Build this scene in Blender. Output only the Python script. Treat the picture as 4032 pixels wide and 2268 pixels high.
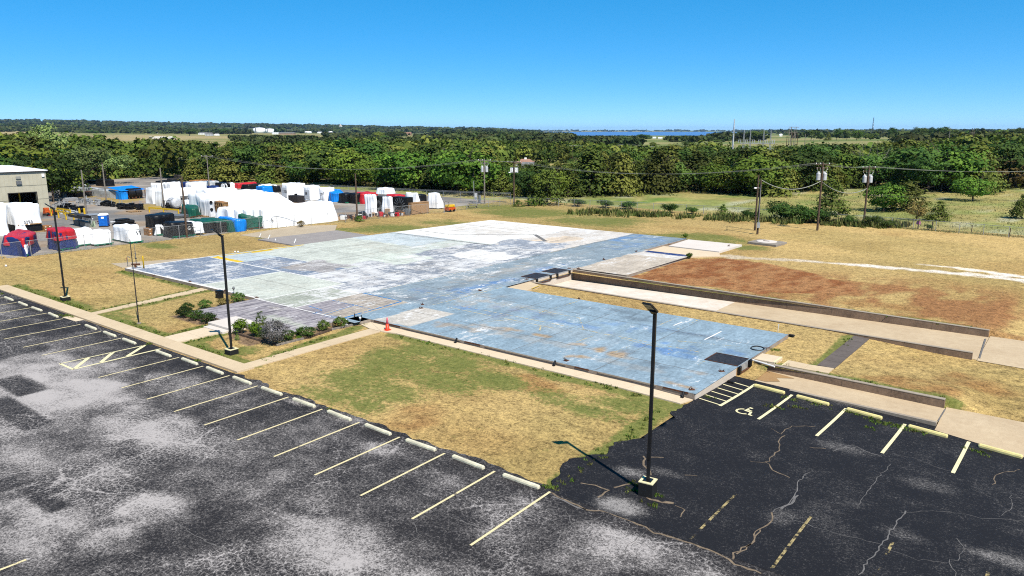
import bpy, bmesh, math, random
import numpy as np
from mathutils import Vector, Matrix
from mathutils.noise import noise as mnoise

for _o in list(bpy.data.objects):
    bpy.data.objects.remove(_o)
scene = bpy.context.scene
COL = scene.collection
R = math.radians

# ------------------------------------------------------------------ camera
# world axes follow the concrete slab: x along its front edge, y along its depth, origin = its near corner
CAM = Vector((15.388, -35.414, 14.0))
HEAD = 38.11          # degrees from +y, counter-clockwise
PITCH = 12.03         # degrees down
FOC = 2900.0          # focal length in photo pixels (photo 4032 x 2268)
cam_d = bpy.data.cameras.new("camera")
cam_d.sensor_width = 36.0
cam_d.lens = 36.0 * FOC / 4032.0
cam_d.clip_start = 0.5
cam_d.clip_end = 60000.0
cam_o = bpy.data.objects.new("camera", cam_d)
cam_o.location = CAM
cam_o.rotation_euler = (R(90 - PITCH), 0, R(HEAD))
COL.objects.link(cam_o)
scene.camera = cam_o

# ------------------------------------------------------------------ daylight
SUN_EL = 52.0
SUN_AZ = 112.8        # clockwise from +y
world = bpy.data.worlds.new("World")
scene.world = world
world.use_nodes = True
wn = world.node_tree
for n_ in list(wn.nodes):
    wn.nodes.remove(n_)
w_out = wn.nodes.new("ShaderNodeOutputWorld")
w_bg = wn.nodes.new("ShaderNodeBackground")
w_sky = wn.nodes.new("ShaderNodeTexSky")
w_sky.sky_type = 'NISHITA'
w_sky.sun_disc = False
w_sky.sun_elevation = R(SUN_EL)
w_sky.sun_rotation = R(SUN_AZ)
w_sky.altitude = 300
w_sky.air_density = 0.32
w_sky.dust_density = 0.0
w_sky.ozone_density = 6.0
w_hsv = wn.nodes.new("ShaderNodeHueSaturation")
w_hsv.inputs['Saturation'].default_value = 1.9
w_hsv.inputs['Hue'].default_value = 0.495
w_hsv.inputs['Value'].default_value = 2.35
w_gam = wn.nodes.new("ShaderNodeGamma")
w_gam.inputs[1].default_value = 0.46
w_bg.inputs['Strength'].default_value = 0.12
wn.links.new(w_sky.outputs[0], w_gam.inputs[0])
wn.links.new(w_gam.outputs[0], w_hsv.inputs['Color'])
wn.links.new(w_hsv.outputs[0], w_bg.inputs['Color'])
wn.links.new(w_bg.outputs[0], w_out.inputs['Surface'])

sun_d = bpy.data.lights.new("sun", 'SUN')
sun_d.energy = 5.0
sun_d.angle = R(0.53)
sun_d.color = (1.0, 0.94, 0.84)
sun_o = bpy.data.objects.new("sun", sun_d)
_az = R(SUN_AZ)
_to = Vector((math.sin(_az) * math.cos(R(SUN_EL)), math.cos(_az) * math.cos(R(SUN_EL)), math.sin(R(SUN_EL))))
sun_o.rotation_euler = _to.to_track_quat('Z', 'Y').to_euler()
sun_o.location = (60, -40, 80)
COL.objects.link(sun_o)

scene.view_settings.view_transform = 'Standard'
scene.view_settings.look = 'None'
scene.view_settings.exposure = 0.75
scene.view_settings.gamma = 1.0
scene.view_settings.use_curve_mapping = False
scene.cycles.use_denoising = False
scene.cycles.pixel_filter_type = 'BLACKMAN_HARRIS'
scene.cycles.filter_width = 1.1
scene.cycles.max_bounces = 5
scene.cycles.diffuse_bounces = 2
scene.cycles.glossy_bounces = 2
scene.cycles.transmission_bounces = 2
scene.cycles.transparent_max_bounces = 8
scene.cycles.volume_bounces = 0

# ------------------------------------------------------------------ survey: a photo pixel on a level gives a point
_cp, _sp = math.cos(R(PITCH)), math.sin(R(PITCH))
_U = (math.cos(R(HEAD)), -math.sin(R(HEAD)))
_V = (math.sin(R(HEAD)), math.cos(R(HEAD)))

def ray(px, py):
    a = (px - 2016.0) / FOC
    b = -(py - 1134.0) / FOC
    X, Y, Z = a, _cp + b * _sp, -_sp + b * _cp
    return X * _U[0] + Y * _U[1], X * _V[0] + Y * _V[1], Z

def P(px, py, z=0.0):
    d = ray(px, py)
    k = (z - CAM.z) / d[2]
    return Vector((CAM.x + d[0] * k, CAM.y + d[1] * k, z))

def Q(X, Y, z=0.0):
    """X metres to the side of and Y metres in front of the camera"""
    return Vector((CAM.x + X * _U[0] + Y * _U[1], CAM.y + X * _V[0] + Y * _V[1], z))

def QI(x, y):
    dx, dy = x - CAM.x, y - CAM.y
    return dx * _U[0] + dy * _V[0], dx * _U[1] + dy * _V[1]

def PX(p):
    X, Y = QI(p[0], p[1])
    Z = p[2] - CAM.z
    zc = Y * _cp - Z * _sp
    yc = Y * _sp + Z * _cp
    return 2016 + FOC * X / zc, 1134 - FOC * yc / zc

def HT(p, py):
    """height of the thing that stands at p and reaches photo row py"""
    X, Y = QI(p[0], p[1])
    b = -(py - 1134.0) / FOC
    return CAM.z + (-_sp + b * _cp) / (_cp + b * _sp) * Y - p[2]

def along(p, d, px):
    """walk from p in direction d until the photo column px"""
    lo, hi = 0.0, 80.0
    f0 = PX(p)[0] - px
    for _ in range(40):
        m = (lo + hi) / 2
        q = p + Vector(d) * m
        if (PX(q)[0] - px) * f0 > 0:
            lo = m
        else:
            hi = m
    return p + Vector(d) * lo

def za(x, y): return (x * .31056, 600 + y * .31056)
def zb(x, y): return (600 + x * .31056, 640 + y * .31056)
def zc(x, y): return (1300 + x * .31056, 600 + y * .31056)
def z1(x, y): return (x * .3882, 900 + y * .3882)
def z2(x, y): return (700 + x * .3882, 1000 + y * .3882)
def z3(x, y): return (1500 + x * .5452, 850 + y * .5452)
def z4(x, y): return (2000 + x * .3882, 900 + y * .3882)
def z5(x, y): return (2600 + x * .31056, 1150 + y * .31056)
def z6(x, y): return (3232 + x * .31056, 1200 + y * .31056)
def z7(x, y): return (2600 + x * .31056, 1450 + y * .31056)
def z8(x, y): return (x * .50466, 1100 + y * .50466)
def z9(x, y): return (2000 + x * .3882, 1740 + y * .3882)
def z10(x, y): return (2900 + x * .5989, 1400 + y * .5989)
def z11(x, y): return (1000 + x * .50466, 1540 + y * .50466)
def z12(x, y): return (2400 + x * .6335, 800 + y * .6335)
def z13(x, y): return (2800 + x * .276, 600 + y * .276)
def z14(x, y): return (3300 + x * .28416, 600 + y * .28416)
def z15(x, y): return (x * .50466, 1540 + y * .50466)
def zd(x, y): return (x * 1.5652, y * 1.5652)

# ------------------------------------------------------------------ numpy value noise
class VN:
    def __init__(s, seed):
        s.g = np.random.RandomState(seed).rand(256, 256)
    def __call__(s, x, y):
        x = np.asarray(x, float); y = np.asarray(y, float)
        xi = np.floor(x).astype(int); yi = np.floor(y).astype(int)
        fx = x - xi; fy = y - yi
        fx = fx * fx * (3 - 2 * fx); fy = fy * fy * (3 - 2 * fy)
        g = s.g
        a = g[xi & 255, yi & 255]; b = g[(xi + 1) & 255, yi & 255]
        c = g[xi & 255, (yi + 1) & 255]; d = g[(xi + 1) & 255, (yi + 1) & 255]
        return (a * (1 - fx) + b * fx) * (1 - fy) + (c * (1 - fx) + d * fx) * fy
    def fbm(s, x, y, o=4):
        t = 0; amp = .5; n = 0
        for i in range(o):
            t = t + amp * s(x * 2 ** i + 17 * i, y * 2 ** i + 31 * i); n += amp; amp *= .5
        return t / n
def sm(x): x = np.clip(x, 0, 1); return x * x * (3 - 2 * x)
VN1, VN2, VN3 = VN(1), VN(2), VN(3)

# ------------------------------------------------------------------ mesh building
class MB:
    def __init__(s): s.v = []; s.f = []
    def add(s, vs, fs):
        o = len(s.v); s.v += [tuple(v) for v in vs]; s.f += [tuple(i + o for i in f) for f in fs]; return s
    def box(s, x0, x1, y0, y1, z0, z1):
        return s.add([(x0, y0, z0), (x1, y0, z0), (x1, y1, z0), (x0, y1, z0), (x0, y0, z1), (x1, y0, z1), (x1, y1, z1), (x0, y1, z1)],
                     [(3, 2, 1, 0), (4, 5, 6, 7), (0, 1, 5, 4), (1, 2, 6, 5), (2, 3, 7, 6), (3, 0, 4, 7)])
    def prism(s, poly, z0, z1):
        n = len(poly)
        a = lambda z, i: z[i] if isinstance(z, (list, tuple)) else z
        vs = [(p[0], p[1], a(z0, i)) for i, p in enumerate(poly)] + [(p[0], p[1], a(z1, i)) for i, p in enumerate(poly)]
        fs = [tuple(range(n - 1, -1, -1)), tuple(range(n, 2 * n))]
        fs += [(i, (i + 1) % n, n + (i + 1) % n, n + i) for i in range(n)]
        return s.add(vs, fs)
    def hexa(s, b, t):
        return s.add(list(b) + list(t), [(3, 2, 1, 0), (4, 5, 6, 7), (0, 1, 5, 4), (1, 2, 6, 5), (2, 3, 7, 6), (3, 0, 4, 7)])
    def bar(s, p, q, w, h=None, up=(0, 0, 1)):
        h = w if h is None else h
        p, q = Vector(p), Vector(q); d = (q - p).normalized(); up = Vector(up)
        if abs(d.dot(up)) > .98: up = Vector((1, 0, 0))
        sd = d.cross(up).normalized(); u2 = sd.cross(d)
        c = [sd * (a * w / 2) + u2 * (b * h / 2) for a, b in ((-1, -1), (1, -1), (1, 1), (-1, 1))]
        return s.hexa([p + k for k in c], [q + k for k in c])
    def tube(s, p, q, r0, r1=None, n=8, cap=True):
        r1 = r0 if r1 is None else r1
        p, q = Vector(p), Vector(q); d = (q - p).normalized(); up = Vector((0, 0, 1))
        if abs(d.dot(up)) > .98: up = Vector((1, 0, 0))
        sd = d.cross(up).normalized(); u2 = sd.cross(d)
        vs = []
        for c, r in ((p, r0), (q, r1)):
            for i in range(n):
                a = 2 * math.pi * i / n
                vs.append(c + sd * (r * math.cos(a)) + u2 * (r * math.sin(a)))
        fs = [(i, (i + 1) % n, n + (i + 1) % n, n + i) for i in range(n)]
        if cap: fs += [tuple(range(n - 1, -1, -1)), tuple(range(n, 2 * n))]
        return s.add(vs, fs)
    def path(s, pts, r, n=5):
        pts = [Vector(p) for p in pts]; vs = []
        for k, p in enumerate(pts):
            d = (pts[min(k + 1, len(pts) - 1)] - pts[max(k - 1, 0)]).normalized(); up = Vector((0, 0, 1))
            if abs(d.dot(up)) > .98: up = Vector((1, 0, 0))
            sd = d.cross(up).normalized(); u2 = sd.cross(d)
            rr = r[k] if isinstance(r, (list, tuple)) else r
            for i in range(n):
                a = 2 * math.pi * i / n
                vs.append(p + sd * (rr * math.cos(a)) + u2 * (rr * math.sin(a)))
        fs = []
        for k in range(len(pts) - 1):
            fs += [(k * n + i, k * n + (i + 1) % n, (k + 1) * n + (i + 1) % n, (k + 1) * n + i) for i in range(n)]
        fs += [tuple(range(n - 1, -1, -1)), tuple(range((len(pts) - 1) * n, len(pts) * n))]
        return s.add(vs, fs)
    def lathe(s, prof, c=(0, 0, 0), n=16):
        vs = []; c = Vector(c)
        for r, z in prof:
            for i in range(n):
                a = 2 * math.pi * i / n
                vs.append((c.x + r * math.cos(a), c.y + r * math.sin(a), c.z + z))
        m = len(prof); fs = []
        for k in range(m - 1):
            fs += [(k * n + i, k * n + (i + 1) % n, (k + 1) * n + (i + 1) % n, (k + 1) * n + i) for i in range(n)]
        fs += [tuple(range(n - 1, -1, -1)), tuple(range((m - 1) * n, m * n))]
        return s.add(vs, fs)
    def build(s, name, mat=None, parent=None, smooth=False, loc=None, bevel=0):
        me = bpy.data.meshes.new(name); me.from_pydata(s.v, [], s.f); me.update()
        if mat is not None: me.materials.append(mat)
        if smooth: me.shade_smooth()
        o = link(name, me, parent, loc)
        if bevel:
            b = o.modifiers.new("bevel", 'BEVEL'); b.width = bevel; b.segments = 1; b.limit_method = 'ANGLE'
        return o

def link(name, me, parent=None, loc=None):
    o = bpy.data.objects.new(name, me); COL.objects.link(o)
    if parent is not None: o.parent = parent
    if loc is not None: o.location = loc
    return o
def tag(o, label=None, cat=None, group=None, kind=None):
    if label: o['label'] = label
    if cat: o['category'] = cat
    if group: o['group'] = group
    if kind: o['kind'] = kind
    return o
def thing(name, label, cat, loc=(0, 0, 0), rz=0.0, group=None):
    o = bpy.data.objects.new(name, None); COL.objects.link(o)
    o.empty_display_size = .3
    o.location = loc; o.rotation_euler = (0, 0, rz)
    return tag(o, label, cat, group)
def copy_tree(o, parent=None):
    c = o.copy(); COL.objects.link(c); c.parent = parent
    for ch in list(o.children): copy_tree(ch, c)
    return c
def np_mesh(name, V, F, mat, parent=None, smooth=False, attrs=None, kind=None):
    """V (n,3), F (m,4) numpy"""
    V = np.asarray(V, np.float32); F = np.asarray(F, np.int32)
    me = bpy.data.meshes.new(name)
    me.vertices.add(len(V)); me.vertices.foreach_set('co', V.ravel())
    k = F.shape[1]
    me.loops.add(F.size); me.loops.foreach_set('vertex_index', F.ravel())
    me.polygons.add(len(F)); me.polygons.foreach_set('loop_start', np.arange(0, F.size, k, dtype=np.int32))
    me.polygons.foreach_set('loop_total', np.full(len(F), k, np.int32))
    for nm, a in (attrs or {}).items():
        a = np.asarray(a, np.float32)
        if a.ndim == 2:
            at = me.attributes.new(nm, 'FLOAT_COLOR', 'POINT')
            at.data.foreach_set('color', np.c_[a, np.ones(len(a), np.float32)].astype(np.float32).ravel())
        else:
            at = me.attributes.new(nm, 'FLOAT', 'POINT'); at.data.foreach_set('value', a)
    if mat is not None: me.materials.append(mat)
    me.update(calc_edges=True); me.validate()
    if smooth: me.shade_smooth()
    o = link(name, me, parent)
    if kind: o['kind'] = kind
    return o
def grid_faces(nx, ny, off=0):
    i = np.arange(nx - 1)[:, None]; j = np.arange(ny - 1)[None, :]
    a = (i * ny + j).ravel() + off
    return np.c_[a, a + ny, a + ny + 1, a + 1]
TEXT = {}
def _letters(*strings):
    for s in strings:
        cu = bpy.data.curves.new('lettering', 'FONT'); cu.body = s; cu.size = 1.0; cu.offset = .012
        t = bpy.data.objects.new('lettering', cu); COL.objects.link(t)
        TEXT[s] = bpy.data.meshes.new_from_object(t.evaluated_get(bpy.context.evaluated_depsgraph_get())); TEXT[s].materials.clear()
        bpy.data.objects.remove(t); bpy.data.curves.remove(cu)
_letters('1325A', '463', 'GC4', '74', '1325', 'A', '38', '7P')
def text_mesh(name, s, size, mat, parent, loc, rot):
    me = TEXT[s].copy(); me.materials.append(mat)
    o = link(name, me, parent, loc); o.rotation_euler = rot; o.scale = (size, size, size)
    return o

# ------------------------------------------------------------------ materials
ALBEDO = .73      # photo tones to surface reflectance at this exposure
class G:
    def __init__(s, name):
        s.m = bpy.data.materials.new(name); s.m.use_nodes = True
        s.t = s.m.node_tree; s.b = s.t.nodes['Principled BSDF']; s.out = s.t.nodes['Material Output']
        s.b.inputs['Roughness'].default_value = .85
        s.b.inputs['Specular IOR Level'].default_value = .25
    def n(s, ty, **kw):
        nd = s.t.nodes.new(ty)
        for k, v in kw.items():
            if k.startswith('_'): setattr(nd, k[1:], v)
            else: s.put(nd.inputs[int(k[1:]) if k[0] == 'i' and k[1:].isdigit() else k.replace('__', ' ')], v)
        return nd
    def put(s, sock, v):
        if isinstance(v, bpy.types.NodeSocket): s.t.links.new(v, sock)
        elif isinstance(v, bpy.types.Node): s.t.links.new(v.outputs[0], sock)
        else:
            if isinstance(v, tuple) and len(v) == 3 and sock.type == 'RGBA': v = v + (1,)
            sock.default_value = v
    def pos(s): return s.n('ShaderNodeNewGeometry').outputs['Position']
    def map(s, vec, scale):
        return s.n('ShaderNodeMapping', Vector=vec, Scale=scale).outputs[0]
    def noise(s, vec, scale, detail=4, rough=.6, dist=0.0):
        return s.n('ShaderNodeTexNoise', Vector=vec, Scale=scale, Detail=detail, Roughness=rough, Distortion=dist).outputs['Fac']
    def ramp(s, f, *st):
        nd = s.n('ShaderNodeValToRGB', Fac=f); e = nd.color_ramp.elements
        while len(e) < len(st): e.new(.5)
        for k, (p, c) in enumerate(st):
            e[k].position = p; e[k].color = (c, c, c, 1) if not isinstance(c, tuple) else c + (1,)
        return nd.outputs[0]
    def mix(s, f, a, b, mode='MIX'):
        nd = s.n('ShaderNodeMix', _data_type='RGBA', _blend_type=mode)
        s.put(nd.inputs[0], f); s.put(nd.inputs[6], a); s.put(nd.inputs[7], b)
        return nd.outputs[2]
    def math(s, op, a, b=0.0, c=0.0):
        nd = s.n('ShaderNodeMath', _operation=op); s.put(nd.inputs[0], a); s.put(nd.inputs[1], b); s.put(nd.inputs[2], c)
        return nd.outputs[0]
    def attr(s, nm, col=False):
        nd = s.n('ShaderNodeAttribute', _attribute_name=nm)
        return nd.outputs['Color'] if col else nd.outputs['Fac']
    def color(s, c, raw=False):
        if not raw: c = tuple(k * ALBEDO for k in c) if isinstance(c, tuple) else s.mix(1.0, c, (ALBEDO,) * 3, 'MULTIPLY')
        s.put(s.b.inputs['Base Color'], c); return s
    def rough(s, v): s.put(s.b.inputs['Roughness'], v); return s
    def spec(s, v): s.b.inputs['Specular IOR Level'].default_value = v; return s
    def bump(s, h, strength=.4, dist=.05):
        nd = s.n('ShaderNodeBump', Height=h, Strength=strength, Distance=dist)
        s.put(s.b.inputs['Normal'], nd.outputs[0]); return s

def simple(name, c, rough=.7, var=.25, scale=2.0, metal=0.0, spec=.3, bump=0.0, c2=None, raw=False):
    """a paint or a raw material with dirt and tone variation of its own"""
    g = G(name); p = g.n('ShaderNodeTexCoord').outputs['Object']
    n1 = g.noise(p, scale, 5, .65)
    n2 = g.noise(p, scale * 9, 3, .6)
    f = g.math('ADD', g.math('MULTIPLY', n1, .7), g.math('MULTIPLY', n2, .3))
    d = c2 if c2 else tuple(max(0, k * (1 - 1.6 * var)) for k in c)
    l = tuple(min(1, k * (1 + .5 * var)) for k in c)
    g.color(g.ramp(f, (.32, d), (.62, l)), raw)
    g.rough(rough).spec(spec); g.b.inputs['Metallic'].default_value = metal
    if bump: g.bump(f, bump, .05)
    return g.m

M = {}
M['wrap'] = simple('white_shrink_wrap', (.80, .81, .82), .38, .05, .6, spec=.35, bump=.3, raw=True)
M['wrap2'] = simple('grey_and_shaded_wrap', (.66, .68, .71), .42, .10, .8, spec=.35, bump=.3)  # grey film, also the painted shade of white units' end faces
M['clearwrap'] = simple('cloudy_wrap', (.55, .58, .60), .3, .3, 1.2, spec=.5, bump=.3)
M['red'] = simple('red_tarp', (.55, .02, .03), .5, .25, 1.2, bump=.5)
M['navy'] = simple('navy_tarp', (.012, .028, .14), .5, .35, 1.2, bump=.5)
M['blue'] = simple('bright_blue_tarp', (.008, .24, .78), .42, .2, 1.0, bump=.5)
M['green'] = simple('green_tarp', (.008, .095, .062), .5, .3, 1.2, bump=.5)
M['black'] = simple('black_tarp', (.008, .008, .010), .45, .4, 1.2, bump=.5, spec=.25)
M['blackm'] = simple('black_machinery', (.007, .007, .008), .5, .5, 3, spec=.3)
M['greenm'] = simple('green_machine_paint', (.01, .16, .09), .5, .3, 3)
M['greym'] = simple('grey_machinery', (.16, .17, .18), .55, .35, 4)
M['steel'] = simple('galvanised_steel', (.42, .43, .44), .45, .25, 3, metal=.3)
M['lsteel'] = simple('pale_steel', (.60, .61, .63), .45, .2, 2.5, metal=.15)
M['wood'] = simple('pallet_wood', (.42, .26, .12), .85, .35, 4)
M['crate'] = simple('brown_crate_wood', (.36, .17, .055), .8, .35, 3)
M['osb'] = simple('strand_board', (.40, .24, .12), .85, .35, 7)
M['yellow'] = simple('yellow_paint', (.72, .46, .02), .5, .2, 3)
M['orange'] = simple('orange_paint', (.62, .10, .015), .5, .25, 3)
M['cone'] = simple('orange_cone_plastic', (.85, .06, .02), .45, .1, 3)
M['conetop'] = simple('faded_pink_cone_plastic', (.85, .12, .22), .45, .1, 3)
M['bluep'] = simple('blue_plastic', (.004, .13, .55), .4, .15, 2, spec=.4)
M['white'] = simple('white_paint', (.80, .80, .78), .5, .08, 2, raw=True)
M['pole_black'] = simple('black_pole_paint', (.010, .010, .011), .4, .3, 3, spec=.4)
M['pole_brown'] = simple('weathered_pole_wood', (.115, .075, .05), .9, .45, 3)
M['pole_grey'] = simple('grey_pole_wood', (.24, .21, .18), .9, .4, 3)
M['wire'] = simple('grey_cable', (.30, .31, .27), .6, .1, 1)
M['wire_dark'] = simple('dark_cable', (.05, .05, .05), .6, .1, 1)
M['dark_concrete'] = simple('dark_paint_on_concrete', (.012, .012, .012), .7, .3, 3)
M['cream'] = simple('cream_yellow_paint', (.80, .72, .42), .7, .12, 2.5)
M['rust'] = simple('rusty_iron', (.12, .045, .02), .9, .5, 6)
M['purple'] = simple('purple_plastic', (.33, .04, .24), .5, .15, 4)
M['pvc'] = simple('white_plastic_pipe', (.85, .85, .83), .4, .05, 2)
M['scrawl'] = simple('black_marker', (.02, .02, .025), .6, .1, 2)
M['chalk'] = simple('white_marker', (.75, .75, .75), .6, .1, 2)
M['dsteel'] = simple('dark_steel', (.035, .03, .03), .6, .5, 5)  # dark steel in its own colour
M['glass'] = simple('lamp_lens', (.30, .30, .27), .2, .1, 4, spec=.6)
M['tanbox'] = simple('cardboard_and_scrap', (.45, .30, .18), .85, .4, 4)
M['tin'] = simple('white_roof_metal', (.80, .81, .82), .35, .05, .6, raw=True)
M['brickroof'] = simple('terracotta_roof', (.36, .20, .14), .85, .25, 3)
M['greyroof'] = simple('grey_roof', (.20, .20, .20), .8, .3, 3)
M['tan_wall'] = simple('tan_siding', (.50, .47, .36), .6, .10, .8)
M['tan_rib'] = simple('tan_siding_seam', (.33, .31, .24), .6, .1, .8)
M['void'] = simple('unlit_interior', (.012, .011, .010), .9, .3, 1)  # near-black colour carries the shade inside the shed
# ================================================================== GROUND HEIGHTS
def zR(s, t):
    s = np.asarray(s, float); t = np.asarray(t, float)
    return -(.27 * sm((t + 4) / 9) + .030 * np.clip(s, 0, 22) * sm((t + 12) / 11))
def zL(s, t):
    """lawn level"""
    s = np.asarray(s, float); t = np.asarray(t, float)
    near = zR(0, t) * sm((s + 3.5) / 3.5) * (t < 7.9)
    strip = -.42 * sm((s - 1) / 10) * sm((t - 8) / 10) * (t >= 7.9) * (t < 19.3)
    far = -.42 * sm((s - 10.2) / 3.2) * (t >= 7.9) * (1 - sm((t - 30) / 25))
    return near + np.minimum(strip, far)

# ------------------------------------------------------------------ far terrain: rows of the photo at set distances
T_COL = np.array([-900, 0, 1000, 1800, 2200, 2700, 3200, 4032, 5000.])
T_DEP = np.array([120, 260, 420, 700, 1200, 2000, 2600, 3300, 5000, 7000, 11000, 14500, 16500, 24000.])
T_Z = np.array([  # one line per distance
    [0, 0, 0, 0, 0, 0, 0, 0, 0],
    [0, 0, 0, 0, 0, 0, 0, 0, 0],
    [0, 0, 0, 0, 0, 0, 1, 2.6, 3.5],
    [2, 2, 1.5, 1, .5, 1, 3.4, 6.2, 8],
    [3, 2.8, 1.5, .8, .5, 1.2, 2, 6, 9],
    [9, 8.5, 2.8, .5, .2, .4, .4, 4.5, 8],
    [15, 14, 4.6, 1, -.6, -.6, .5, 4, 7],
    [26, 24, 6, 2.6, -3, -3, .6, 4, 7],
    [60, 55, 27, 12, -3, -3, 1.5, 5, 7],
    [112, 106, 67, 33, -3, -3, 4, 6.5, 8],
    [150, 140, 88, 45, -3, -3, 9, 10, 10],
    [150, 140, 90, 45, -3, -3, 14, 14, 14],
    [150, 140, 90, 45, 22, 23, 24, 24, 24],
    [150, 140, 90, 45, 22, 23, 24, 24, 24]], float)
def terrain_z(X, Y):
    """X, Y in camera plan coordinates"""
    col = 2016 + FOC * X / np.maximum(Y, 60)
    ci = np.clip(np.searchsorted(T_COL, col) - 1, 0, len(T_COL) - 2)
    cf = sm((col - T_COL[ci]) / (T_COL[ci + 1] - T_COL[ci]))
    d = np.clip(Y, T_DEP[0], T_DEP[-1])
    di = np.clip(np.searchsorted(T_DEP, d) - 1, 0, len(T_DEP) - 2)
    df = (d - T_DEP[di]) / (T_DEP[di + 1] - T_DEP[di])
    za_ = T_Z[di, ci] * (1 - cf) + T_Z[di, ci + 1] * cf
    zb_ = T_Z[di + 1, ci] * (1 - cf) + T_Z[di + 1, ci + 1] * cf
    z = za_ * (1 - df) + zb_ * df
    z = z + (VN1.fbm(X / 300., Y / 300., 3) - .5) * np.clip((Y - 500) / 1500., 0, 1) * 3 * (z > 1.5)
    return z
def terr(x, y):
    X, Y = QI(x, y)
    return float(terrain_z(np.array([X]), np.array([Y]))[0])

def lerp3(a, b, f): return a * (1 - f[..., None]) + b * f[..., None]
C_ = lambda *c: np.array(c, float)
DRY, DRY2, OLIVE, GRN, DIRT, PALE = C_(.425, .30, .122), C_(.33, .215, .082), C_(.26, .205, .075), C_(.075, .125, .022), C_(.30, .115, .040), C_(.55, .50, .42)

# ------------------------------------------------------------------ terrain sheet
def build_terrain():
    ncol, cols = 220, None
    colpx = np.concatenate([np.linspace(-9000, -900, 30, endpoint=False), np.linspace(-900, 5000, 160), np.linspace(5050, 13000, 30)])
    dep = np.concatenate([np.array([-400, -200, -80., 5., 40., 70., 90.]), np.geomspace(105, 24000, 190)])
    CP, D = np.meshgrid(colpx, dep, indexing='ij')
    X = (CP - 2016) / FOC * np.maximum(D, 70.); Y = D
    wx = CAM.x + X * _U[0] + Y * _U[1]; wy = CAM.y + X * _V[0] + Y * _V[1]
    Z = terrain_z(X, np.maximum(Y, 60)) - .05
    inside = (wx > -76) & (wx < 52) & (wy > -48) & (wy < 82)
    Z = np.where(inside, -2.6, Z)
    yard = (wx <= -76) & (wx > -200) & (wy > -60) & (wy < 80)
    Z = np.where(yard, np.minimum(Z, -.12), Z)
    # colour of what grows there
    n1 = VN1.fbm(wx / 9., wy / 9., 4); n2 = VN2.fbm(wx / 30., wy / 30., 4); n3 = VN3.fbm(wx / 3.5, wy / 3.5, 3)
    mead = lerp3(C_(.36, .30, .11), C_(.235, .255, .075), sm((n1 - .38) * 4))
    mead = lerp3(mead, C_(.11, .19, .035), sm((n2 - .55) * 5) * sm((n3 - .3) * 3))
    mead = lerp3(mead, C_(.52, .52, .40), sm((VN2.fbm(wx / 5. + 9, wy / 5., 4) - .60) * 6) * (D < 230) * .55)
    row = PXrow(X, Y, Z)
    far = np.clip((D - 380) / 300., 0, 1)
    fld = VN3.fbm(CP / 420. + 3, np.log(np.maximum(D, 60)) * 5.5, 2)
    tanf = lerp3(C_(.36, .285, .135), C_(.22, .215, .075), sm((fld - .40) * 6))
    grf = lerp3(C_(.155, .185, .055), C_(.27, .25, .10), sm((fld - .45) * 6))
    fcol = lerp3(tanf, grf, sm((CP - 1900) / 700.))
    wood = C_(.045, .070, .022)
    fcol = lerp3(fcol, np.broadcast_to(wood, fcol.shape), sm((D - 2600) / 900.) * sm((2300 - CP) / 500.) * .85)
    col = lerp3(mead, fcol, far)
    V = np.c_[wx.ravel(), wy.ravel(), Z.ravel()]
    g = G('meadow_and_fields'); p = g.pos()
    a = g.noise(p, .9, 6, .75); b = g.noise(p, .08, 5, .7)
    f = g.math('ADD', g.math('MULTIPLY', a, .6), g.math('MULTIPLY', b, .4))
    g.color(g.mix(1.0, g.attr('Col', True), g.ramp(f, (.30, .45), (.66, 1.45)), 'MULTIPLY')).rough(.95).spec(.1)
    g.bump(a, .6, .3)
    o = np_mesh('terrain', V, grid_faces(len(colpx), len(dep)), g.m, smooth=True, attrs={'Col': col.reshape(-1, 3)}, kind='structure')
    return o
def PXrow(X, Y, Z):
    zz = Z - CAM.z
    zc_ = Y * _cp - zz * _sp
    return 1134 - FOC * (Y * _sp + zz * _cp) / np.maximum(zc_, 1)
build_terrain()

# ------------------------------------------------------------------ lake beyond the hills
def build_lake():
    g = G('lake_water'); p = g.pos()
    g.color((.055, .15, .34), True).rough(.5).spec(.25)
    g.bump(g.noise(p, .05, 3, .5), .2, 1.0)
    V = []; cols = np.linspace(1950, 3000, 40); deps = np.geomspace(2350, 15600, 30)
    for c in cols:
        for d in deps:
            q = Q((c - 2016) / FOC * d, d, -.5); V.append(tuple(q))
    np_mesh('lake', np.array(V), grid_faces(40, 30), g.m, kind='structure')
build_lake()

# ------------------------------------------------------------------ lawn
def seg_d(x, y, a, b):
    ax, ay = a[0], a[1]; bx, by = b[0] - ax, b[1] - ay
    k = np.clip(((x - ax) * bx + (y - ay) * by) / (bx * bx + by * by), 0, 1)
    return np.hypot(x - ax - k * bx, y - ay - k * by)
def pl_d(x, y, pts):
    d = 1e9
    for i in range(len(pts) - 1): d = np.minimum(d, seg_d(x, y, pts[i], pts[i + 1]))
    return d
def in_poly(x, y, poly):
    r = np.zeros(x.shape, bool); n = len(poly)
    for i in range(n):
        (x0, y0), (x1, y1) = poly[i][:2], poly[(i + 1) % n][:2]
        c = ((y0 > y) != (y1 > y)) & (x < (x1 - x0) * (y - y0) / ((y1 - y0) or 1e-9) + x0)
        r ^= c
    return r

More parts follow.
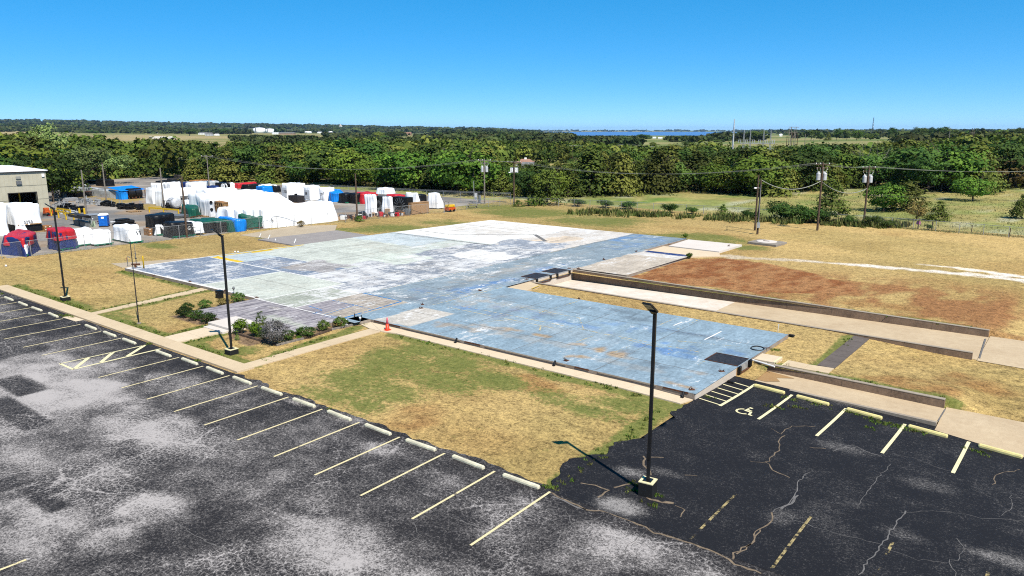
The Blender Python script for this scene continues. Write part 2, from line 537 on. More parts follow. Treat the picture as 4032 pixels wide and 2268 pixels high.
GREEN_EDGES = [[(-62, -11.3), (-45.4, -11.3)], [(-44.6, -11.3), (-34.2, -11.3)], [(-31.6, -11.3), (-23.5, -11.3)], [(-47.4, -1.2), (-45.5, -11.3)], [(-46.0, -1.4), (-44.5, -11.3)],
               [(-34.3, -11.2), (-34.6, -8.2)], [(-31.6, -11.2), (-31.5, -8.6)], [(-23.9, -11.2), (-25.6, -1.6)], [(-22.2, -1.3), (-10, -1.35)], [(-10, -1.4), (-0.3, -1.5)],
               [(-61.5, -1.9), (-47.5, -1.5)], [(3.4, 9), (3.4, 18)], [(1.2, 8.5), (11, 8.3)], [(-19, 26.6), (10, 26.0)], [(-0.6, -3), (.1, -13)]]
GREEN_BLOBS = [  # photo points (as read at 2576 wide) and half sizes in metres
    (1060, 885, 2.2, 2.4), (1140, 915, 2.6, 2.0), (1240, 955, 2.8, 1.6), (940, 935, 1.6, 2.4), (880, 985, 2.2, 2.0), (800, 985, 2.0, 1.2), (980, 985, 2.4, 1.5),
    (1400, 1000, 2.0, 1.4), (1480, 1030, 2.2, 1.0), (1560, 1020, 2.4, 1.2), (1650, 1020, 2.0, .8), (920, 1020, 1.6, 1.0), (860, 1045, 1.4, .7), (960, 890, 1.4, 1.6),
    (470, 720, 2.2, 1.0), (420, 705, 2.0, 1.0), (620, 880, 1.2, 1.2), (880, 840, 1.6, .9), (300, 790, 2.4, .6), (180, 772, 1.6, .8),
    (1000, 573, 6, 5), (930, 578, 4, 4), (860, 580, 4, 3), (1120, 560, 5, 4), (680, 597, 3, 2), (400, 618, 4, 1.5), (1330, 535, 12, 8), (1230, 520, 9, 6), (1500, 555, 10, 8),
    (1750, 600, 8, 6), (1880, 622, 3, 2.2), (1800, 740, 3, 1.2), (700, 585, 3, 3), (1010, 920, 3.2, 3.4), (900, 960, 3.4, 2.6), (1120, 960, 3.0, 1.6)]
BROWN_BLOBS = [(1370, 975, 2.0, 1.2), (1330, 950, 1.2, .8), (1050, 1050, 2, 2), (2150, 760, 5, 2), (2250, 770, 4, 1.5), (2300, 1000, 3, 2), (2450, 950, 3, 2), (1950, 740, 4, 2), (760, 610, 4, 2), (2300, 965, 3, 1.5),
               (1480, 975, 1.2, 1.0)]
DIRT_POLY = [(-19.4, 27.3), (-19.5, 41.3), (-16.5, 43.6), (-11, 43.2), (-6.0, 41), (-2.0, 37.5), (0, 34), (-3.5, 31), (-7, 28.2), (-14, 27.0)]
GRAVEL = [[(-19.5, 44.1), (-12, 46.5), (-8, 47.8), (-2, 48.8), (4, 49.4), (10.5, 49.4), (20, 49.0), (45, 48.5)], [(2, 53.0), (5, 53.3), (10, 51.6), (16, 50.2)]]

def lawn_col(x, y):
    n1 = VN1.fbm(x / 5.5, y / 5.5, 4); n2 = VN2.fbm(x / 1.3, y / 1.3, 4); n3 = VN3.fbm(x / 14., y / 14., 3)
    c = lerp3(DRY, DRY2, sm((n1 - .42) * 3.2) * .75)
    c = lerp3(c, OLIVE, sm((n3 - .50) * 5) * .45)
    st = VN2.fbm(x / 8., y / .8, 3)
    c = lerp3(c, C_(.47, .33, .125), sm((st - .5) * 5) * .35)
    g = np.zeros(x.shape)
    for e in GREEN_EDGES:
        g = np.maximum(g, sm(1.25 - pl_d(x, y, e) / (.25 + 1.1 * VN3.fbm(x / 1.7, y / 1.7, 2))))
    for bx, by, rx, ry in GREEN_BLOBS:
        q = P(*zd(bx, by)); d = np.hypot((x - q.x) / rx, (y - q.y) / ry)
        g = np.maximum(g, sm((1.6 - d) * .75) * .85)
    g = g * .8 + (n2 - .5) * .5 + (n1 - .5) * .35
    b = np.zeros(x.shape)
    for bx, by, rx, ry in BROWN_BLOBS:
        q = P(*zd(bx, by)); b = np.maximum(b, sm(1.4 - np.hypot((x - q.x) / rx, (y - q.y) / ry)) * .8)
    c = lerp3(c, C_(.27, .135, .05), sm((b + (n2 - .5) * 1.1 - .25) * 1.4) * .7)
    c = lerp3(c, OLIVE * 1.15, sm((y - 58) / 20.) * sm((-x - 20) / 25.) * .55)
    # turned red earth beside the dock
    wx = x + (VN1.fbm(x / 2., y / 2., 3) - .5) * 2.6; wy = y + (VN2.fbm(x / 2., y / 2., 3) - .5) * 2.2
    dm = in_poly(wx, wy, DIRT_POLY)
    c = np.where(dm[..., None], lerp3(C_(.24, .095, .036), C_(.33, .165, .07), sm((VN2.fbm(x / .8, y / 2.0, 4) - .35) * 4)), c)
    sp = sm(1.5 - np.hypot((x - 4) / 17., (y - 33) / 9.)) * sm((VN1.fbm(x / 1.8, y / 4.2 + 7, 4) - .38) * 5)
    c = lerp3(c, C_(.28, .135, .056), sp * .95 * (~dm))
    # pale gravel track
    gd = np.minimum(pl_d(x, y, GRAVEL[0]), pl_d(x, y, GRAVEL[1]) * 1.5)
    gm = sm((.95 + .35 * sm((x + 4) / 10.) + (n2 - .5) * 2.4 + (n1 - .5) * 1.2 - gd) * 1.4)
    c = lerp3(c, lerp3(C_(.50, .41, .29), C_(.70, .63, .54), sm((x + 12) / 10.)), gm)
    c = c * (1 + .16 * sm((y - 48) / 10.) * sm((x + 30) / 20.))[..., None]
    # bare earth collar of the planting bed
    bed = in_poly(x, y, [(-39.6, -8.3), (-35.3, -8.3), (-35.3, -6.6), (-39.6, -6.6)]) | in_poly(x, y, [(-31.2, -8.6), (-27.6, -9.2), (-25.9, -1.0), (-27.3, -1.0), (-27.3, -6.8), (-31.2, -6.8)])
    c = np.where(bed[..., None], C_(.21, .14, .085), c)
    return c, np.where(bed | dm | (gm > .3), -.6, g)

def build_lawn():
    V = []; F = []; C = []; GR = []; off = 0
    for x0, x1, y0, y1, st in ((-82, 1.2, -15.5, 7.95, .28), (-82, .3, 7.95, 19.45, .4), (.2, 62, 8.05, 19.2, .3), (-82, -25.0, 19.45, 25.9, .6), (-82, 62, 25.8, 87, .42)):
        nx, ny = int((x1 - x0) / st) + 1, int((y1 - y0) / st) + 1
        x, y = np.meshgrid(np.linspace(x0, x1, nx), np.linspace(y0, y1, ny), indexing='ij')
        zz = zL(x, y) + (VN1.fbm(x / 2.2, y / 2.2, 3) - .5) * .05 - .02
        if x1 > 60:      # banks down to the driveways
            zz[:, 0] = np.where(x[:, 0] > 10.5, -.62, zz[:, 0])
            if y1 < 20: zz[:, -1] = np.where(x[:, -1] > 10.5, -.62, zz[:, -1])
        lc, lg = lawn_col(x, y)
        V.append(np.c_[x.ravel(), y.ravel(), zz.ravel()]); C.append(lc.reshape(-1, 3)); GR.append(lg.ravel()); F.append(grid_faces(nx, ny, off)); off += nx * ny
    g = G('dry_mown_grass'); p = g.pos()
    a = g.noise(p, 5.5, 5, .8); b = g.noise(p, 1.6, 4, .7); c = g.noise(p, 17, 3, .75)
    f = g.math('ADD', g.math('MULTIPLY', a, .45), g.math('ADD', g.math('MULTIPLY', b, .25), g.math('MULTIPLY', c, .30)))
    col = g.mix(1.0, g.attr('Col', True), g.ramp(f, (.40, (.26, .235, .20)), (.50, (1.0, 1.0, 1.0)), (.60, (1.72, 1.70, 1.62))), 'MULTIPLY')
    gf = g.math('ADD', g.attr('grn'), g.math('ADD', g.math('MULTIPLY', g.math('SUBTRACT', g.noise(p, 2.6, 6, .82), .5), 2.0), g.math('MULTIPLY', g.math('SUBTRACT', c, .5), .9)))
    gcol = g.mix(g.ramp(f, (.38, 0.0), (.62, 1.0)), (.052, .082, .014), (.215, .235, .062))
    col = g.mix(g.ramp(gf, (.30, 0.0), (.62, .88)), col, gcol)
    g.color(col).rough(.95).spec(.08); g.bump(f, .9, .06)
    o = np_mesh('lawn', np.vstack(V), np.vstack(F), g.m, smooth=True, attrs={'Col': np.vstack(C), 'grn': np.concatenate(GR)}, kind='structure')
    return o
lawn_o = build_lawn()

# ------------------------------------------------------------------ asphalt car parks
def asphalt_mat(name, dark, light):
    g = G(name); p = g.pos()
    w = g.attr('worn')
    n1 = g.noise(p, 7.0, 6, .85); n2 = g.noise(p, .75, 5, .7); n3 = g.noise(p, 22, 3, .8)
    vo = g.n('ShaderNodeTexVoronoi', Vector=g.n('ShaderNodeMix', _data_type='VECTOR', i0=.2, i4=p, i5=g.n('ShaderNodeTexNoise', Vector=p, Scale=2.0).outputs['Color']).outputs[1], Scale=5.6, _feature='DISTANCE_TO_EDGE').outputs['Distance']
    vc = g.ramp(vo, (.0, .30), (.11, 0.0))
    vo2 = g.n('ShaderNodeTexVoronoi', Vector=g.n('ShaderNodeMix', _data_type='VECTOR', i0=.45, i4=p, i5=g.n('ShaderNodeTexNoise', Vector=p, Scale=.9, Detail=5.0, Roughness=.7).outputs['Color']).outputs[1], Scale=.5, _feature='DISTANCE_TO_EDGE').outputs['Distance']
    vc2 = g.ramp(g.math('ADD', vo2, g.math('MULTIPLY', n1, .035)), (.018, .30), (.034, 0.0))
    n4 = g.noise(p, 11.5, 3, .9)
    f = g.math('ADD', w, g.math('MULTIPLY', g.math('SUBTRACT', n1, .5), 1.5))
    f = g.math('ADD', f, g.math('MULTIPLY', g.math('SUBTRACT', n2, .5), .8))
    f = g.math('ADD', f, g.math('ADD', g.math('MULTIPLY', g.math('SUBTRACT', n3, .5), 1.5), g.math('MULTIPLY', g.math('SUBTRACT', n4, .5), 1.5)))
    cr = g.math('MULTIPLY', g.math('ADD', vc, vc2), g.attr('crk'))
    f = g.math('ADD', f, cr)
    md = tuple(a * .55 + b * .22 for a, b in zip(dark, light))
    col = g.ramp(f, (.12, dark), (.48, md), (.95, light))
    g.color(col).rough(.9).spec(.15); g.bump(g.math('ADD', n3, g.math('MULTIPLY', cr, -.6)), .5, .02)
    return g.m
def lot_sheet(name, x0, x1, y0, y1, st, zf, edge, paint, mat):
    nx, ny = int((x1 - x0) / st) + 1, int((y1 - y0) / st) + 1
    x, y = np.meshgrid(np.linspace(x0, x1, nx), np.linspace(y0, y1, ny), indexing='ij')
    x, y = edge(x, y)
    w, k = paint(x, y)
    return np_mesh(name, np.c_[x.ravel(), y.ravel(), zf(x, y).ravel()], grid_faces(nx, ny), mat, smooth=True, attrs={'worn': w.ravel(), 'crk': k.ravel()}, kind='structure')

LIGHT_BLOBS = [  # worn grey areas of the old lot: photo points at 2576 wide, half sizes in metres, strength
    (60, 920, 5, 3, .58), (140, 960, 4.5, 2.6, .62), (220, 985, 3.4, 1.8, .66), (100, 1010, 4.5, 1.6, .6), (20, 1000, 4, 2, .55), (330, 1070, 2.6, 1.5, .5), (430, 1100, 2.0, 1.2, .6), (550, 1130, 1.8, .9, .5),
    (60, 1130, 3, 1.2, .5), (200, 1180, 2.4, 1.0, .5), (360, 1280, 1.1, .8, .75), (270, 1355, .8, .5, .8), (840, 1375, 1.7, 1.1, .85), (760, 1330, 1.2, .5, .5), (1530, 1375, 1.2, .9, .7), (1700, 1420, 1.6, .6, .6),
    (1240, 1345, .9, .5, .35), (60, 1250, 2.2, 1, .5), (140, 1300, 2, .9, .55), (40, 1350, 2, .8, .5), (600, 1250, 1.5, .7, .3), (960, 1130, 1.4, .5, .45), (870, 1050, 1.2, .5, .5), (740, 1010, .8, .3, .6), (690, 960, 1.0, .35, .6),
    (1110, 1210, 1.3, .6, .45), (1000, 1270, 1.2, .6, .3), (480, 1200, 2, .8, .3), (700, 1180, 1.6, .8, .25), (1330, 1265, .6, .25, .6), (1000, 1430, 1.4, .5, .5), (1180, 1440, 1.2, .4, .4), (1460, 1440, 1.4, .4, .5)]
DARK_BLOBS = [(40, 1040, 2.8, .55), (10, 870, 3.0, 1.6), (30, 1215, .7, .6), (100, 1240, .75, .45), (140, 1268, .6, .4), (360, 1425, .8, .3), (50, 970, 2.0, .7)]
def paint_old(x, y):
    n = VN1.fbm(x / 3.2, y / 3.2, 4); n2 = VN2.fbm(x / 1.2, y / 1.2, 3)
    w = .25 + (n - .5) * .80 + (n2 - .5) * .34
    w += .10 * sm((-18.5 - y) / 2.0) - .20 * sm((y + 15.2) / 1.6)
    w += .14 * sm((-20 - x) / 14.) * sm((-20 - y) / 4.)
    for bx, by, rx, ry, k in LIGHT_BLOBS:
        q = P(*zd(bx, by)); w = np.maximum(w, w * .6 + k * .74 * sm(1.55 - np.hypot((x - q.x) / (rx * 1.15), (y - q.y) / (ry * 1.15)) * (.35 + 1.3 * n)) * (.55 + .9 * n2))
    for bx, by, rx, ry in DARK_BLOBS:
        q = P(*zd(bx, by)); m = np.maximum(abs(x - q.x) / rx, abs(y - q.y) / ry)
        w = w * (1 - sm((1.12 - m) * 9)) + .20 * sm((1.12 - m) * 9)
    k = .45 + .9 * sm((VN3.fbm(x / 4., y / 4., 3) - .42) * 4)
    return w, k
def paint_new(x, y):
    n = VN1.fbm(x / 3. + 40, y / 3., 4); n2 = VN2.fbm(x / 1.1 + 9, y / 1.1, 3)
    w = .0 + np.clip(n - .55, 0, 1) * .9 + (n2 - .5) * .12
    for bx, by, rx, ry, k in ((1560, 1275, 1.15, .75, .85), (1590, 1190, .8, .5, .55), (1675, 1190, .9, .35, .4), (2110, 1110, 1.4, .6, .35), (2330, 1200, 1.2, .8, .3), (2530, 1400, 1.4, .5, .45), (2280, 1340, .9, .5, .3), (1960, 1300, .5, .7, .45)):
        q = P(*zd(bx, by)); w = w + k * sm(1.4 - np.hypot((x - q.x) / rx, (y - q.y) / ry) * (.7 + .6 * n2))
    return w, .12 + .35 * sm((VN3.fbm(x / 5., y / 5., 3) - .5) * 5)
OLD = asphalt_mat('old_worn_asphalt', (.020, .0185, .020), (.43, .395, .375))
NEW = asphalt_mat('sealed_asphalt', (.0125, .0128, .016), (.30, .28, .265))
def edge_old(x, y):
    j = (VN3.fbm(x / .8, y * 0 + 3.3, 3) - .5) * .75 * (x > -23.0)
    top = y.max()
    return x, np.where(y > top - .01, y + j, y)
lot_old = lot_sheet('parking_lot', -78, 44, -62, -12.92, .27, lambda x, y: zL(x, y) * 0 + .022, edge_old, paint_old, OLD)
def edge_new(x, y):
    j = (VN3.fbm(x * 0 + 7.7, y / .9, 3) - .5) * 1.3 + (VN1.fbm(x * 0 + 1.7, y / .25, 2) - .5) * .35
    bulge = -1.1 * np.exp(-((y + 10.6) / 1.6) ** 2) + .5 * np.exp(-((y + 4.5) / 2.0) ** 2) - .5 * np.exp(-((y + 12.6) / .6) ** 2)
    j = (j + bulge) * (y < -.9)
    return np.where(x < x.min() + .01, x + j, x), y
lot_new = lot_sheet('parking_lot_sealed', .02, 44, -13.35, 5.62, .27, lambda x, y: zR(x, y) + .030, edge_new, paint_new, NEW)

# ------------------------------------------------------------------ storage yard paving and track
def build_yard():
    g = G('yard_paving'); p = g.pos()
    f = g.math('ADD', g.math('MULTIPLY', g.noise(p, .25, 5, .7), .6), g.math('MULTIPLY', g.noise(p, 2.5, 4, .75), .4))
    col = g.mix(1.0, g.attr('Col', True), g.ramp(f, (.32, .62), (.64, 1.25)), 'MULTIPLY')
    g.color(col).rough(.9).spec(.12)
    x0, x1, y0, y1 = -215, -79.3, -60, 82
    nx, ny = 160, 160
    x, y = np.meshgrid(np.linspace(x0, x1, nx), np.linspace(y0, y1, ny), indexing='ij')
    n = VN1.fbm(x / 7., y / 7., 4); n2 = VN2.fbm(x / 16., y / 16., 3)
    c = lerp3(C_(.25, .225, .20), C_(.34, .305, .265), sm((n - .4) * 5))
    c = lerp3(c, C_(.17, .165, .16), sm((n2 - .5) * 7) * .8)
    c = lerp3(c, C_(.33, .23, .14), sm((VN3.fbm(x / 9., y / 9., 3) - .58) * 8) * .7)
    for px_, py_, rx, ry in ((1480, 600, 5, 4), (1400, 630, 4, 3), (1850, 690, 6, 3), (1000, 545, 6, 3)):   # dry grass islands
        q = P(*za(px_, py_)); c = lerp3(c, C_(.33, .24, .085), sm((1.5 - np.hypot((x - q.x) / rx, (y - q.y) / ry)) * 2))
    z = np.full(x.shape, -.012)
    np_mesh('yard_pavement', np.c_[x.ravel(), y.ravel(), z.ravel()], grid_faces(nx, ny), g.m, smooth=True, attrs={'Col': c.reshape(-1, 3)}, kind='structure')
build_yard()

# ------------------------------------------------------------------ concrete
def concrete(name, c, stain, amount=.5, scale=.5, bump=.2):
    g = G(name); p = g.pos()
    n1 = g.noise(p, scale, 5, .7); n2 = g.noise(p, scale * 7, 5, .75); n3 = g.noise(p, 24, 2, .7)
    f = g.math('ADD', g.math('MULTIPLY', n1, .55), g.math('MULTIPLY', n2, .45))
    col = g.mix(g.math('MULTIPLY', g.ramp(f, (.40, 0.0), (.66, 1.0)), amount), c, stain)
    col = g.mix(1.0, col, g.ramp(n3, (.3, .86), (.7, 1.10)), 'MULTIPLY')
    g.color(col).rough(.92).spec(.12); g.bump(n2, bump, .03)
    return g.m
M['walk'] = concrete('walk_concrete', (.64, .505, .335), (.48, .365, .235), .6)
M['walk2'] = concrete('pale_walk_concrete', (.70, .57, .405), (.55, .43, .29), .5)
M['ramp'] = concrete('ramp_concrete', (.58, .455, .30), (.41, .295, .18), .7, .35)
M['rampw'] = concrete('washed_ramp_concrete', (.76, .69, .60), (.52, .39, .27), .7, .3)
M['wallc'] = concrete('stained_wall_concrete', (.33, .225, .15), (.12, .085, .062), .9, 1.1)
M['wallcap'] = concrete('wall_cap_concrete', (.40, .34, .27), (.24, .19, .14), .6)
M['slabside'] = concrete('slab_edge_concrete', (.36, .31, .26), (.20, .12, .07), .7, 1.2)
M['whitewall'] = concrete('whitewashed_block', (.62, .55, .47), (.45, .33, .23), .5, .8)
M['darkwalk'] = concrete('dark_asphalt_path', (.115, .095, .085), (.20, .17, .15), .6, 1.0)
M['greypad'] = concrete('grey_floor_slab', (.27, .245, .235), (.40, .37, .34), .6, .7)
M['tanpad'] = concrete('tan_yard_slab', (.47, .39, .28), (.34, .27, .19), .6, .5)
M['whitepad'] = concrete('pale_floor_slab', (.70, .64, .58), (.56, .48, .41), .5, .6)
M['greyconc'] = concrete('grey_concrete', (.32, .28, .235), (.20, .165, .13), .6, 1.0)
M['straw'] = concrete('dried_mud_and_straw', (.34, .20, .09), (.46, .30, .14), .6, 2.0)

def struct(o, **k): return tag(o, kind='structure', **k)
# ================================================================== SLAB
SL = .25
SLAB = [(-61.8, -1.44), (-38.75, -1.2), (-38.7, -6.95), (-27.3, -6.75), (-27.3, -.9), (-25.9, -.9), (-25.8, 0.0), (0, 0), (.1, 15.05), (-25.3, 15.3), (-25.2, 26.6),
        (-24.95, 27.0), (-19.3, 26.9), (-19.5, 41.75), (-25.2, 41.9), (-25.6, 53.8), (-58.9, 53.8), (-60.6, 30.9), (-60.9, 19.4), (-61.7, 7.7)]
slab = struct(MB().prism(SLAB, -1.25, SL).build('foundation_slab', M['slabside']))
# whitewashed face towards the sealed car park, and the rusty sill angle along its front edge
MB().box(0.004, .05, .05, 5.80, -1.2, SL - .03).build('block_face', M['whitewall'], slab)
MB().box(0.004, .045, 8.3, 15.0, -1.2, SL - .03).build('block_face', M['whitewall'], slab)
def sill(x0, x1, y):
    b = MB(); x = x0; r = random.Random(3)
    while x < x1 - .5:
        l = min(r.uniform(1.2, 3.0), x1 - x); b.box(x, x + l - .03, y - .035, y - .002, SL - .07, SL + .012); x += l
    return b
for k, (a, b) in enumerate(((-25.4, -22.6), (-22.4, -16.8), (-16.4, -15.0), (-14.6, -8.2), (-7.6, -6.6), (-6.0, -2.2), (-1.8, -.3))): sill(a, b, 0.0).build('sill', M['rust'] if k % 2 == 0 else M['wallcap'], slab)

def build_floor():
    st = .2
    V = []; F = []; C = []; Wn = []; Pk = []; off = 0
    # colours of the old floor paints
    NAVY, PGRN, LBL, WHT, GRB, AIS, WING, TAN, PLK, SAT = C_(.19, .23, .295), C_(.50, .52, .455), C_(.45, .50, .505), C_(.80, .78, .73), C_(.25, .275, .315), C_(.235, .29, .325), C_(.24, .325, .385), C_(.46, .375, .265), C_(.28, .255, .27), C_(.012, .16, .47)
    RUST = C_(.42, .24, .07)
    def paint(x, y):
        n1 = VN1.fbm(x / 2.4, y / 2.4, 4); n2 = VN2.fbm(x / .7, y / .7, 3); n3 = VN3.fbm(x / 6., y / 6., 3)
        stx = VN2.fbm(x / .55 + 5, y / 3.2, 4); sty = VN3.fbm(x / 3.2 + 5, y / .55, 4)
        w = np.full(x.shape, .38)
        c = np.broadcast_to(AIS, x.shape + (3,)).copy()
        def rect(x0, x1, y0, y1, col, worn=.4, j=.12):
            jx = (VN1(x / 1.5, y / 1.5) - .5) * j; jy = (VN2(x / 1.5, y / 1.5) - .5) * j
            m = (x + jx > x0) & (x + jx < x1) & (y + jy > y0) & (y + jy < y1)
            c[m] = col; w[m] = worn
        # hall west of the aisle
        rect(-70, -33.3, -2, 60, GRB, .62)
        rect(-70, -47.6, -2, 7.5, NAVY, .45)
        rect(-47.6, -37.8, -2, 7.3, PGRN, .08)
        rect(-37.8, -33.4, -2, 5.5, C_(.38, .40, .33), .55)
        rect(-70, -55.2, 7.6, 20.0, LBL, .16)
        rect(-70, -43.6, 12.5, 22.0, PGRN * .95 + .02, .16)
        rect(-55.2, -43.6, 7.6, 12.5, NAVY * 1.05, .42)
        rect(-50, -44, 9, 14, C_(.33, .31, .30), .35, 1.5)
        rect(-43.6, -33.3, 7.4, 20, GRB * 1.05, .62)
        rect(-61, -44.5, 19.8, 27, PGRN, .25, .8)
        rect(-61, -49, 27, 34.5, LBL * 1.05, .3, .8)
        rect(-49, -42.4, 24, 34.4, C_(.52, .56, .50), .45, .8)
        rect(-45, -33.3, 14, 34, GRB, .58, .8)
        rect(-41, -34.5, 24, 30, WHT * .96, .5, 2.2)
        rect(-47, -41, 17, 23, C_(.56, .60, .52), .5, 1.8)
        rect(-61, -42.5, 34.6, 54, WHT, .12)
        rect(-42.5, -33.1, 34.6, 54, C_(.62, .57, .51), .45, .9)
        rect(-40, -36, 36, 46, C_(.66, .54, .41), .3, 1.6)
        rect(-42.5, -34, 34, 40, GRB * 1.15, .5, 2)
        rect(-58.5, -45, 40, 53, C_(.72, .68, .62), .45, 2.5)
        # lobby boards
        rect(-38.8, -27.2, -7.2, -1.2, PLK * 1.1, .30)
        rect(-33.4, -27.6, -1.2, 5.6, C_(.40, .345, .275), .3)
        rect(-33.4, -30.2, -1.6, 2.2, PLK * 1.05, .3)
        # aisle, wing
        m = (x > -33.3) & (y > 5.6) & (x < -25.2); c[m] = AIS; w[m] = .33
        rect(-27.6, -25.0, -1.2, 5.8, WING * .97, .36)
        rect(-25.4, .5, -.2, 15.5, WING, .30)
        rect(-25.5, -22.0, .2, 5.15, C_(.52, .48, .42), .4, .1)
        rect(-25.3, -19.2, 26.7, 40.6, C_(.50, .43, .345), .35)
        rect(-25.1, -19.4, 38.5, 41.9, C_(.60, .55, .49), .5)
        rect(-24.8, -19.7, 40.6, 42.1, C_(.020, .045, .16), .35)
        def blob(q, rx, ry, col, k=1.0, nz=1.2):
            d = np.hypot((x - q[0]) / rx, (y - q[1]) / ry)
            f = sm((1.15 - d + (n2 - .5) * nz + (stx - .5) * nz + (sty - .5) * nz)) * k
            c[:] = lerp3(c, col, f)
        blue_area = (x > -33.2)
        keep = c.copy()
        for q, rx, ry, k in (((-22.9, 6.9), 1.6, .5, .9), ((-18.1, 9.1), 2.4, .6, .95), ((-13.7, 8.3), 2.4, .5, .8), ((-3.7, 6.8), 2.6, .8, .9), ((-1.2, 8.6), .8, .5, .7), ((-6, 6.6), 1.4, .5, .7), ((-10.5, 9.6), 1.6, .6, .5), ((-27.6, 23), .9, 3.6, .95), ((-27.4, 13), .9, 3.0, .9),
                             ((-27.0, 18), .8, 2.5, .8), ((-32.2, 49.4), .8, 4.5, .9), ((-28.4, 44), 1.2, 4, .55), ((-29, 50), 2.0, 3, .5), ((-30, 9.5), 1.6, .9, .5), ((-26.5, 9), .9, 2, .6), ((-20.5, 7.2), 1.8, .6, .5), ((-8, 11), 2.5, .8, .3), ((-29.4, -1.3), 1.0, .3, .9)):
            blob(q, rx, ry, SAT * .6 + AIS * .4, k * .75, 2.8)
        for q, rx, ry, k in (((-20.1, 2.4), 1.6, .8, .5), ((-15.1, 4.3), 1.2, .4, .7), ((-13.3, 4.3), .9, .35, .8), ((-8.5, 2.1), .5, .6, .9), ((-8, 3.9), 1.3, .5, .9), ((-9.6, 4), 1, .5, .6), ((-1.3, .7), 1.1, .22, .9), ((-1.0, 3.4), .9, .3, .4), ((-17, 3.6), 1.6, .5, .4)):
            blob(q, rx * 1.15, ry * 1.25, RUST, k * .9, 1.8)
        for q, rx, ry, k in (((-9.8, 12.3), 3, .8, .45), ((-4.6, 10.8), 2, .7, .4), ((-3.6, 3.2), 1.4, .7, .55), ((-11.8, 13.6), 2, .7, .4), ((-6.4, 4.6), 1, .6, .4), ((-16, 9.4), 1.4, .6, .3), ((-15.6, 13), 1.6, .6, .35), ((-22, 11.6), 1.4, .8, .3), ((-29, 6.6), 2.4, .7, .45), ((-29, 14), 1.2, 6, .25), ((-26.2, 20), .7, 2.4, .4)):
            blob(q, rx, ry, C_(.075, .085, .10), k)
        for q, rx, ry, k in (((-30, 30), 1.8, 8, .4), ((-29, 22), 1.5, 5, .3), ((-22.6, 12), 1.0, 1.4, .3), ((-12, 6), 5, 2.2, .22), ((-18, 6), 4, 2, .22)):
            blob(q, rx, ry, C_(.36, .36, .34), k)
        for q, rx, ry, k in (((-20, 9.5), 5, 1.2, .35), ((-12, 3.2), 6, .8, .35), ((-5, 2.2), 3, .8, .3), ((-24, 9), 1.5, 3, .35), ((-30, 18), 1.2, 8, .35), ((-52, 24), 5, 3, .25), ((-46, 30), 4, 2, .3), ((-38, 18), 3, 4, .3), ((-50, 10), 4, 1.2, .35), ((-40, 10), 4, 1, .35), ((-42, 3), 3, 2, .15), ((-38, 44), 3, 4, .35), ((-52, 44), 6, 2, .3)):
            blob(q, rx, ry, C_(.40, .345, .275), k, 2.2)
        blob((-30.5, -4.4), 3.2, .8, C_(.50, .56, .40), .7); blob((-34, -2.4), 1.4, .5, C_(.58, .52, .42), .6)
        c[:] = np.clip(c * (.72 + .28 * n1[..., None] + .30 * VN3.fbm(x / 1.1 + 3, y / 1.1, 4)[..., None]), 0, 1)
        w = w + (n1 - .5) * .5 + (n3 - .5) * .35
        # white rim of bare concrete along the left edge
        ed = np.minimum(pl_d(x, y, [(-61.8, -1.44), (-38.75, -1.2)]), pl_d(x, y, [(-61.8, -1.44), (-61.7, 7.7)]))
        m = ed < .32; c[m] = C_(.78, .75, .71); w[m] = .3
        return c, w
    pieces = [(-61.95, -25.9, -1.44, 53.8), (-38.7, -27.3, -6.95, -1.42), (-25.9, .1, 0.0, 15.3), (-25.9, -25.2, 15.3, 26.6), (-27.3, -25.9, -.9, .02), (-25.9, -19.3, 26.9, 41.8), (-25.95, -25.55, 41.8, 53.8)]
    for x0, x1, y0, y1 in pieces:
        nx, ny = max(3, int((x1 - x0) / st) + 1), max(3, int((y1 - y0) / st) + 1)
        x, y = np.meshgrid(np.linspace(x0, x1, nx), np.linspace(y0, y1, ny), indexing='ij')
        # keep the sheet inside the slab outline
        lft = np.interp(y, [-1.44, 7.7, 19.4, 30.9, 53.8], [-61.8, -61.7, -60.9, -60.6, -58.9]) + .012
        if x0 < -60: x = np.maximum(x, lft)
        if y0 < -1 and x0 < -60: y = np.where((x < -38.75) & (y < -1.1), np.maximum(y, -1.43 + (x + 61.8) * .0104), y)
        if x1 > 0: y = np.where(y > 15.0, np.minimum(y, 15.04 - x * .0098), y)
        if x1 == -27.3: y = np.where(y < -6.7, np.maximum(y, -6.94 + (x + 38.7) * .0175), y)
        c, w = paint(x, y)
        V.append(np.c_[x.ravel(), y.ravel(), np.full(x.size, SL + .005)]); F.append(grid_faces(nx, ny, off)); C.append(c.reshape(-1, 3)); Wn.append(w.ravel()); off += nx * ny
        Pk.append(np.maximum(((x > -38.8) & (x < -27.3) & (y < -1.3)) * 1.0, ((x > -33.4) & (x < -28.4) & (y < 5.6)) * .6).ravel())
    g = G('worn_floor_paint'); p = g.pos()
    sx = g.noise(g.map(p, (1.9, .45, 1)), 1.0, 6, .75, .4); sy = g.noise(g.map(p, (.45, 1.9, 1)), 1.0, 6, .75, .4)
    n1 = g.noise(p, 5, 5, .8); n2 = g.noise(p, .6, 4, .7)
    f = g.math('ADD', g.math('MULTIPLY', sx, .9), g.math('MULTIPLY', n1, .7))
    f = g.math('ADD', f, g.math('ADD', g.math('MULTIPLY', n2, .4), g.math('MULTIPLY', sy, .3)))
    f = g.math('ADD', g.math('SUBTRACT', f, 1.15), g.math('MULTIPLY', g.attr('worn'), .62))
    worn = g.ramp(f, (.315, 0.0), (.40, .85))
    col = g.mix(1.0, g.attr('Col', True), g.ramp(g.math('ADD', g.math('MULTIPLY', sx, .4), g.math('MULTIPLY', n1, .6)), (.36, .62), (.62, 1.34)), 'MULTIPLY')
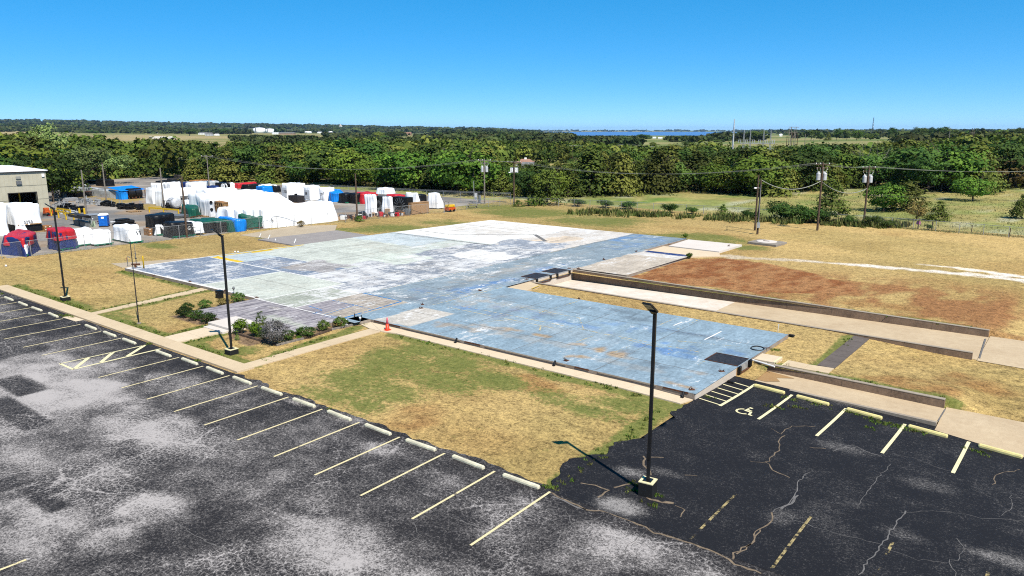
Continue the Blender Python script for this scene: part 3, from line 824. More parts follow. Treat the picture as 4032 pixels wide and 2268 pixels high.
    pl = g.noise(g.map(p, (6.5, .55, 1)), 1.0, 3, .6)
    col = g.mix(g.math('MULTIPLY', g.attr('plk'), g.ramp(pl, (.42, 1.0), (.47, 0.0))), col, (.145, .13, .14))
    col = g.mix(g.math('MULTIPLY', g.attr('plk'), g.ramp(pl, (.54, 0.0), (.60, .7))), col, (.50, .46, .44))
    col = g.mix(worn, col, g.ramp(n2, (.35, (.46, .44, .42)), (.6, (.72, .71, .69))))
    drk = g.ramp(g.math('ADD', g.math('MULTIPLY', sy, .6), g.math('MULTIPLY', n1, .4)), (.60, 0.0), (.70, .55))
    col = g.mix(drk, col, (.09, .10, .115))
    g.color(col).rough(.75).spec(.2); g.bump(n1, .15, .02)
    return np_mesh('painted_floor', np.vstack(V), np.vstack(F), g.m, parent=slab, attrs={'Col': np.vstack(C), 'worn': np.concatenate(Wn), 'plk': np.concatenate(Pk)})
build_floor()

# ------------------------------------------------------------------ lines left on the floor
def worn_paint(name, c, keep=.5, scale=3.0):
    """paint flaking off: gaps show what lies under"""
    g = G(name); p = g.pos()
    g.color(g.mix(g.noise(p, 2, 4, .7), tuple(k * .85 for k in c), tuple(min(1, k * 1.12) for k in c))).rough(.8)
    f = g.math('ADD', g.math('MULTIPLY', g.noise(p, scale, 5, .8), .6), g.math('MULTIPLY', g.noise(p, scale * .22, 3, .6), .4))
    a = g.ramp(f, (keep - .03, 1.0), (keep + .03, 0.0))
    g.put(g.b.inputs['Alpha'], a)
    return g.m
M['ln_white'] = worn_paint('flaked_white_line', (.80, .78, .74), .60)
M['ln_yel'] = worn_paint('flaked_yellow_line', (.66, .50, .16), .49)
M['ln_yel2'] = worn_paint('flaked_tan_line', (.60, .50, .28), .50)
M['ln_blue'] = worn_paint('flaked_blue_line', (.02, .20, .48), .55)
M['band_yel'] = worn_paint('flaked_yellow_band', (.70, .47, .03), .62)
M['stall'] = worn_paint('cream_stall_paint', (.74, .63, .36), .60)
M['stall_old'] = worn_paint('faded_yellow_stall_paint', (.42, .33, .15), .48)
M['stall_new'] = worn_paint('pale_yellow_stall_paint', (.80, .72, .42), .64)

def strip(name, mat, parent, a, b, w, z):
    a, b = Vector(a[:2]), Vector(b[:2]); d = (b - a).normalized(); n = Vector((-d.y, d.x)) * w / 2
    zf = (lambda x, y: z) if not callable(z) else z
    k = max(1, int((b - a).length / 1.0)); mb = MB(); vs = []
    for i in range(k + 1):
        c = a + (b - a) * i / k
        for s in (1, -1):
            q = c + n * s; vs.append((q.x, q.y, float(zf(q.x, q.y))))
    mb.add(vs, [(2 * i, 2 * i + 1, 2 * i + 3, 2 * i + 2) for i in range(k)])
    return mb.build(name, mat, parent)
zf_ = SL + .010
for m, a, b, w in (
        ('ln_white', (-61.0, 7.55), (-37.6, 7.3), .16), ('ln_white', (-47.6, -1.2), (-47.5, 7.3), .14), ('ln_white', (-38.0, -1.2), (-37.7, 7.2), .16), ('ln_white', (-38.6, -1.3), (-28.8, -1.3), .12), ('ln_white', (-37.6, 5.4), (-33.4, 5.45), .18), ('ln_white', (-33.4, -1.3), (-33.4, 5.5), .12),
        ('ln_white', (-55.2, 12.5), (-43.6, 12.5), .08), ('ln_white', (-43.5, 14.5), (-33.3, 14.7), .07), ('ln_white', (-60.2, 34.7), (-42.5, 34.4), .2), ('ln_white', (-33.1, 8), (-33.0, 33), .10),
        ('ln_yel2', (-33.2, 7.7), (-32.95, 40), .09), ('ln_yel2', (-25.4, 6.2), (-25.3, 15), .09), ('ln_yel2', (-25.2, 7.4), (-3, 7.3), .08), ('ln_yel2', (-24, 6.4), (-12, 6.35), .08), ('ln_yel2', (-22, 9.9), (-13.8, 10.0), .08), ('ln_yel2', (-13.8, 10.0), (-11.9, 7.6), .09), ('ln_yel2', (-14.7, 6.3), (-14.0, 5.2), .12),
        ('ln_yel2', (-19, 4.0), (-17.6, 6.3), .07), ('ln_yel', (-17.0, 12.6), (-16.9, 14.9), .10), ('ln_yel', (-17.1, 9.4), (-17, 12), .07), ('ln_yel2', (-10.4, 4.4), (-10.3, 6.4), .07), ('ln_yel2', (-7.2, 3.9), (-7.1, 5.8), .08), ('ln_yel', (-2.0, 4.2), (-1.95, 5.7), .13), ('ln_yel', (-4.4, 4.7), (-4.35, 6.1), .09),
        ('ln_yel', (-5.2, 8.8), (-.5, 10.4), .09), ('ln_yel2', (-6.6, 11.5), (-6.5, 14.9), .08), ('ln_yel2', (-8.1, 11.4), (-8, 14.9), .07), ('ln_white', (-7.2, 12.3), (-7.15, 13.6), .12), ('ln_white', (-3.9, 10.2), (-3.85, 12.9), .11), ('ln_yel2', (-12, 7.4), (-4.5, 6.6), .07),
        ('ln_yel2', (-32, 8.6), (-28, 9.6), .08), ('ln_yel2', (-27.2, 7.0), (-27, 12.6), .07), ('ln_yel2', (-30.6, 42), (-28.5, 42.2), .08),
        ('ln_blue', (-33.3, 5.7), (-28.4, 5.6), .16), ('ln_blue', (-28.3, 5.5), (-27.7, -.9), .20), ('ln_blue', (-30.6, 2.3), (-28.1, 2.2), .09), ('ln_blue', (-33.2, 2.3), (-30.4, 2.2), .08), ('ln_blue', (-30.3, 2.2), (-29.7, -1.2), .08), ('ln_blue', (-33.0, -.2), (-31, -.4), .09), ('ln_blue', (-31, -.4), (-30.6, -1.6), .09)):
    strip('floor_line', M[m], slab, a, b, w, zf_)
for a, b, w in (((-60.9, 7.95), (-55.6, 7.95), .75), ((-60.9, 8.3), (-60.45, 19.6), .42), ((-60.3, 12.2), (-60.2, 15.0), .75)):
    strip('yellow_band', M['band_yel'], slab, a, b, w, zf_ + .002)
GREYLINE = worn_paint('grey_scar', (.17, .16, .15), .58)
for a, b, w in (((-59.6, 34.0), (-42.0, 33.6), .28), ((-59.4, 38.0), (-52.6, 37.6), .22), ((-52.6, 37.6), (-43.6, 44.6), .24), ((-43.5, 44.7), (-38.6, 40.4), .55), ((-33.2, 34), (-33.0, 53.6), .10), ((-58, 47), (-44, 46.5), .12)):
    strip('scar', GREYLINE, slab, a, b, w, zf_ + .001)

for x in (-55, -49, -43, -38.2): strip('floor_joint', GREYLINE, slab, (x, 8), (x + .3, 53.4), .035, zf_ + .003)
for y in (3.8, 11.2, 18.6, 26, 33.4, 41, 48): strip('floor_joint', GREYLINE, slab, (-60.4, y), (-25.6 if y > 15.5 else -.3, y - .2), .035, zf_ + .003)
for x in (-19, -12.6, -6.3): strip('floor_joint', GREYLINE, slab, (x, .1), (x, 15.0), .035, zf_ + .003)
# dock levellers: steel plates in the floor, rubber bumpers on the dock face
def leveler(x0, x1, y0, y1, label):
    t = thing('dock_leveler', label, 'dock leveler', (x1, (y0 + y1) / 2, SL))
    X0, W = x0 - x1, (y1 - y0) / 2
    MB().box(X0, -.02, -W, W, .006, .03).build('deck_plate', M['dsteel'], t, bevel=.004)
    b = MB()
    for k in (-1, 1): b.box(X0, 0.0, k * (W + .03) - .02, k * (W + .03) + .02, .004, .05)
    b.box(X0 - .05, X0 - .005, -W - .05, W + .05, .004, .05)
    b.build('frame', M['rust'], t)
    MB().box(.012, .055, -W + .28, W - .28, -.42, .02).build('lip', M['steel'], t)
    MB().box(.06, .13, -W + .1, W - .1, -.52, -.46).build('bumper_rail', M['rust'], t)
    for k in (-1, 1): MB().box(.055, .2, k * (W - .02) - .12, k * (W - .02) + .12, -.42, .02).build('bumper', M['blackm'], t, bevel=.02)
    return t
leveler(-2.0, .055, 6.0, 7.75, 'steel dock leveler plate with rust at the car park end of the blue slab')
leveler(-26.9, -25.2, 20.0, 22.3, 'dark dock leveler plate nearest the grass strip at the ramp head')
leveler(-26.9, -25.2, 23.4, 25.6, 'dark dock leveler plate beside the long ramp wall')
MB().box(-25.19, -25.14, 19.6, 26.2, -1.1, .16).build('dock_face', M['whitewall'], slab)
MB().box(.004, .05, 5.8, 8.2, -1.1, .16).build('dock_face', M['straw'], slab)
# low grey pad west of the hall, tan pads and pale pads
gp = struct(MB().prism([(-69.0, 31.6), (-70, 19.4), (-61.0, 19.25), (-60.7, 30.9)], -.2, [.12] * 4).build('grey_slab', M['greypad']))
tp = struct(MB().prism([(-78.6, 31.0), (-76.0, 20.5), (-70.2, 21.0), (-69.2, 31.4), (-74.5, 36.0)], -.2, .03).build('tan_slab', M['tanpad']))
wp = struct(MB().prism([(-24.8, 47.0), (-18.1, 46.5), (-18.0, 53.4), (-25.2, 53.5)], -.2, .22).build('pale_slab', M['whitepad']))
cp = struct(MB().prism([(-25.5, 41.95), (-19.4, 41.8), (-17.0, 44.2), (-18.05, 46.45), (-25.5, 46.95)], -.2, .12).build('back_walk', M['walk2']))
kp = struct(MB().prism([(-67, -.5), (-63.5, 6.5), (-62.1, 6.5), (-62.1, 3.0), (-63.6, -.9)], -.2, .02).build('broken_slab', M['tanpad']))
# concrete pad with a round lid in the back lawn
cpad = thing('septic_tank_lid', 'square concrete pad with a pale round lid in the back lawn', 'concrete pad', (-16.4, 57.6, 0))
MB().prism([(-1.9, -1.6), (1.9, -2.1), (2.1, 1.3), (-1.6, 1.8)], -.1, .26).build('pad', M['greyconc'], cpad, bevel=.02)
MB().lathe([(1.25, .26), (1.25, .30), (1.18, .32)], n=28).build('lid', M['whitepad'], cpad)
MB().box(-.45, .3, -.12, .14, .32, .36).build('rust_plate', M['rust'], cpad)
# ================================================================== WALKS, RAMPS, WALLS
def panels(name, mat, cells, z0, z1, gap=.014):
    """a walk of separately cast panels; cells = list of quads in plan"""
    root = bpy.data.objects.new(name, None); COL.objects.link(root); root['kind'] = 'structure'
    r = random.Random(len(cells))
    for q in cells:
        c = Vector((sum(p[0] for p in q) / 4, sum(p[1] for p in q) / 4))
        poly = []
        for p in q:
            v = Vector(p[:2]) - c; l = v.length
            poly.append(tuple(c + v * (1 - gap / l)))
        dz = r.uniform(-.006, .006)
        top = [(z1(p[0], p[1]) if callable(z1) else z1) + dz for p in poly]
        MB().prism(poly, z0, top).build('panel', mat, root)
    return root
def run(a0, a1, b0, b1, n):
    """cells between edge a0->a1 and edge b0->b1"""
    f = lambda p, q, k: (p[0] + (q[0] - p[0]) * k / n, p[1] + (q[1] - p[1]) * k / n)
    return [(f(a0, a1, k), f(a0, a1, k + 1), f(b0, b1, k + 1), f(b0, b1, k)) for k in range(n)]
panels('sidewalk', M['walk'], run((-62.5, -12.92), (-23.0, -12.78), (-62.5, -11.75), (-23.0, -11.62), 26), -.2, .10)
panels('cross_walk', M['walk'], run((-47.35, -1.3), (-45.35, -11.7), (-46.2, -1.3), (-44.55, -11.7), 7), -.2, .045)
panels('entry_walk', M['walk2'], run((-33.9, -11.62), (-34.1, -8.45), (-31.9, -11.62), (-31.8, -8.45), 2), -.2, .06)
panels('garden_walk', M['walk'], run((-24.25, -11.62), (-24.45, -1.3), (-23.2, -11.62), (-23.25, -1.3), 7), -.2, .045)
panels('corner_walk', M['walk2'], [((-25.85, -.92), (-24.45, -1.3), (-23.25, -1.3), (-25.75, -.02)), ((-23.25, -1.3), (-22.0, -1.0), (-22.0, -.03), (-25.75, -.02))], -.2, .05)
panels('wing_walk', M['walk2'], run((-22.0, -1.0), (-.25, -1.12), (-22.0, -.04), (-.03, -.04), 13), -.4, lambda x, y: float(zL(x, y)) + .05)
def quad_patch(name, mat, q, z):
    return struct(MB().add([(p[0], p[1], z if not isinstance(z, (list, tuple)) else z[i]) for i, p in enumerate(q)], [(0, 1, 2, 3)]).build(name, mat))
quad_patch('crossing_slab', M['walk2'], [(-45.6, -13.6), (-43.4, -13.5), (-43.4, -12.9), (-45.6, -12.95)], .03)
# front steps
fs = thing('front_steps', 'two pale concrete steps and landing at the old lobby', 'steps', (-33, -8, 0))
MB().box(-1.15, 1.35, -.55, -.02, -.2, .13).build('step', M['whitepad'], fs, bevel=.015)
MB().box(-1.5, 1.5, 0.0, 2.3, -.2, .285).build('landing', M['whitepad'], fs, bevel=.015)
strip('mat_stain', M['rust'], slab, (-31.3, -5.7), (-30.6, -5.75), .5, SL + .012)

# ---- long ramp to the inner dock
def slope_sheet(name, mat, q, zs, parent=None, n=12):
    """four corners, lofted"""
    vs = []; fs = []
    for i in range(n + 1):
        a = Vector((*q[0], zs[0])).lerp(Vector((*q[1], zs[1])), i / n); b = Vector((*q[3], zs[3])).lerp(Vector((*q[2], zs[2])), i / n)
        vs += [a, b]
    fs = [(2 * i, 2 * i + 2, 2 * i + 3, 2 * i + 1) for i in range(n)]
    return struct(MB().add(vs, fs).build(name, mat, parent))
slope_sheet('ramp', M['rampw'], [(-25.2, 19.5), (-8, 19.2), (-8, 26.0), (-25.2, 26.3)], [-.80, -.63, -.63, -.80])
slope_sheet('ramp_lower', M['ramp'], [(-8, 19.2), (10.9, 18.9), (10.9, 25.6), (-8, 26.0)], [-.63, -.43, -.43, -.63])
slope_sheet('driveway', M['ramp'], [(10.93, 18.6), (62, 16.0), (62, 25.6), (10.93, 25.9)], [-.40, -.40, -.40, -.40])
def wall(name, label, a, b, w, z0, z1a, z1b, n=6, mat=None, cap=True):
    t = thing(name, label, 'wall', (a[0], a[1], 0))
    a, b = Vector(a), Vector(b); d = (b - a); nrm = Vector((-d.y, d.x)).normalized() * w
    for k in range(n):      # cast lengths with open joints
        p, q = a + d * (k / n), a + d * ((k + 1) / n) - d.normalized() * .012
        za_, zb_ = z1a + (z1b - z1a) * k / n, z1a + (z1b - z1a) * (k + 1) / n
        o2 = [p - a, q - a, q - a + nrm, p - a + nrm]
        MB().prism([tuple(v) for v in o2], z0, [za_, zb_, zb_, za_]).build('wall_panel', mat or M['wallc'], t)
        if cap:
            e = nrm.normalized() * .012
            MB().prism([tuple(v) for v in (o2[0] - e, o2[1] - e, o2[2] + e, o2[3] + e)], [za_ + .002, zb_ + .002, zb_ + .002, za_ + .002], [za_ + .035, zb_ + .035, zb_ + .035, za_ + .035]).build('cap', M['wallcap'], t)
    return t
wall('retaining_wall', 'long brown stained retaining wall along the far side of the ramp', (-25.1, 26.3), (10.85, 25.6), .28, -1.1, .2, .05, 10)
wall('ramp_curb', 'low dark concrete kerb wall between the ramp and the dry grass strip', (-25.15, 19.25), (10.65, 18.65), .26, -1.1, .04, .02, 9, M['wallc'])
wall('dock_wall', 'stained retaining wall beside the sealed car park and its apron', (.25, 8.16), (10.64, 7.86), .28, -1.1, .03, .03, 4)
slope_sheet('apron', M['ramp'], [(.06, 5.62), (10.7, 5.35), (10.7, 7.88), (.06, 8.18)], [-.36, -.42, -.42, -.36])
dx_, df_ = np.meshgrid(np.linspace(10.72, 62, 40), np.linspace(0, 1, 8), indexing='ij')
de_ = 4.6 - (dx_ - 10.72) * .2; dy_ = de_ + (8.2 - de_) * df_
dz_ = (zR(dx_, de_) + .042) * (1 - sm(df_ * 1.6)) + (-.43 - .002 * (dx_ - 10.7)) * sm(df_ * 1.6)
np_mesh('apron_drive', np.c_[dx_.ravel(), dy_.ravel(), dz_.ravel()], grid_faces(40, 8), M['ramp'], smooth=True, kind='structure')
struct(MB().prism([(.05, 5.45), (10.68, 5.2), (10.68, 5.42), (.05, 5.68)], -1.2, [-.33, -.36, -.36, -.33]).build('apron_kerb', M['wallcap']))
struct(MB().add([(x, y, -.35 + .03 * (i == 8)) for i, (x, y) in enumerate(((.1, 5.9), (.9, 6.15), (1.7, 6.05), (2.4, 6.6), (2.0, 7.1), (2.9, 7.7), (1.3, 8.05), (.1, 8.1), (.7, 7.2)))], [(i, (i + 1) % 8, 8) for i in range(8)]).build('straw_drift', M['straw']))
# side steps by the car park dock
ss = thing('side_steps', 'yellow edged concrete stoop with one step beside the blue slab', 'steps', (.1, 9.2, 0))
MB().box(.0, 1.3, -.7, .75, -.6, .13).build('landing', M['walk2'], ss, bevel=.012)
MB().box(1.31, 1.75, -.7, .7, -.6, -.02).build('step', M['walk2'], ss, bevel=.012)
MB().box(1.2, 1.302, -.702, .752, .132, .142).build('edge_stripe', M['stall_new'], ss)
MB().box(1.66, 1.752, -.702, .702, -.018, -.008).build('edge_stripe', M['stall_new'], ss)
panels('side_walk', M['walk'], [((1.85, 8.6), (3.1, 8.6), (3.1, 9.7), (1.85, 9.8)), ((3.1, 8.6), (4.5, 8.7), (4.5, 9.9), (3.1, 9.7))], -.6, lambda x, y: float(zL(x, y)) + .04)
pw = bpy.data.objects.new('dark_path', None); COL.objects.link(pw); pw['kind'] = 'structure'
for k in range(6):
    y0, y1 = 9.95 + k * 1.45, 9.95 + (k + 1) * 1.45 - .02
    MB().prism([(3.5, y0), (4.5, y0), (4.5, y1), (3.5, y1)], -.9, [float(zL(x, y)) + .03 for x, y in ((3.5, y0), (4.5, y0), (4.5, y1), (3.5, y1))]).build('panel', M['darkwalk'], pw)
struct(MB().prism([(-25.2, 15.35), (-23.0, 15.35), (-23.4, 18.2), (-25.15, 19.0)], -.3, .16).build('dock_landing', M['walk']))
strip('yellow_edge', M['band_yel'], slab, (-23.15, 16.6), (-23.4, 18.1), .12, .166)

# ================================================================== PARKING LINES AND STOPS
zo = .028
SPACE = 2.866
for k in range(11):
    x = .05 - SPACE * k
    strip('stall_line', M['stall'], lot_old, (x + .02, -18.2), (x - .05, -13.32), .105, zo)
for x, a, b in ((-35.95, -18.5, -13.55), (-38.9, -18.55, -13.6), (-42.15, -18.6, -13.65), (-45.0, -18.6, -13.75), (-47.9, -18.6, -13.8), (-50.9, -18.6, -13.85), (-53.95, -18.6, -13.85), (-56.9, -18.6, -13.85), (-59.9, -18.6, -13.85), (-62.9, -18.6, -13.9)):
    strip('stall_line', M['stall'], lot_old, (x, a), (x - .08, b), .105, zo)
for a, b, w in (((-33.15, -18.5), (-33.05, -13.3), .12), ((-31.34, -18.48), (-31.4, -13.1), .17), ((-33.2, -18.5), (-31.3, -18.47), .15), ((-33.05, -16.9), (-31.5, -18.3), .24), ((-33.05, -15.4), (-31.5, -16.8), .24), ((-33.0, -13.4), (-31.5, -15.2), .24)):
    strip('hatch_line', M['stall_new'], lot_old, a, b, w, zo + .004)
a_, b_ = P(*z15(0, 1400)), P(*z15(205, 1320))
strip('stall_line', M['stall'], lot_old, b_, a_ + (a_ - b_) * 1.2, .11, zo)
zn = lambda x, y: float(zR(x, y)) + .038
for x, y0, y1 in ((3.68, -.35, 4.75), (6.55, -.5, 4.65), (9.42, -.45, 4.45), (12.25, -.55, 4.15), (15.1, -.6, 3.8)):
    strip('stall_line', M['stall_new'], lot_new, (x - .05, y0), (x, y1), .15, zn)
strip('hatch_line', M['stall_new'], lot_new, (1.42, .1), (1.5, 5.05), .16, zn)
for k in range(6):
    y = .25 + k * .82
    strip('hatch_line', M['stall_new'], lot_new, (.12, y + .18), (1.36, y), .10, zn)
for x in (5.85, 8.7, 11.47, 14.3):
    strip('stall_line', M['stall_old'], lot_new, (x + .03, -13.2), (x, -8.9), .10, zn)
# wheelchair emblem, painted
def wheelchair():
    o = P(*z7(1070, 530), -.12); s = 1.0
    mb = MB()
    ex, ey = Vector((.80, -.10)), Vector((.12, .92))     # emblem axes on the ground
    def pt(u, v):
        q = Vector((o.x, o.y)) + ex * u * s + ey * v * s
        return (q.x, q.y, zn(q.x, q.y) + .004)
    def stroke(pts, w):
        for i in range(len(pts) - 1):
            a, b = Vector(pts[i]), Vector(pts[i + 1]); d = (b - a).normalized(); n = Vector((-d.y, d.x)) * w / 2; a = a - d * w * .3; b = b + d * w * .3
            mb.add([pt(*(a + n)), pt(*(b + n)), pt(*(b - n)), pt(*(a - n))], [(3, 2, 1, 0)])
    arc = [(.0 + .42 * math.cos(t), -.12 + .42 * math.sin(t)) for t in [R(120 + i * 20) for i in range(11)]]
    stroke(arc, .13)
    stroke([(-.02, .52), (.0, .10), (.38, .10), (.52, -.36), (.68, -.36)], .14)
    stroke([(-.02, .30), (.30, .30)], .11)
    stroke([(-.06, .74), (.06, .74)], .17)
    return mb.build('wheelchair_symbol', M['stall_new'], lot_new)
wheelchair()

# wheel stops: cast blocks with chamfered ends
def stop_mesh(l, w, h, name):
    mb = MB()
    prof = [(-w / 2, 0), (w / 2, 0), (w / 2, h * .55), (w * .33, h), (-w * .33, h), (-w / 2, h * .55)]
    xs = [(-l / 2, .0), (-l / 2 + .05, 1), (l / 2 - .05, 1), (l / 2, .0)]
    vs = []
    for x, k in xs:
        for y, z in prof: vs.append((x, y * (.86 + .14 * k), z * (.8 + .2 * k)))
    n = 6; fs = [tuple(range(n - 1, -1, -1)), tuple(range(3 * n, 4 * n))]
    for s in range(3): fs += [(s * n + i, s * n + (i + 1) % n, (s + 1) * n + (i + 1) % n, (s + 1) * n + i) for i in range(n)]
    mb.add(vs, fs)
    me = bpy.data.meshes.new(name); me.from_pydata(mb.v, [], mb.f); me.update()
    return me
M['stopc'] = simple('cream_wheel_stop_paint', (.80, .74, .52), .8, .22, 3, c2=(.40, .37, .30))
M['stopy'] = simple('yellow_wheel_stop_paint', (.83, .72, .30), .8, .15, 3, c2=(.58, .47, .20))
ma, mbm = stop_mesh(1.83, .17, .13, 'wheel_stop'), stop_mesh(1.75, .19, .15, 'wheel_stop_yellow')
ma.materials.append(M['stopc']); mbm.materials.append(M['stopy'])
ORD = ['first', 'second', 'third', 'fourth', 'fifth', 'sixth', 'seventh', 'eighth', 'ninth', 'tenth', 'eleventh', 'twelfth', 'thirteenth', 'fourteenth', 'fifteenth', 'sixteenth', 'seventeenth', 'eighteenth', 'nineteenth', 'twentieth']
sx = [-1.40 - SPACE * k for k in range(11)] + [-34.7, -37.6, -40.6] + [-46.7, -49.9, -52.8, -55.9, -58.9]
for k, x in enumerate(sx):
    o = link('wheel_stop', ma, None, (x, -13.42 if x > -30 else -13.6 if x > -45 else -13.8, .024))
    o.rotation_euler = (0, 0, R(random.Random(k).uniform(-1.6, 1.6) - .6))
    tag(o, 'cream wheel stop, %s from the lawn corner in the long worn row' % ORD[k], 'wheel stop', 'wheel stops of the old car park')
for k, (x, y) in enumerate(((2.45, 4.62), (4.85, 4.50), (7.5, 4.38), (10.5, 4.05), (13.55, 3.75))):
    o = link('wheel_stop', mbm, None, (x, y, zn(x, y) - .004)); o.rotation_euler = (0, math.atan2(.030, 1) , R(-3 - k * .5))
    tag(o, 'yellow wheel stop, %s from the blue slab in the short sealed row' % ORD[k], 'wheel stop', 'wheel stops of the sealed car park')

# cracks with weeds and washed-out sand in them
CRK_T = simple('sand_filled_crack', (.215, .16, .105), .95, .4, 5)
CRK_G = simple('grey_crack', (.165, .155, .148), .95, .35, 5)
def crack(pts, w, mat, parent, zfun, seed):
    r = random.Random(seed); P2 = []
    for i in range(len(pts) - 1):
        a, b = Vector(pts[i][:2]), Vector(pts[i + 1][:2]); n = max(2, int((b - a).length / .22))
        for k in range(n):
            q = a.lerp(b, k / n); P2.append(q + Vector((r.gauss(0, .035), r.gauss(0, .035))))
    P2.append(Vector(pts[-1][:2])); vs = []
    for i, q in enumerate(P2):
        d = (P2[min(i + 1, len(P2) - 1)] - P2[max(i - 1, 0)]).normalized(); n = Vector((-d.y, d.x)) * (w * r.uniform(.25, .75))
        n2 = Vector((-d.y, d.x)) * (w * r.uniform(.25, .75))
        for s in (q + n, q - n2): vs.append((s.x, s.y, zfun(s.x, s.y)))
    MB().add(vs, [(2 * i, 2 * i + 1, 2 * i + 3, 2 * i + 2) for i in range(len(P2) - 1)]).build('crack', mat, parent)
zc_n = lambda x, y: float(zR(x, y)) + .034
zc_o = lambda x, y: .026
cr = lambda zf, *p: [P(*zf(*q)) for q in p]
CRACKS = [
    (cr(z10, (318, 500), (282, 540), (285, 590), (200, 690), (240, 740), (350, 790)), .09, CRK_T, 1), (cr(z10, (80, 685), (195, 695)), .05, CRK_T, 1), (cr(z10, (220, 455), (300, 495), (330, 455), (370, 435), (520, 430)), .06, CRK_T, 1),
    (cr(z10, (470, 755), (395, 820), (410, 880), (330, 980), (240, 1030)), .09, CRK_G, 1), (cr(z10, (405, 910), (370, 950), (290, 1010)), .22, CRK_G, 1), (cr(z10, (240, 1030), (240, 1080), (110, 1180), (120, 1225), (0, 1310)), .10, CRK_T, 1), (cr(z10, (300, 1025), (380, 1085), (590, 1150), (800, 1200), (960, 1240)), .06, CRK_G, 1),
    (cr(z10, (1020, 670), (920, 790), (850, 890), (805, 965)), .06, CRK_G, 1), (cr(z10, (1110, 1000), (1050, 1090), (960, 1240), (870, 1350), (800, 1449)), .12, CRK_G, 1), (cr(z10, (1090, 1010), (1290, 985), (1500, 1000), (1620, 1025), (1890, 1030)), .05, CRK_G, 1),
    (cr(z10, (1880, 665), (1720, 705), (1690, 780)), .07, CRK_T, 1), (cr(z10, (1050, 600), (1200, 625), (1300, 670), (1420, 700)), .04, CRK_G, 1), (cr(z10, (1460, 1180), (1500, 1260), (1450, 1340), (1390, 1330), (1440, 1449)), .06, CRK_G, 1), (cr(z10, (480, 578), (590, 582)), .09, CRK_T, 1), (cr(z10, (1810, 850), (1830, 930), (1750, 1000)), .05, CRK_G, 1),
    (cr(z10, (960, 1260), (1180, 1330), (1380, 1360)), .04, CRK_G, 1), (cr(z10, (640, 600), (760, 545), (860, 590), (960, 620)), .10, CRK_G, 1),
    (cr(z9, (1390, 150), (1370, 240), (1450, 300), (1440, 390)), .16, CRK_T, 1), (cr(z9, (1440, 160), (1580, 160)), .14, CRK_T, 1), (cr(z9, (750, 420), (900, 460), (1020, 500), (910, 570)), .16, CRK_T, 1), (cr(z9, (1070, 465), (1250, 430)), .16, CRK_T, 1), (cr(z9, (1400, 570), (1500, 610), (1680, 630)), .26, CRK_T, 1), (cr(z9, (1690, 650), (1790, 700), (1750, 770)), .07, CRK_T, 1), (cr(z9, (1780, 330), (1920, 345)), .08, CRK_T, 1),
    (cr(z9, (2570, 890), (2500, 960), (2460, 1040), (2310, 1140), (2280, 1200)), .10, CRK_T, 1),
    (cr(z9, (440, 520), (560, 590), (800, 690), (1000, 720), (1150, 770), (1320, 840), (1480, 925), (1640, 970), (1830, 1030), (2100, 1120), (2290, 1240), (2570, 1340)), .17, CRK_T, 0), (cr(z9, (450, 560), (620, 630), (790, 690)), .22, CRK_G, 0),
    (cr(z9, (960, 760), (840, 800), (640, 830), (560, 920), (490, 1020), (430, 1060)), .07, CRK_G, 0), (cr(z9, (640, 830), (590, 700), (540, 680), (380, 700)), .05, CRK_G, 0), (cr(z9, (0, 1030), (250, 1050), (420, 1065)), .05, CRK_G, 0), (cr(z9, (420, 1065), (600, 1130), (800, 1225), (1030, 1200), (1180, 1140), (1240, 1040), (1380, 930)), .09, CRK_G, 0), (cr(z9, (1030, 1200), (1030, 1290)), .06, CRK_G, 0), (cr(z9, (1240, 1060), (1340, 1010), (1480, 1100)), .06, CRK_G, 0),
    (cr(z11, (1100, 700), (1240, 800), (1340, 900), (1500, 970), (1620, 1020)), .06, CRK_G, 0), (cr(z11, (1620, 1010), (1740, 1060), (1960, 1160)), .09, CRK_G, 0), (cr(z11, (560, 640), (580, 700), (700, 740), (830, 820)), .05, CRK_G, 0), (cr(z11, (1240, 1040), (1300, 1130), (1180, 1220)), .05, CRK_G, 0),
    (cr(z15, (1280, 980), (1400, 1040), (1520, 1130), (1700, 1220), (1830, 1330)), .07, CRK_G, 0), (cr(z15, (900, 1150), (1000, 1260), (1100, 1300)), .06, CRK_G, 0), (cr(z15, (1300, 570), (1460, 610), (1600, 690), (1760, 760), (1960, 830)), .05, CRK_G, 0), (cr(z15, (2020, 900), (2160, 980), (2300, 1070)), .06, CRK_G, 0), (cr(z15, (2000, 1250), (2150, 1330), (2280, 1300), (2440, 1300), (2576, 1360)), .08, CRK_G, 0),
    (cr(z15, (1300, 540), (1480, 430), (1680, 420), (1740, 490)), .05, CRK_G, 0), (cr(z15, (1560, 1150), (1800, 1260), (1900, 1350)), .05, CRK_G, 0), (cr(z15, (720, 1100), (620, 1250), (760, 1330)), .04, CRK_G, 0),
    (cr(z8, (0, 455), (120, 520), (330, 600), (470, 655)), .07, CRK_G, 0)]
for i, (pts, w, m, rt) in enumerate(CRACKS):
    crack(pts, w * (.36 if m is CRK_G else .5), m, lot_new if rt else lot_old, (zc_n if rt else zc_o), i)
# ramp and apron joints
strip('joint', CRK_G, None, (10.75, 24.9), (11.0, 19.2), .10, -.392).__setitem__('kind', 'structure')
strip('joint', CRK_G, None, (10.72, 7.7), (10.7, 5.6), .07, -.405).__setitem__('kind', 'structure')

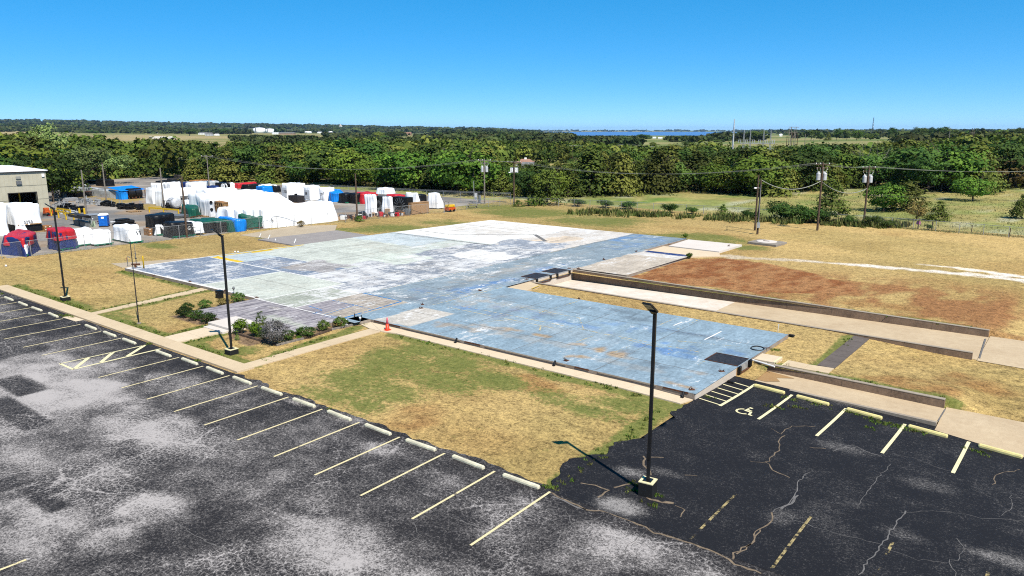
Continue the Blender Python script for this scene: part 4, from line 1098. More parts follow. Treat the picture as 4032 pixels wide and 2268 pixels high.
# ================================================================== LAMP POSTS, FLAG POLE
def lamp_post(p, h, bh, bw, label, rot=0.0, yaw=0.0):
    t = thing('lamp_post', label, 'lamp post', p, yaw, 'black flood lamp posts')
    MB().box(-bw / 2, bw / 2, -bw / 2, bw / 2, -.1, bh - .035).build('concrete_base', M['dark_concrete'], t, bevel=.012)
    MB().box(-bw / 2 - .004, bw / 2 + .004, -bw / 2 - .004, bw / 2 + .004, bh - .034, bh).build('base_top', M['cream'], t)
    MB().box(-.17, .17, -.17, .17, bh + .001, bh + .03).build('flange', M['pole_black'], t, bevel=.005)
    MB().box(-.062, .062, -.062, .062, bh + .03, h).build('pole', M['pole_black'], t, bevel=.01)
    MB().box(-.075, .075, -.085, -.06, bh + .9, bh + 1.12).build('hand_hole', M['pole_black'], t)
    MB().box(-.08, .08, -.08, .08, h, h + .05).build('pole_cap', M['pole_black'], t)
    hd = MB()
    d = Vector((-.25, -.97, 0)).normalized(); up = Vector((0, 0, 1)); tl = R(38)
    ax = d * math.cos(tl) + up * math.sin(tl); sd = d.cross(up).normalized(); nr = sd.cross(ax).normalized()
    if nr.z > 0: nr = -nr
    o = Vector((0, 0, h + .02))
    def brick(a0, a1, w, n0, n1): 
        c = lambda a, s, n: tuple(o + ax * a + sd * (s * w) + nr * n)
        return ([c(a0, -1, n0), c(a1, -1, n0), c(a1, 1, n0), c(a0, 1, n0)], [c(a0, -1, n1), c(a1, -1, n1), c(a1, 1, n1), c(a0, 1, n1)])
    hd.hexa(*brick(.10, .72, .20, -.03, .045)); hd.hexa(*brick(.02, .24, .10, -.02, .10))
    hd.build('lamp_head', M['pole_black'], t, bevel=.006)
    ln = MB(); ln.hexa(*brick(.34, .50, .165, .046, .052)); ln.hexa(*brick(.53, .69, .165, .046, .052)); ln.build('lens', M['glass'], t)
    return t
lp = P(*z9(1415, 535)); lamp_post(lp, HT(lp, 1232), .62, .58, 'black flood lamp post on a cream topped block between the car parks', yaw=R(8))
lp = P(*z2(548, 1010)); lamp_post(lp, HT(lp, 930), .34, .62, 'black flood lamp post in front of the planted bed', yaw=R(2))
lp = P(*z1(665, 727)); lamp_post(lp, HT(lp, 822), .34, .62, 'black flood lamp post in the far lawn beside the sidewalk', yaw=R(-2))
fp = P(*z1(1410, 962)); hfp = HT(fp, 943)
t = thing('flag_pole', 'thin bare metal flag pole in the lawn beside the cross walk', 'flag pole', fp)
MB().lathe([(.16, -.02), (.16, .05), (.07, .07)], n=12).build('foot', M['greyconc'], t)
MB().tube((0, 0, .05), (0, 0, hfp * .55), .045, .04, 8).build('lower_tube', M['dsteel'], t)
MB().tube((0, 0, hfp * .55), (0, 0, hfp), .034, .028, 8).build('upper_tube', M['dsteel'], t)
MB().box(-.05, .02, -.03, .03, .55, .75).build('cleat', M['dsteel'], t)

# ================================================================== SMALL THINGS AROUND THE SLAB
cn = P(*z2(2127, 772), .05)
t = thing('traffic_cone', 'orange traffic cone with a faded pink tip at the walk corner', 'traffic cone', cn)
MB().prism([(-.22, -.16), (-.16, -.22), (.16, -.22), (.22, -.16), (.22, .16), (.16, .22), (-.16, .22), (-.22, .16)], 0.0, .045).build('foot', M['cone'], t, bevel=.01)
MB().lathe([(.17, .046), (.155, .08), (.10, .48)], n=20).build('body', M['cone'], t, smooth=True)
MB().lathe([(.098, .485), (.035, .90), (.03, .93), (.015, .935)], n=20).build('tip', M['conetop'], t, smooth=True)
bp = P(*z1(1460, 402), SL)
t = thing('bollard', 'slim yellow steel bollard at the left corner of the slab', 'bollard', bp)
MB().lathe([(.07, .01), (.07, 1.22), (.06, 1.27), (.02, 1.29)], n=14).build('post', M['yellow'], t, smooth=True)
MB().lathe([(.11, 0.0), (.11, .02)], n=14).build('collar', M['rust'], t)
# standing pipework at the left corner
t = thing('standpipe', 'rusty fire riser with valve wheels and gauge at the slab corner', 'pipework', P(*z1(1375, 395), SL))
mb = MB(); mb.tube((0, 0, 0), (0, 0, .35), .11, n=10); mb.tube((-.35, -.2, .32), (.45, .25, .36), .09, n=10); mb.build('body', M['rust'], t)
MB().tube((.05, .1, .3), (.05, .1, 1.75), .04, n=8).build('riser', M['greym'], t)
for z, w in ((1.0, .18), (1.45, .16)): MB().tube((.05 - w, .1, z), (.05 + w, .1, z), .03, n=6).build('valve', M['greym'], t)
MB().tube((.05, .1, 1.75), (.02, .1, 2.4), .02, n=6).build('thin_pipe', M['greym'], t)
MB().lathe([(.09, 0), (.11, .03), (.09, .06)], (.2, .05, .92), 10).build('gauge', M['blackm'], t)
t = thing('water_hydrant', 'thin bent standpipe with a red handle beside the slab corner', 'pipework', P(*z1(1298, 385)))
mb = MB(); mb.path([(0, 0, 0), (0, 0, .95), (.05, .02, 1.05), (.28, .1, 1.05), (.33, .12, .95)], .035, 8); mb.build('pipe', M['greym'], t)
MB().box(-.08, -.03, -.03, .03, .65, .95).build('handle', M['red'], t)
MB().box(-.15, .15, -.1, .1, 0, .05).build('foot', M['greyconc'], t)
t = thing('utility_box', 'small black utility cabinet on the grass behind the planted bed', 'cabinet', P(*z2(425, 445)))
MB().box(-.28, .28, -.22, .22, 0, .62).build('cabinet', M['blackm'], t, bevel=.02)
MB().box(-.30, .30, -.24, .24, .62, .66).build('lid', M['blackm'], t)
MB().box(-.2, -.05, -.225, -.218, .35, .45).build('latch', M['greym'], t)
t = thing('water_meter', 'grey meter head on a thin post at the slab edge', 'meter', P(*z2(572, 425)))
MB().tube((0, 0, 0), (0, 0, .55), .03, n=8).build('post', M['greym'], t)
MB().lathe([(.06, .55), (.10, .62), (.10, .74), (.05, .82)], n=12).build('meter', M['greym'], t, smooth=True)
MB().tube((-.03, -.1, .68), (-.03, -.115, .68), .05, n=10).build('dial', M['glass'], t)
for i, (q, lab, h) in enumerate((((1712, 718), 'stubby white plastic cleanout pipe beside the brown tipped shrub', .42), ((1852, 712), 'taller white plastic pipe with a rounded cap beside the lobby corner', .55))):
    t = thing('vent_pipe', lab, 'pipe', P(*z2(*q)), group='white pipes at the lobby corner')
    MB().lathe([(.05, -.05), (.05, h - .14), (.075, h - .13), (.085, h - .02), (.04, h)], n=12).build('pipe', M['pvc'], t, smooth=True)
    MB().lathe([(.10, -.02), (.10, .03)], n=12).build('collar', M['pvc'], t)
t = thing('scrap_grate', 'dark iron grate and pipe stubs at the lobby corner of the slab', 'scrap', P(*z2(1800, 675), .1))
mb = MB()
for k in range(5): mb.box(-.5, .5, -.3 + k * .15, -.26 + k * .15, .02, .14)
mb.build('grate', M['dsteel'], t)
for k in (-.4, .35): MB().tube((k, .3, .0), (k, .3, .42), .04, n=8).build('pipe_stub', M['dsteel'], t)
t = thing('hose_ring', 'black hose coiled in a ring on the blue slab near its right end', 'hose', P(*z5(1232, 718), SL + .01))
mb = MB(); mb.path([(.40 * math.cos(a), .46 * math.sin(a), .03 + .004 * math.sin(3 * a)) for a in [2 * math.pi * k / 28 for k in range(28)]], .032, 6); mb.build('coil', M['blackm'], t)
MB().tube((.25, .3, .03), (.62, .55, .04), .03, n=6).build('free_end', M['rust'], t)
# black downspouts and drain boots along the front sill
for i, q in enumerate((z3(588, 895), z3(1290, 1060), z3(2192, 1285))):
    p = P(*q, .10); p = Vector((p.x, -.13, 0))
    zb_ = float(zL(p.x, -.2)) + .05
    t = thing('downspout', ('black drain stub on the slab front nearest the traffic cone', 'black drain stub midway along the slab front sill', 'black drain stub on the sill next to the slab near corner')[i], 'drain pipe', (p.x, p.y, zb_), group='black drain stubs along the slab front')
    MB().tube((0, .1, .30), (0, -.05, .05), .06, .07, 8).build('stub', M['blackm'], t)
    MB().box(-.08, .08, -.16, 0, 0, .05).build('boot', M['blackm'], t, bevel=.01)
for q, lab in ((z5(385, 1325), 'black rubber bumper lying against the near corner of the slab'), (z5(870, 1105), 'black rubber block at the foot of the slab beside the hatched bay'), (z5(1640, 572), 'black rubber block at the right corner of the blue slab')):
    p = P(*q, -.05); zz = max(float(zR(max(p.x, 0), p.y)), float(zL(p.x, p.y)) if p.y > 7.9 or p.y < 0 else -9) + .03
    if p.y < 0: zz = float(zL(p.x, p.y)) + .05
    t = thing('rubber_bumper', lab, 'bumper', (p.x + (.12 if p.y > 1 else 0), p.y, zz))
    MB().box(-.2, .2, -.11, .11, 0, .13).build('block', M['blackm'], t, bevel=.03)
    MB().tube((-.1, 0, .13), (-.1, 0, .15), .03, n=8).build('bolt', M['rust'], t)
# rusty anchor stubs, one lift of rebar each
STUBS = [(z3(300, 640), SL), (z3(715, 540), SL), (z3(1430, 600), SL), (z3(2245, 1255), SL), (z3(2460, 1122), SL), (z4(975, 315), SL), (z4(1300, 235), SL), (z4(715, 405), SL), (z4(620, 405), SL), (z4(190, 515), SL), (z1(1560, 482), SL), (z1(1925, 540), SL), (z2(480, 372), SL), (z2(800, 445), SL), (z3(1610, 315), SL), (z4(1635, 165), SL), (z2(2470, 550), SL), (z3(1340, 1045), SL), (z4(2240, 175), SL)]
for i, (q, z) in enumerate(STUBS):
    p = P(*q, z + .01); r = random.Random(i)
    t = thing('anchor_stub', 'rusty cut anchor bolts sticking out of the slab floor', 'anchor bolts', p, r.uniform(0, 3), 'anchor stubs left in the slab')
    MB().box(-.16, .16, -.12, .12, 0, .015).build('plate', M['rust'], t)
    mb = MB()
    for k in range(4): mb.tube((r.uniform(-.14, .14), r.uniform(-.1, .1), .01), (r.uniform(-.2, .2), r.uniform(-.15, .15), r.uniform(.06, .2)), .018, n=5)
    mb.build('bolt', M['rust'], t)
t = thing('white_stake', 'thin white stake at the back edge of the blue slab', 'stake', P(*z5(1490, 505), SL))
MB().tube((0, 0, 0), (.02, 0, .55), .018, n=6).build('rod', M['pvc'], t); MB().box(-.02, .06, -.01, .01, .48, .56).build('tag', M['pvc'], t)
t = thing('white_pipe', 'white pipe lying on the grass beside the dock wall head', 'pipe', P(*z5(1310, 915), .05))
MB().tube((-.75, .25, .06), (.75, -.25, .06), .05, n=8).build('pipe', M['pvc'], t); MB().tube((-.78, .26, .06), (-.7, .235, .06), .065, n=8).build('coupling', M['pvc'], t)
# pvc stubs of the grey slab
for i, (q, l) in enumerate((((1358, 945), 'leaning white pipe stub at the corner of the grey slab'), ((1468, 965), 'second white pipe stub along the grey slab edge'), ((1560, 985), 'fallen white pipe stub along the grey slab edge'), ((1800, 1020), 'short white pipe stub where the grey slab meets the hall'))):
    p = P(*zb(*q), .12); r = random.Random(i + 5)
    t = thing('pipe_stub', l, 'pipe', p, group='white pipe stubs of the grey slab')
    MB().tube((0, 0, 0), (.1 * r.uniform(-1, 2), .3 * r.uniform(0, 1), .5 if i != 2 else .2), .055, n=8).build('pipe', M['pvc'], t)
    MB().lathe([(.09, 0), (.09, .06)], n=8).build('collar', M['pvc'], t)
for i, q in enumerate((z1(62, 384), z1(2385, 242), z1(2415, 242))):
    t = thing('valve_cap', ('small white round cap lying alone in the far left lawn', 'small white round cap at the yellow band edge, left of two', 'small white round cap at the yellow band edge, right of two')[i], 'pipe cap', P(*q))
    MB().lathe([(.1, 0), (.11, .12), (.06, .18)], n=10).build('cap', M['pvc'], t, smooth=True); MB().lathe([(.13, -.02), (.13, .02)], n=10).build('ring', M['greyconc'], t)
# bed edging timbers
for i, (a, b, l) in enumerate((((560, 802), (985, 925), 'weathered edging timber on the lawn side of the planted bed'), ((1000, 932), (1280, 862), 'grey landscape timber in front of the lilac bush'), ((1290, 862), (1560, 775), 'reddish edging timber between the round shrubs'), ((1560, 772), (1830, 712), 'dark edging timber beside the white pipes'), ((1700 - 1803 + 100, 590), (260, 690), 'buried edging timber under the left round shrubs'))):
    p, q = P(*z2(*a)), P(*z2(*b)); c = (p + q) / 2
    t = thing('edging_timber', l, 'edging timber', c)
    n = 3; d = (q - p) / n
    for k in range(n): MB().bar(p - c + d * k + Vector((0, 0, .05)), p - c + d * (k + 1) - d.normalized() * .02 + Vector((0, 0, .05)), .13, .14).build('timber', M['pole_brown'] if i in (0, 2, 4) else M['pole_grey'], t)
# ================================================================== STORAGE YARD
def drape(c0, c1, c3, h, z0=0.0, n=60, K=8, pw=9, fold=.05, flare=.06, inset=.03, sag=.06, topR=1.0, topL=1.0, tilt=0.0, tiltL=0.0, seed=0, shoulder=.14, bump=.08, lump=.22):
    """cloth or film over a load; footprint corner c0, right end c1, left end c3; tapers and folds"""
    r = random.Random(seed)
    e1 = Vector((c1[0] - c0[0], c1[1] - c0[1])); e2 = Vector((c3[0] - c0[0], c3[1] - c0[1]))
    l1, l2 = e1.length, e2.length
    ph = [(r.randint(7, 23), r.uniform(0, 6.28), r.uniform(.3, 1)) for _ in range(5)]
    vs = []; rings = []
    def ring(zf, shrink, top):
        for i in range(n):
            t = 2 * math.pi * i / n; c, s = math.cos(t), math.sin(t)
            k = 1 / (abs(c) ** pw + abs(s) ** pw) ** (1 / pw)
            a, b = .5 + .5 * k * c * shrink, .5 + .5 * k * s * shrink
            out = flare * (1 - zf) ** 2 - inset * zf
            fo = sum(w * math.sin(m * t + p + zf * 1.7) for m, p, w in ph) / 2.2 * fold * (1 - .55 * zf) if not top else 0
            a2 = a * (1 - (1 - topR) * zf); b2 = b * (1 - (1 - topL) * zf)
            q = e1 * a2 + e2 * b2
            lv = Vector((q.x * .55 + seed * 3.7, q.y * .55, zf * h * .5 + seed)); q = q + Vector((mnoise(lv), mnoise(lv + Vector((9, 4, 2))))) * lump
            d = (e1 / l1) * c * k + (e2 / l2) * s * k
            q = q + d.normalized() * (out + fo) * (1 if not top else 0)
            hh = h * (1 + tilt * (a - .5) + tiltL * (b - .5))
            z = hh * zf
            if top or zf > .98:
                nz = mnoise(Vector((q.x * .8 + seed * 7.1, q.y * .8, 3.3)))
                z += nz * bump * 1.8 - sag * (1 - shrink) * (.5 + .5 * nz)
            vs.append((q.x, q.y, z0 + z))
    for k in range(K):
        zf = k / (K - 1) * (1 - shoulder / max(h, .3)); ring(zf, 1.0, False)
    ring(1.0, 1 - min(.25, shoulder / max(.4, min(l1, l2)) * 1.6), False)
    for sh in (.72, .42, .14): ring(1.0, sh, True)
    m = K + 4; fs = []
    for k in range(m - 1): fs += [(k * n + i, k * n + (i + 1) % n, (k + 1) * n + (i + 1) % n, (k + 1) * n + i) for i in range(n)]
    fs.append(tuple((m - 1) * n + i for i in range(n)))
    mb = MB(); mb.add(vs, fs); return mb
AX_R, AX_L = (0, 1, 0), (-1, 0, 0)
def foot3(C, Rr, L, z=0.0):
    """three ground points from photo pixels; a bare column means: along the yard grid"""
    c = P(*C, z)
    r = P(*Rr, z) if isinstance(Rr, tuple) else along(c, AX_R, Rr)
    l = P(*L, z) if isinstance(L, tuple) else (c + Vector(AX_L) * (-L) if L < 0 else along(c, AX_L, L))
    return c, r, l
def covered(name, label, cat, C, Rr, L, top, mat, skid=None, group=None, h=None, lift=0.0, **kw):
    """a wrapped or tarped machine: cover over a skid. L < 0: depth in metres"""
    c, r, l = foot3(C, Rr, L); hh = h if h else HT(c, top)
    t = thing(name, label, cat, c, 0, group)
    rr, ll = r - c, l - c
    kw.setdefault('seed', int(abs(c.x * 13 + c.y * 7)) % 997)
    drape((0, 0), rr, ll, hh - lift, lift, **kw).build('cover', M[mat], t, smooth=True)
    if skid:
        mb = MB(); d1, d2 = rr.normalized(), ll.normalized()
        for f in (.12, .5, .88):
            a = rr * f - d2 * .25 + Vector((0, 0, .09)); b = rr * f + ll + d2 * .2 + Vector((0, 0, .09)); mb.bar(a, b, .16, .16)
        for f in (-.02, 1.0):
            mb.bar(ll * f - d1 * .1 + Vector((0, 0, .19)) , ll * f + rr + d1 * .1 + Vector((0, 0, .19)), .12, .12)
        mb.build('skid', M[skid], t)
    t['_h'] = hh
    return t, rr, ll, hh
def A(x): return za(x, 0)[0]
def B(x): return zb(x, 0)[0]
def Cc(x): return zc(x, 0)[0]
FACE = (R(90), 0, R(90))       # text on a face that looks towards +x
# ---- near rows at the fence
covered('wrapped_machine', 'white wrapped machine cut off by the left picture edge', 'wrapped machine', za(-190, 1075), A(138), -4.5, za(0, 668)[1], 'wrap', fold=.10, bump=.12)
t, rr, ll, hh = covered('wrapped_machine', 'large white wrapped machine with open black underside on a timber skid', 'wrapped machine', za(236, 1034), A(556), -4.2, za(0, 668)[1], 'wrap', lift=1.15, fold=.08, bump=.15)
MB().hexa([(-.15, 0.1, .16), (-.15, rr.y - .1, .16), (ll.x + .3, rr.y - .1, .16), (ll.x + .3, .1, .16)], [(-.15, .1, 1.14), (-.15, rr.y - .1, 1.14), (ll.x + .3, rr.y - .1, 1.14), (ll.x + .3, .1, 1.14)]).build('dark_underside', M['blackm'], t)  # black box stands in for the dark opening under the wrap
MB().box(-.02, .10, .05, rr.y, 0, .15).build('skid_beam', M['wood'], t); MB().box(-.02, .06, .05, rr.y - .1, 1.16, 1.3).build('skid_beam', M['wood'], t)
drape((.25, -.35), (.25, .75), (-.7, -.3), 2.1, 0, fold=.14, flare=.2, topR=.6, topL=.6, seed=4, n=36).build('loose_film', M['wrap'], t, smooth=True)
text_mesh('marker_text', '1325A', .55, M['scrawl'], t, (.10, .5, 1.38), FACE)
t, rr, ll, hh = covered('tarped_machine', 'machine under a red over blue tarp with the blue skirt trailing at the fence', 'tarped machine', za(345, 1322), za(500, 1222), za(22, 1282), za(0, 1100)[1], 'navy', 'greenm', fold=.16, flare=.35, bump=.12, tiltL=.0, topL=.86)
drape(ll * .06 + rr * -.02, ll * .06 + rr * 1.04, ll * .95, hh * .52, hh * .53, fold=.09, flare=.12, seed=11, bump=.10).build('red_tarp', M['red'], t, smooth=True)
drape(rr * .35 - ll * .06, rr * .85 - ll * .06, rr * .35 + ll * .1, 1.1, .3, fold=.1, flare=.05, topR=.5, seed=15, n=30).build('torn_wrap', M['wrap'], t, smooth=True)
t, rr, ll, hh = covered('tarped_machine', 'machine under a dark red over navy tarp next to the white wrapped pair', 'tarped machine', za(760, 1252), za(985, 1212), za(615, 1205), za(0, 1015)[1], 'navy', 'greenm', fold=.14, flare=.2, bump=.1)
drape(rr * -.02 - ll * .03, rr * 1.02 - ll * .03, rr * -.02 + ll * 1.0, hh * .5, hh * .54, fold=.10, flare=.16, seed=21, bump=.12, tilt=-.12).build('red_tarp', M['red'], t, smooth=True)
covered('wrapped_machine', 'long white wrapped machine on green skids between the red tarp and the numbered bundle', 'wrapped machine', za(960, 1200), A(1200), A(860), za(0, 985)[1], 'wrap', 'greenm', fold=.10, flare=.0, inset=.08, bump=.14, lift=.25)
covered('wrapped_machine', 'lower white wrapped machine joined to the long one beside the fence', 'wrapped machine', za(1205, 1192), A(1430), -2.6, za(0, 1010)[1], 'wrap', 'greenm', fold=.10, flare=.0, inset=.1, bump=.14, lift=.22)
t, rr, ll, hh = covered('wrapped_machine', 'white wrapped bundle marked 463 on a green skid at the fence', 'wrapped machine', za(1640, 1160), A(1808), A(1432), za(0, 945)[1], 'wrap', 'greenm', fold=.06, flare=.02, inset=.05, bump=.12, lift=.22, tiltL=-.08)
text_mesh('marker_text', '463', .75, M['scrawl'], t, (.09, .45, 1.0), FACE)
# wooden crates in pairs
def crate_stack(label, C, Rr, L, top, rows, mat='crate', name='wooden_crate', cols=2, group=None):
    c, r, l = foot3(C, Rr, L); h = HT(c, top) / rows; rr, ll = (r - c) / cols, l - c
    for i in range(rows):
        for k in range(cols):
            t = thing(name, label % (('bottom', 'top')[min(i, 1)] if rows > 1 else '', ('near', 'far')[k] if cols > 1 else ''), 'crate', c + rr * k + Vector((0, 0, h * i)), 0, group)
            MB().prism([(0, 0.02), (rr.x, rr.y - .02), (rr.x + ll.x, rr.y + ll.y - .02), (ll.x, ll.y + .02)], .02, h - .02).build('box', M[mat], t)
            mb = MB()
            for z in (.05, h * .5, h - .07): mb.box(.005, .03, .03, rr.y - .03, z - .04, z + .04)
            mb.build('batten', M[mat], t)
            MB().box(.03, .036, rr.y * .3, rr.y * .6, h * .55, h * .75).build('paper_label', M['white'], t)
crate_stack('brown %s wooden crate, %s one of the pair beside the black tarps', za(1888, 1058), A(1976), A(1824), za(0, 965)[1], 2, group='crates beside the black tarps')
crate_stack('orange %s crate, %s one, behind the white machine with the timber skid', za(560, 1005), A(668), -1.6, za(0, 935)[1], 2, group='crates behind the wrapped machine')
# black tarps
t, rr, ll, hh = covered('tarped_machine', 'tall black tarped machine with a sloping top behind the fence', 'tarped machine', za(1985, 1062), A(2255), -3.0, za(0, 800)[1], 'black', 'greenm', fold=.12, topR=.96, tilt=.05, flare=.03)
drape((.15, .5), (.15, 2.2), (-.6, .5), 1.5, .1, topR=.5, topL=.4, fold=.1, seed=8, n=30).build('white_film', M['wrap'], t, smooth=True)
t, rr, ll, hh = covered('tarped_machine', 'lower black tarped machine with white chalk lettering at the fence', 'tarped machine', zb(262, 962), B(540), -2.8, zb(0, 770)[1], 'black', 'greenm', fold=.12, tilt=-.1, flare=.08)
text_mesh('chalk_text', 'GC4', .62, M['chalk'], t, (.16, rr.y * .66, .95), FACE)
covered('wrapped_machine', 'small white wrapped machine between the black tarps and the green topped frames', 'wrapped machine', zb(545, 925), B(668), -2.8, zb(0, 765)[1], 'wrap', fold=.08, lift=.3, bump=.1)
def frame_unit(label, C, Rr, L, top, tarp, hood):
    c, r, l = foot3(C, Rr, L); h = HT(c, top); rr, ll = r - c, l - c
    t = thing('covered_frame', label, 'machine', c)
    MB().prism([(0, 0), (rr.x, rr.y), (rr.x + ll.x, rr.y + ll.y), (ll.x, ll.y)], .1, h * .82).build('body', M['blackm'], t)
    mb = MB()
    for k in range(6): mb.box(.005, .05, rr.y * k / 5 - .04, rr.y * k / 5 + .04, .05, h * .82)
    for z in (.2, h * .45, h * .8): mb.box(.01, .07, 0, rr.y, z - .03, z + .03)
    mb.build('grid', M['dsteel'], t)
    drape((.08, -.08), (.08, rr.y + .08), (ll.x - .08, -.08), h - h * hood, h * hood, fold=.04, flare=.03, seed=int(abs(c.y)) + 3, bump=.08).build('cover', M[tarp], t, smooth=True)
    return t
frame_unit('black grid sided machine with a flat green cover at the fence', zb(672, 900), B(820), -4.2, zb(0, 745)[1], 'green', .80)
frame_unit('black grid sided machine with a green cover beside the blue tarp', zb(825, 893), B(972), -4.4, zb(0, 735)[1], 'green', .80)
covered('tarped_machine', 'green tarped bundle between the grid sided machine and the blue tarp', 'tarped machine', zb(976, 884), B(1068), -3.6, zb(0, 752)[1], 'green', fold=.08)
covered('tarped_machine', 'bright blue tarped machine with crumpled sides at the fence', 'tarped machine', zb(1075, 880), B(1208), -5.0, zb(0, 722)[1], 'blue', fold=.16, pw=5, bump=.14, tilt=-.12)
covered('tarped_machine', 'large green tarped machine in front of the long white row', 'tarped machine', zb(1222, 852), B(1490), -4.0, zb(0, 690)[1], 'green', 'rust', fold=.20, pw=5, bump=.2, tilt=-.15, flare=.1)
# ---- the long white row: stepped wrapped units
c5 = P(*zb(1545, 832)); h5 = HT(c5, zb(0, 572)[1])
t, rr, ll, hh = covered('wrapped_unit', 'longest white wrapped unit at the right end of the stepped row', 'wrapped machine', zb(1545, 832), B(2385), -4.2, zb(0, 572)[1], 'wrap', topR=.93, topL=.80, fold=.05, flare=.10, bump=.12, tilt=.02, n=96)
for k in range(1, 6): MB().bar((.14, rr.y * k / 6, .05), (-.28, rr.y * k / 6 * .96, hh * .93), .05, .03).build('film_seam', M['wrap2'], t)
text_mesh('marker_text', '74', .7, M['scrawl'], t, (-.6, -.10, .9), (R(90), 0, 0))
for i, (bx, lab) in enumerate(((1425, 'first'), (1335, 'second'), (1215, 'third'), (1105, 'fourth'), (1005, 'fifth'))):
    xs = c5.x - .95 * (i + 1)
    # column bx, line x = xs
    c = P(*zb(bx, 820)); lo, hi = -40.0, 60.0
    for _ in range(40):
        m = (lo + hi) / 2
        if PX((xs, m, 0))[0] < B(bx): lo = m
        else: hi = m
    nxt = (1545, 1425, 1335, 1215, 1105)[i]
    c = Vector((xs, lo, 0)); e = along(c, AX_R, B(nxt) + 6)
    t = thing('wrapped_unit', 'white wrapped unit, %s step left of the longest one in the row' % lab, 'wrapped machine', c, 0, 'stepped white wrapped row')
    ln = (e - c).length
    drape((0, 0), (0, ln), (-4.5, 0), h5 * (1.0 - .012 * i), 0, topL=.84, fold=.05, flare=.16, seed=40 + i, bump=.10).build('cover', M['wrap'], t, smooth=True)
    MB().hexa([(-.35, -.17, .1), (-1.25, -.17, .1), (-1.25, -.12, .1), (-.35, -.12, .1)], [(-.55, -.13, h5 * .9), (-1.15, -.13, h5 * .9), (-1.15, -.08, h5 * .9), (-.55, -.08, h5 * .9)]).build('side_shade', M['wrap2'], t)  # grey sheet paints the shade on the unit's left end face
    MB().box(-4.2, -.3, .08, ln - .08, .0, .12).build('pallet', M['wood'], t)
# ---- wooden crate under film, pinched wraps
c, r, l = foot3(zb(905, 668), zb(968, 655), zb(800, 642)); h = HT(c, zb(0, 512)[1]); rr, ll = r - c, l - c
t = thing('slatted_crate', 'tall slatted timber crate showing through torn white film', 'crate', c)
MB().prism([(0, 0), rr[:2], (rr + ll)[:2], ll[:2]], .05, h).build('core', M['crate'], t)
for f, e in ((rr, ll), (ll, rr)):
    d = f.normalized(); nrm = -e.normalized() * .05
    for k in range(5): MB().bar(f * (k / 4) + nrm, f * (k / 4) + nrm + Vector((0, 0, h)), .12, .05).build('post', M['wood'], t)
    for z in (.1, h * .33, h * .66, h - .05): MB().bar(nrm * 1.6 + Vector((0, 0, z)), f + nrm * 1.6 + Vector((0, 0, z)), .05, .14).build('slat', M['wood'], t)
covered('wrapped_machine', 'white wrapped base drooping in front of the slatted crate', 'wrapped machine', zb(850, 705), B(1010), -1.2, zb(0, 640)[1], 'wrap', fold=.12, flare=.2)
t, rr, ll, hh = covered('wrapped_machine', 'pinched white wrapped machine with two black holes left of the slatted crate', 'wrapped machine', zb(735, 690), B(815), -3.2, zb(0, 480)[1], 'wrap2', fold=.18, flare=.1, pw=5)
for z in (hh * .45, hh * .88): MB().tube((.06, .3, z), (.16, .28, z), .26, .24, 12).build('port', M['blackm'], t)
covered('wrapped_machine', 'tall white wrapped block behind the green tarped bale', 'wrapped machine', zb(640, 660), B(735), -4.5, zb(0, 400)[1], 'wrap', fold=.05, bump=.1)
covered('wrapped_machine', 'broad white wrapped block behind the slatted crate', 'wrapped machine', zb(738, 612), B(1115), -5.0, zb(0, 352)[1], 'wrap', fold=.06, bump=.14)
covered('wrapped_machine', 'white wrapped machine with a sweeping skirt left of the black cabinet', 'wrapped machine', zb(1462, 560), B(1830), -5.0, zb(0, 400)[1], 'wrap', topR=.42, fold=.06, bump=.12, tilt=.0)
covered('wrapped_machine', 'broad white wrapped block behind the stepped row', 'wrapped machine', zb(1118, 585), B(1440), -4.0, zb(0, 372)[1], 'wrap', fold=.06, bump=.12)
# ---- middle of the yard
covered('tarped_machine', 'rounded green tarped bale on flat pallets in the yard middle', 'tarped machine', zb(475, 706), zb(632, 680), zb(345, 650), zb(0, 590)[1], 'green', 'rust', fold=.2, pw=3, bump=.2)
t = thing('flat_plates', 'stack of flat grey plates on dunnage beside the green bale', 'plates', P(*zb(400, 700)))
for k in range(3): MB().prism([(-2.2, -2.6 + k * .2), (.6, -1.2), (.4, 1.8 - k * .2), (-2.4, .6)], .15 + k * .12, .22 + k * .12).build('plate', M['greym'], t)
MB().box(-2, .3, -1.2, -1.0, 0, .15).build('dunnage', M['wood'], t)
def tank(label, C, e, r, mat='lsteel'):
    c = P(*C); d = P(*e) - c; t = thing('steel_tank', label, 'tank', c)
    L = d.length; d.normalize()
    mb = MB(); up = Vector((0, 0, r + .25)); prof = [(0.0, .55), (.12, .85), (.3, 1.0), (L - .3, 1.0), (L - .12, .85), (L, .55)]
    for (a, ra), (b, rb) in zip(prof[:-1], prof[1:]): mb.tube(d * a + up, d * b + up, r * ra, r * rb, 20, cap=(a == 0 or b == L))
    mb.build('shell', M[mat], t, smooth=False)
    for f in (.2, .8):
        s = d.cross(Vector((0, 0, 1))); MB().bar(d * L * f - s * r * .8 + Vector((0, 0, .2)), d * L * f + s * r * .8 + Vector((0, 0, .2)), .25, .4).build('saddle', M['dsteel'], t)
    for f in (.33, .66):
        m2 = MB(); m2.tube(d * (L * f - .03) + up, d * (L * f + .03) + up, r * 1.02, n=20); m2.build('band', M['dsteel'], t)
    return t
tank('white horizontal steel tank beside the green tarped bale', zb(330, 600), zb(235, 590), .95)
t = thing('pump_rack', 'black pipe rack at the left end of the steel tank', 'rack', P(*zb(200, 600)))
mb = MB()
for x in (-.5, 0, .5):
    for y in (-.5, .5): mb.tube((x, y, 0), (x, y, 1.7), .06, n=6)
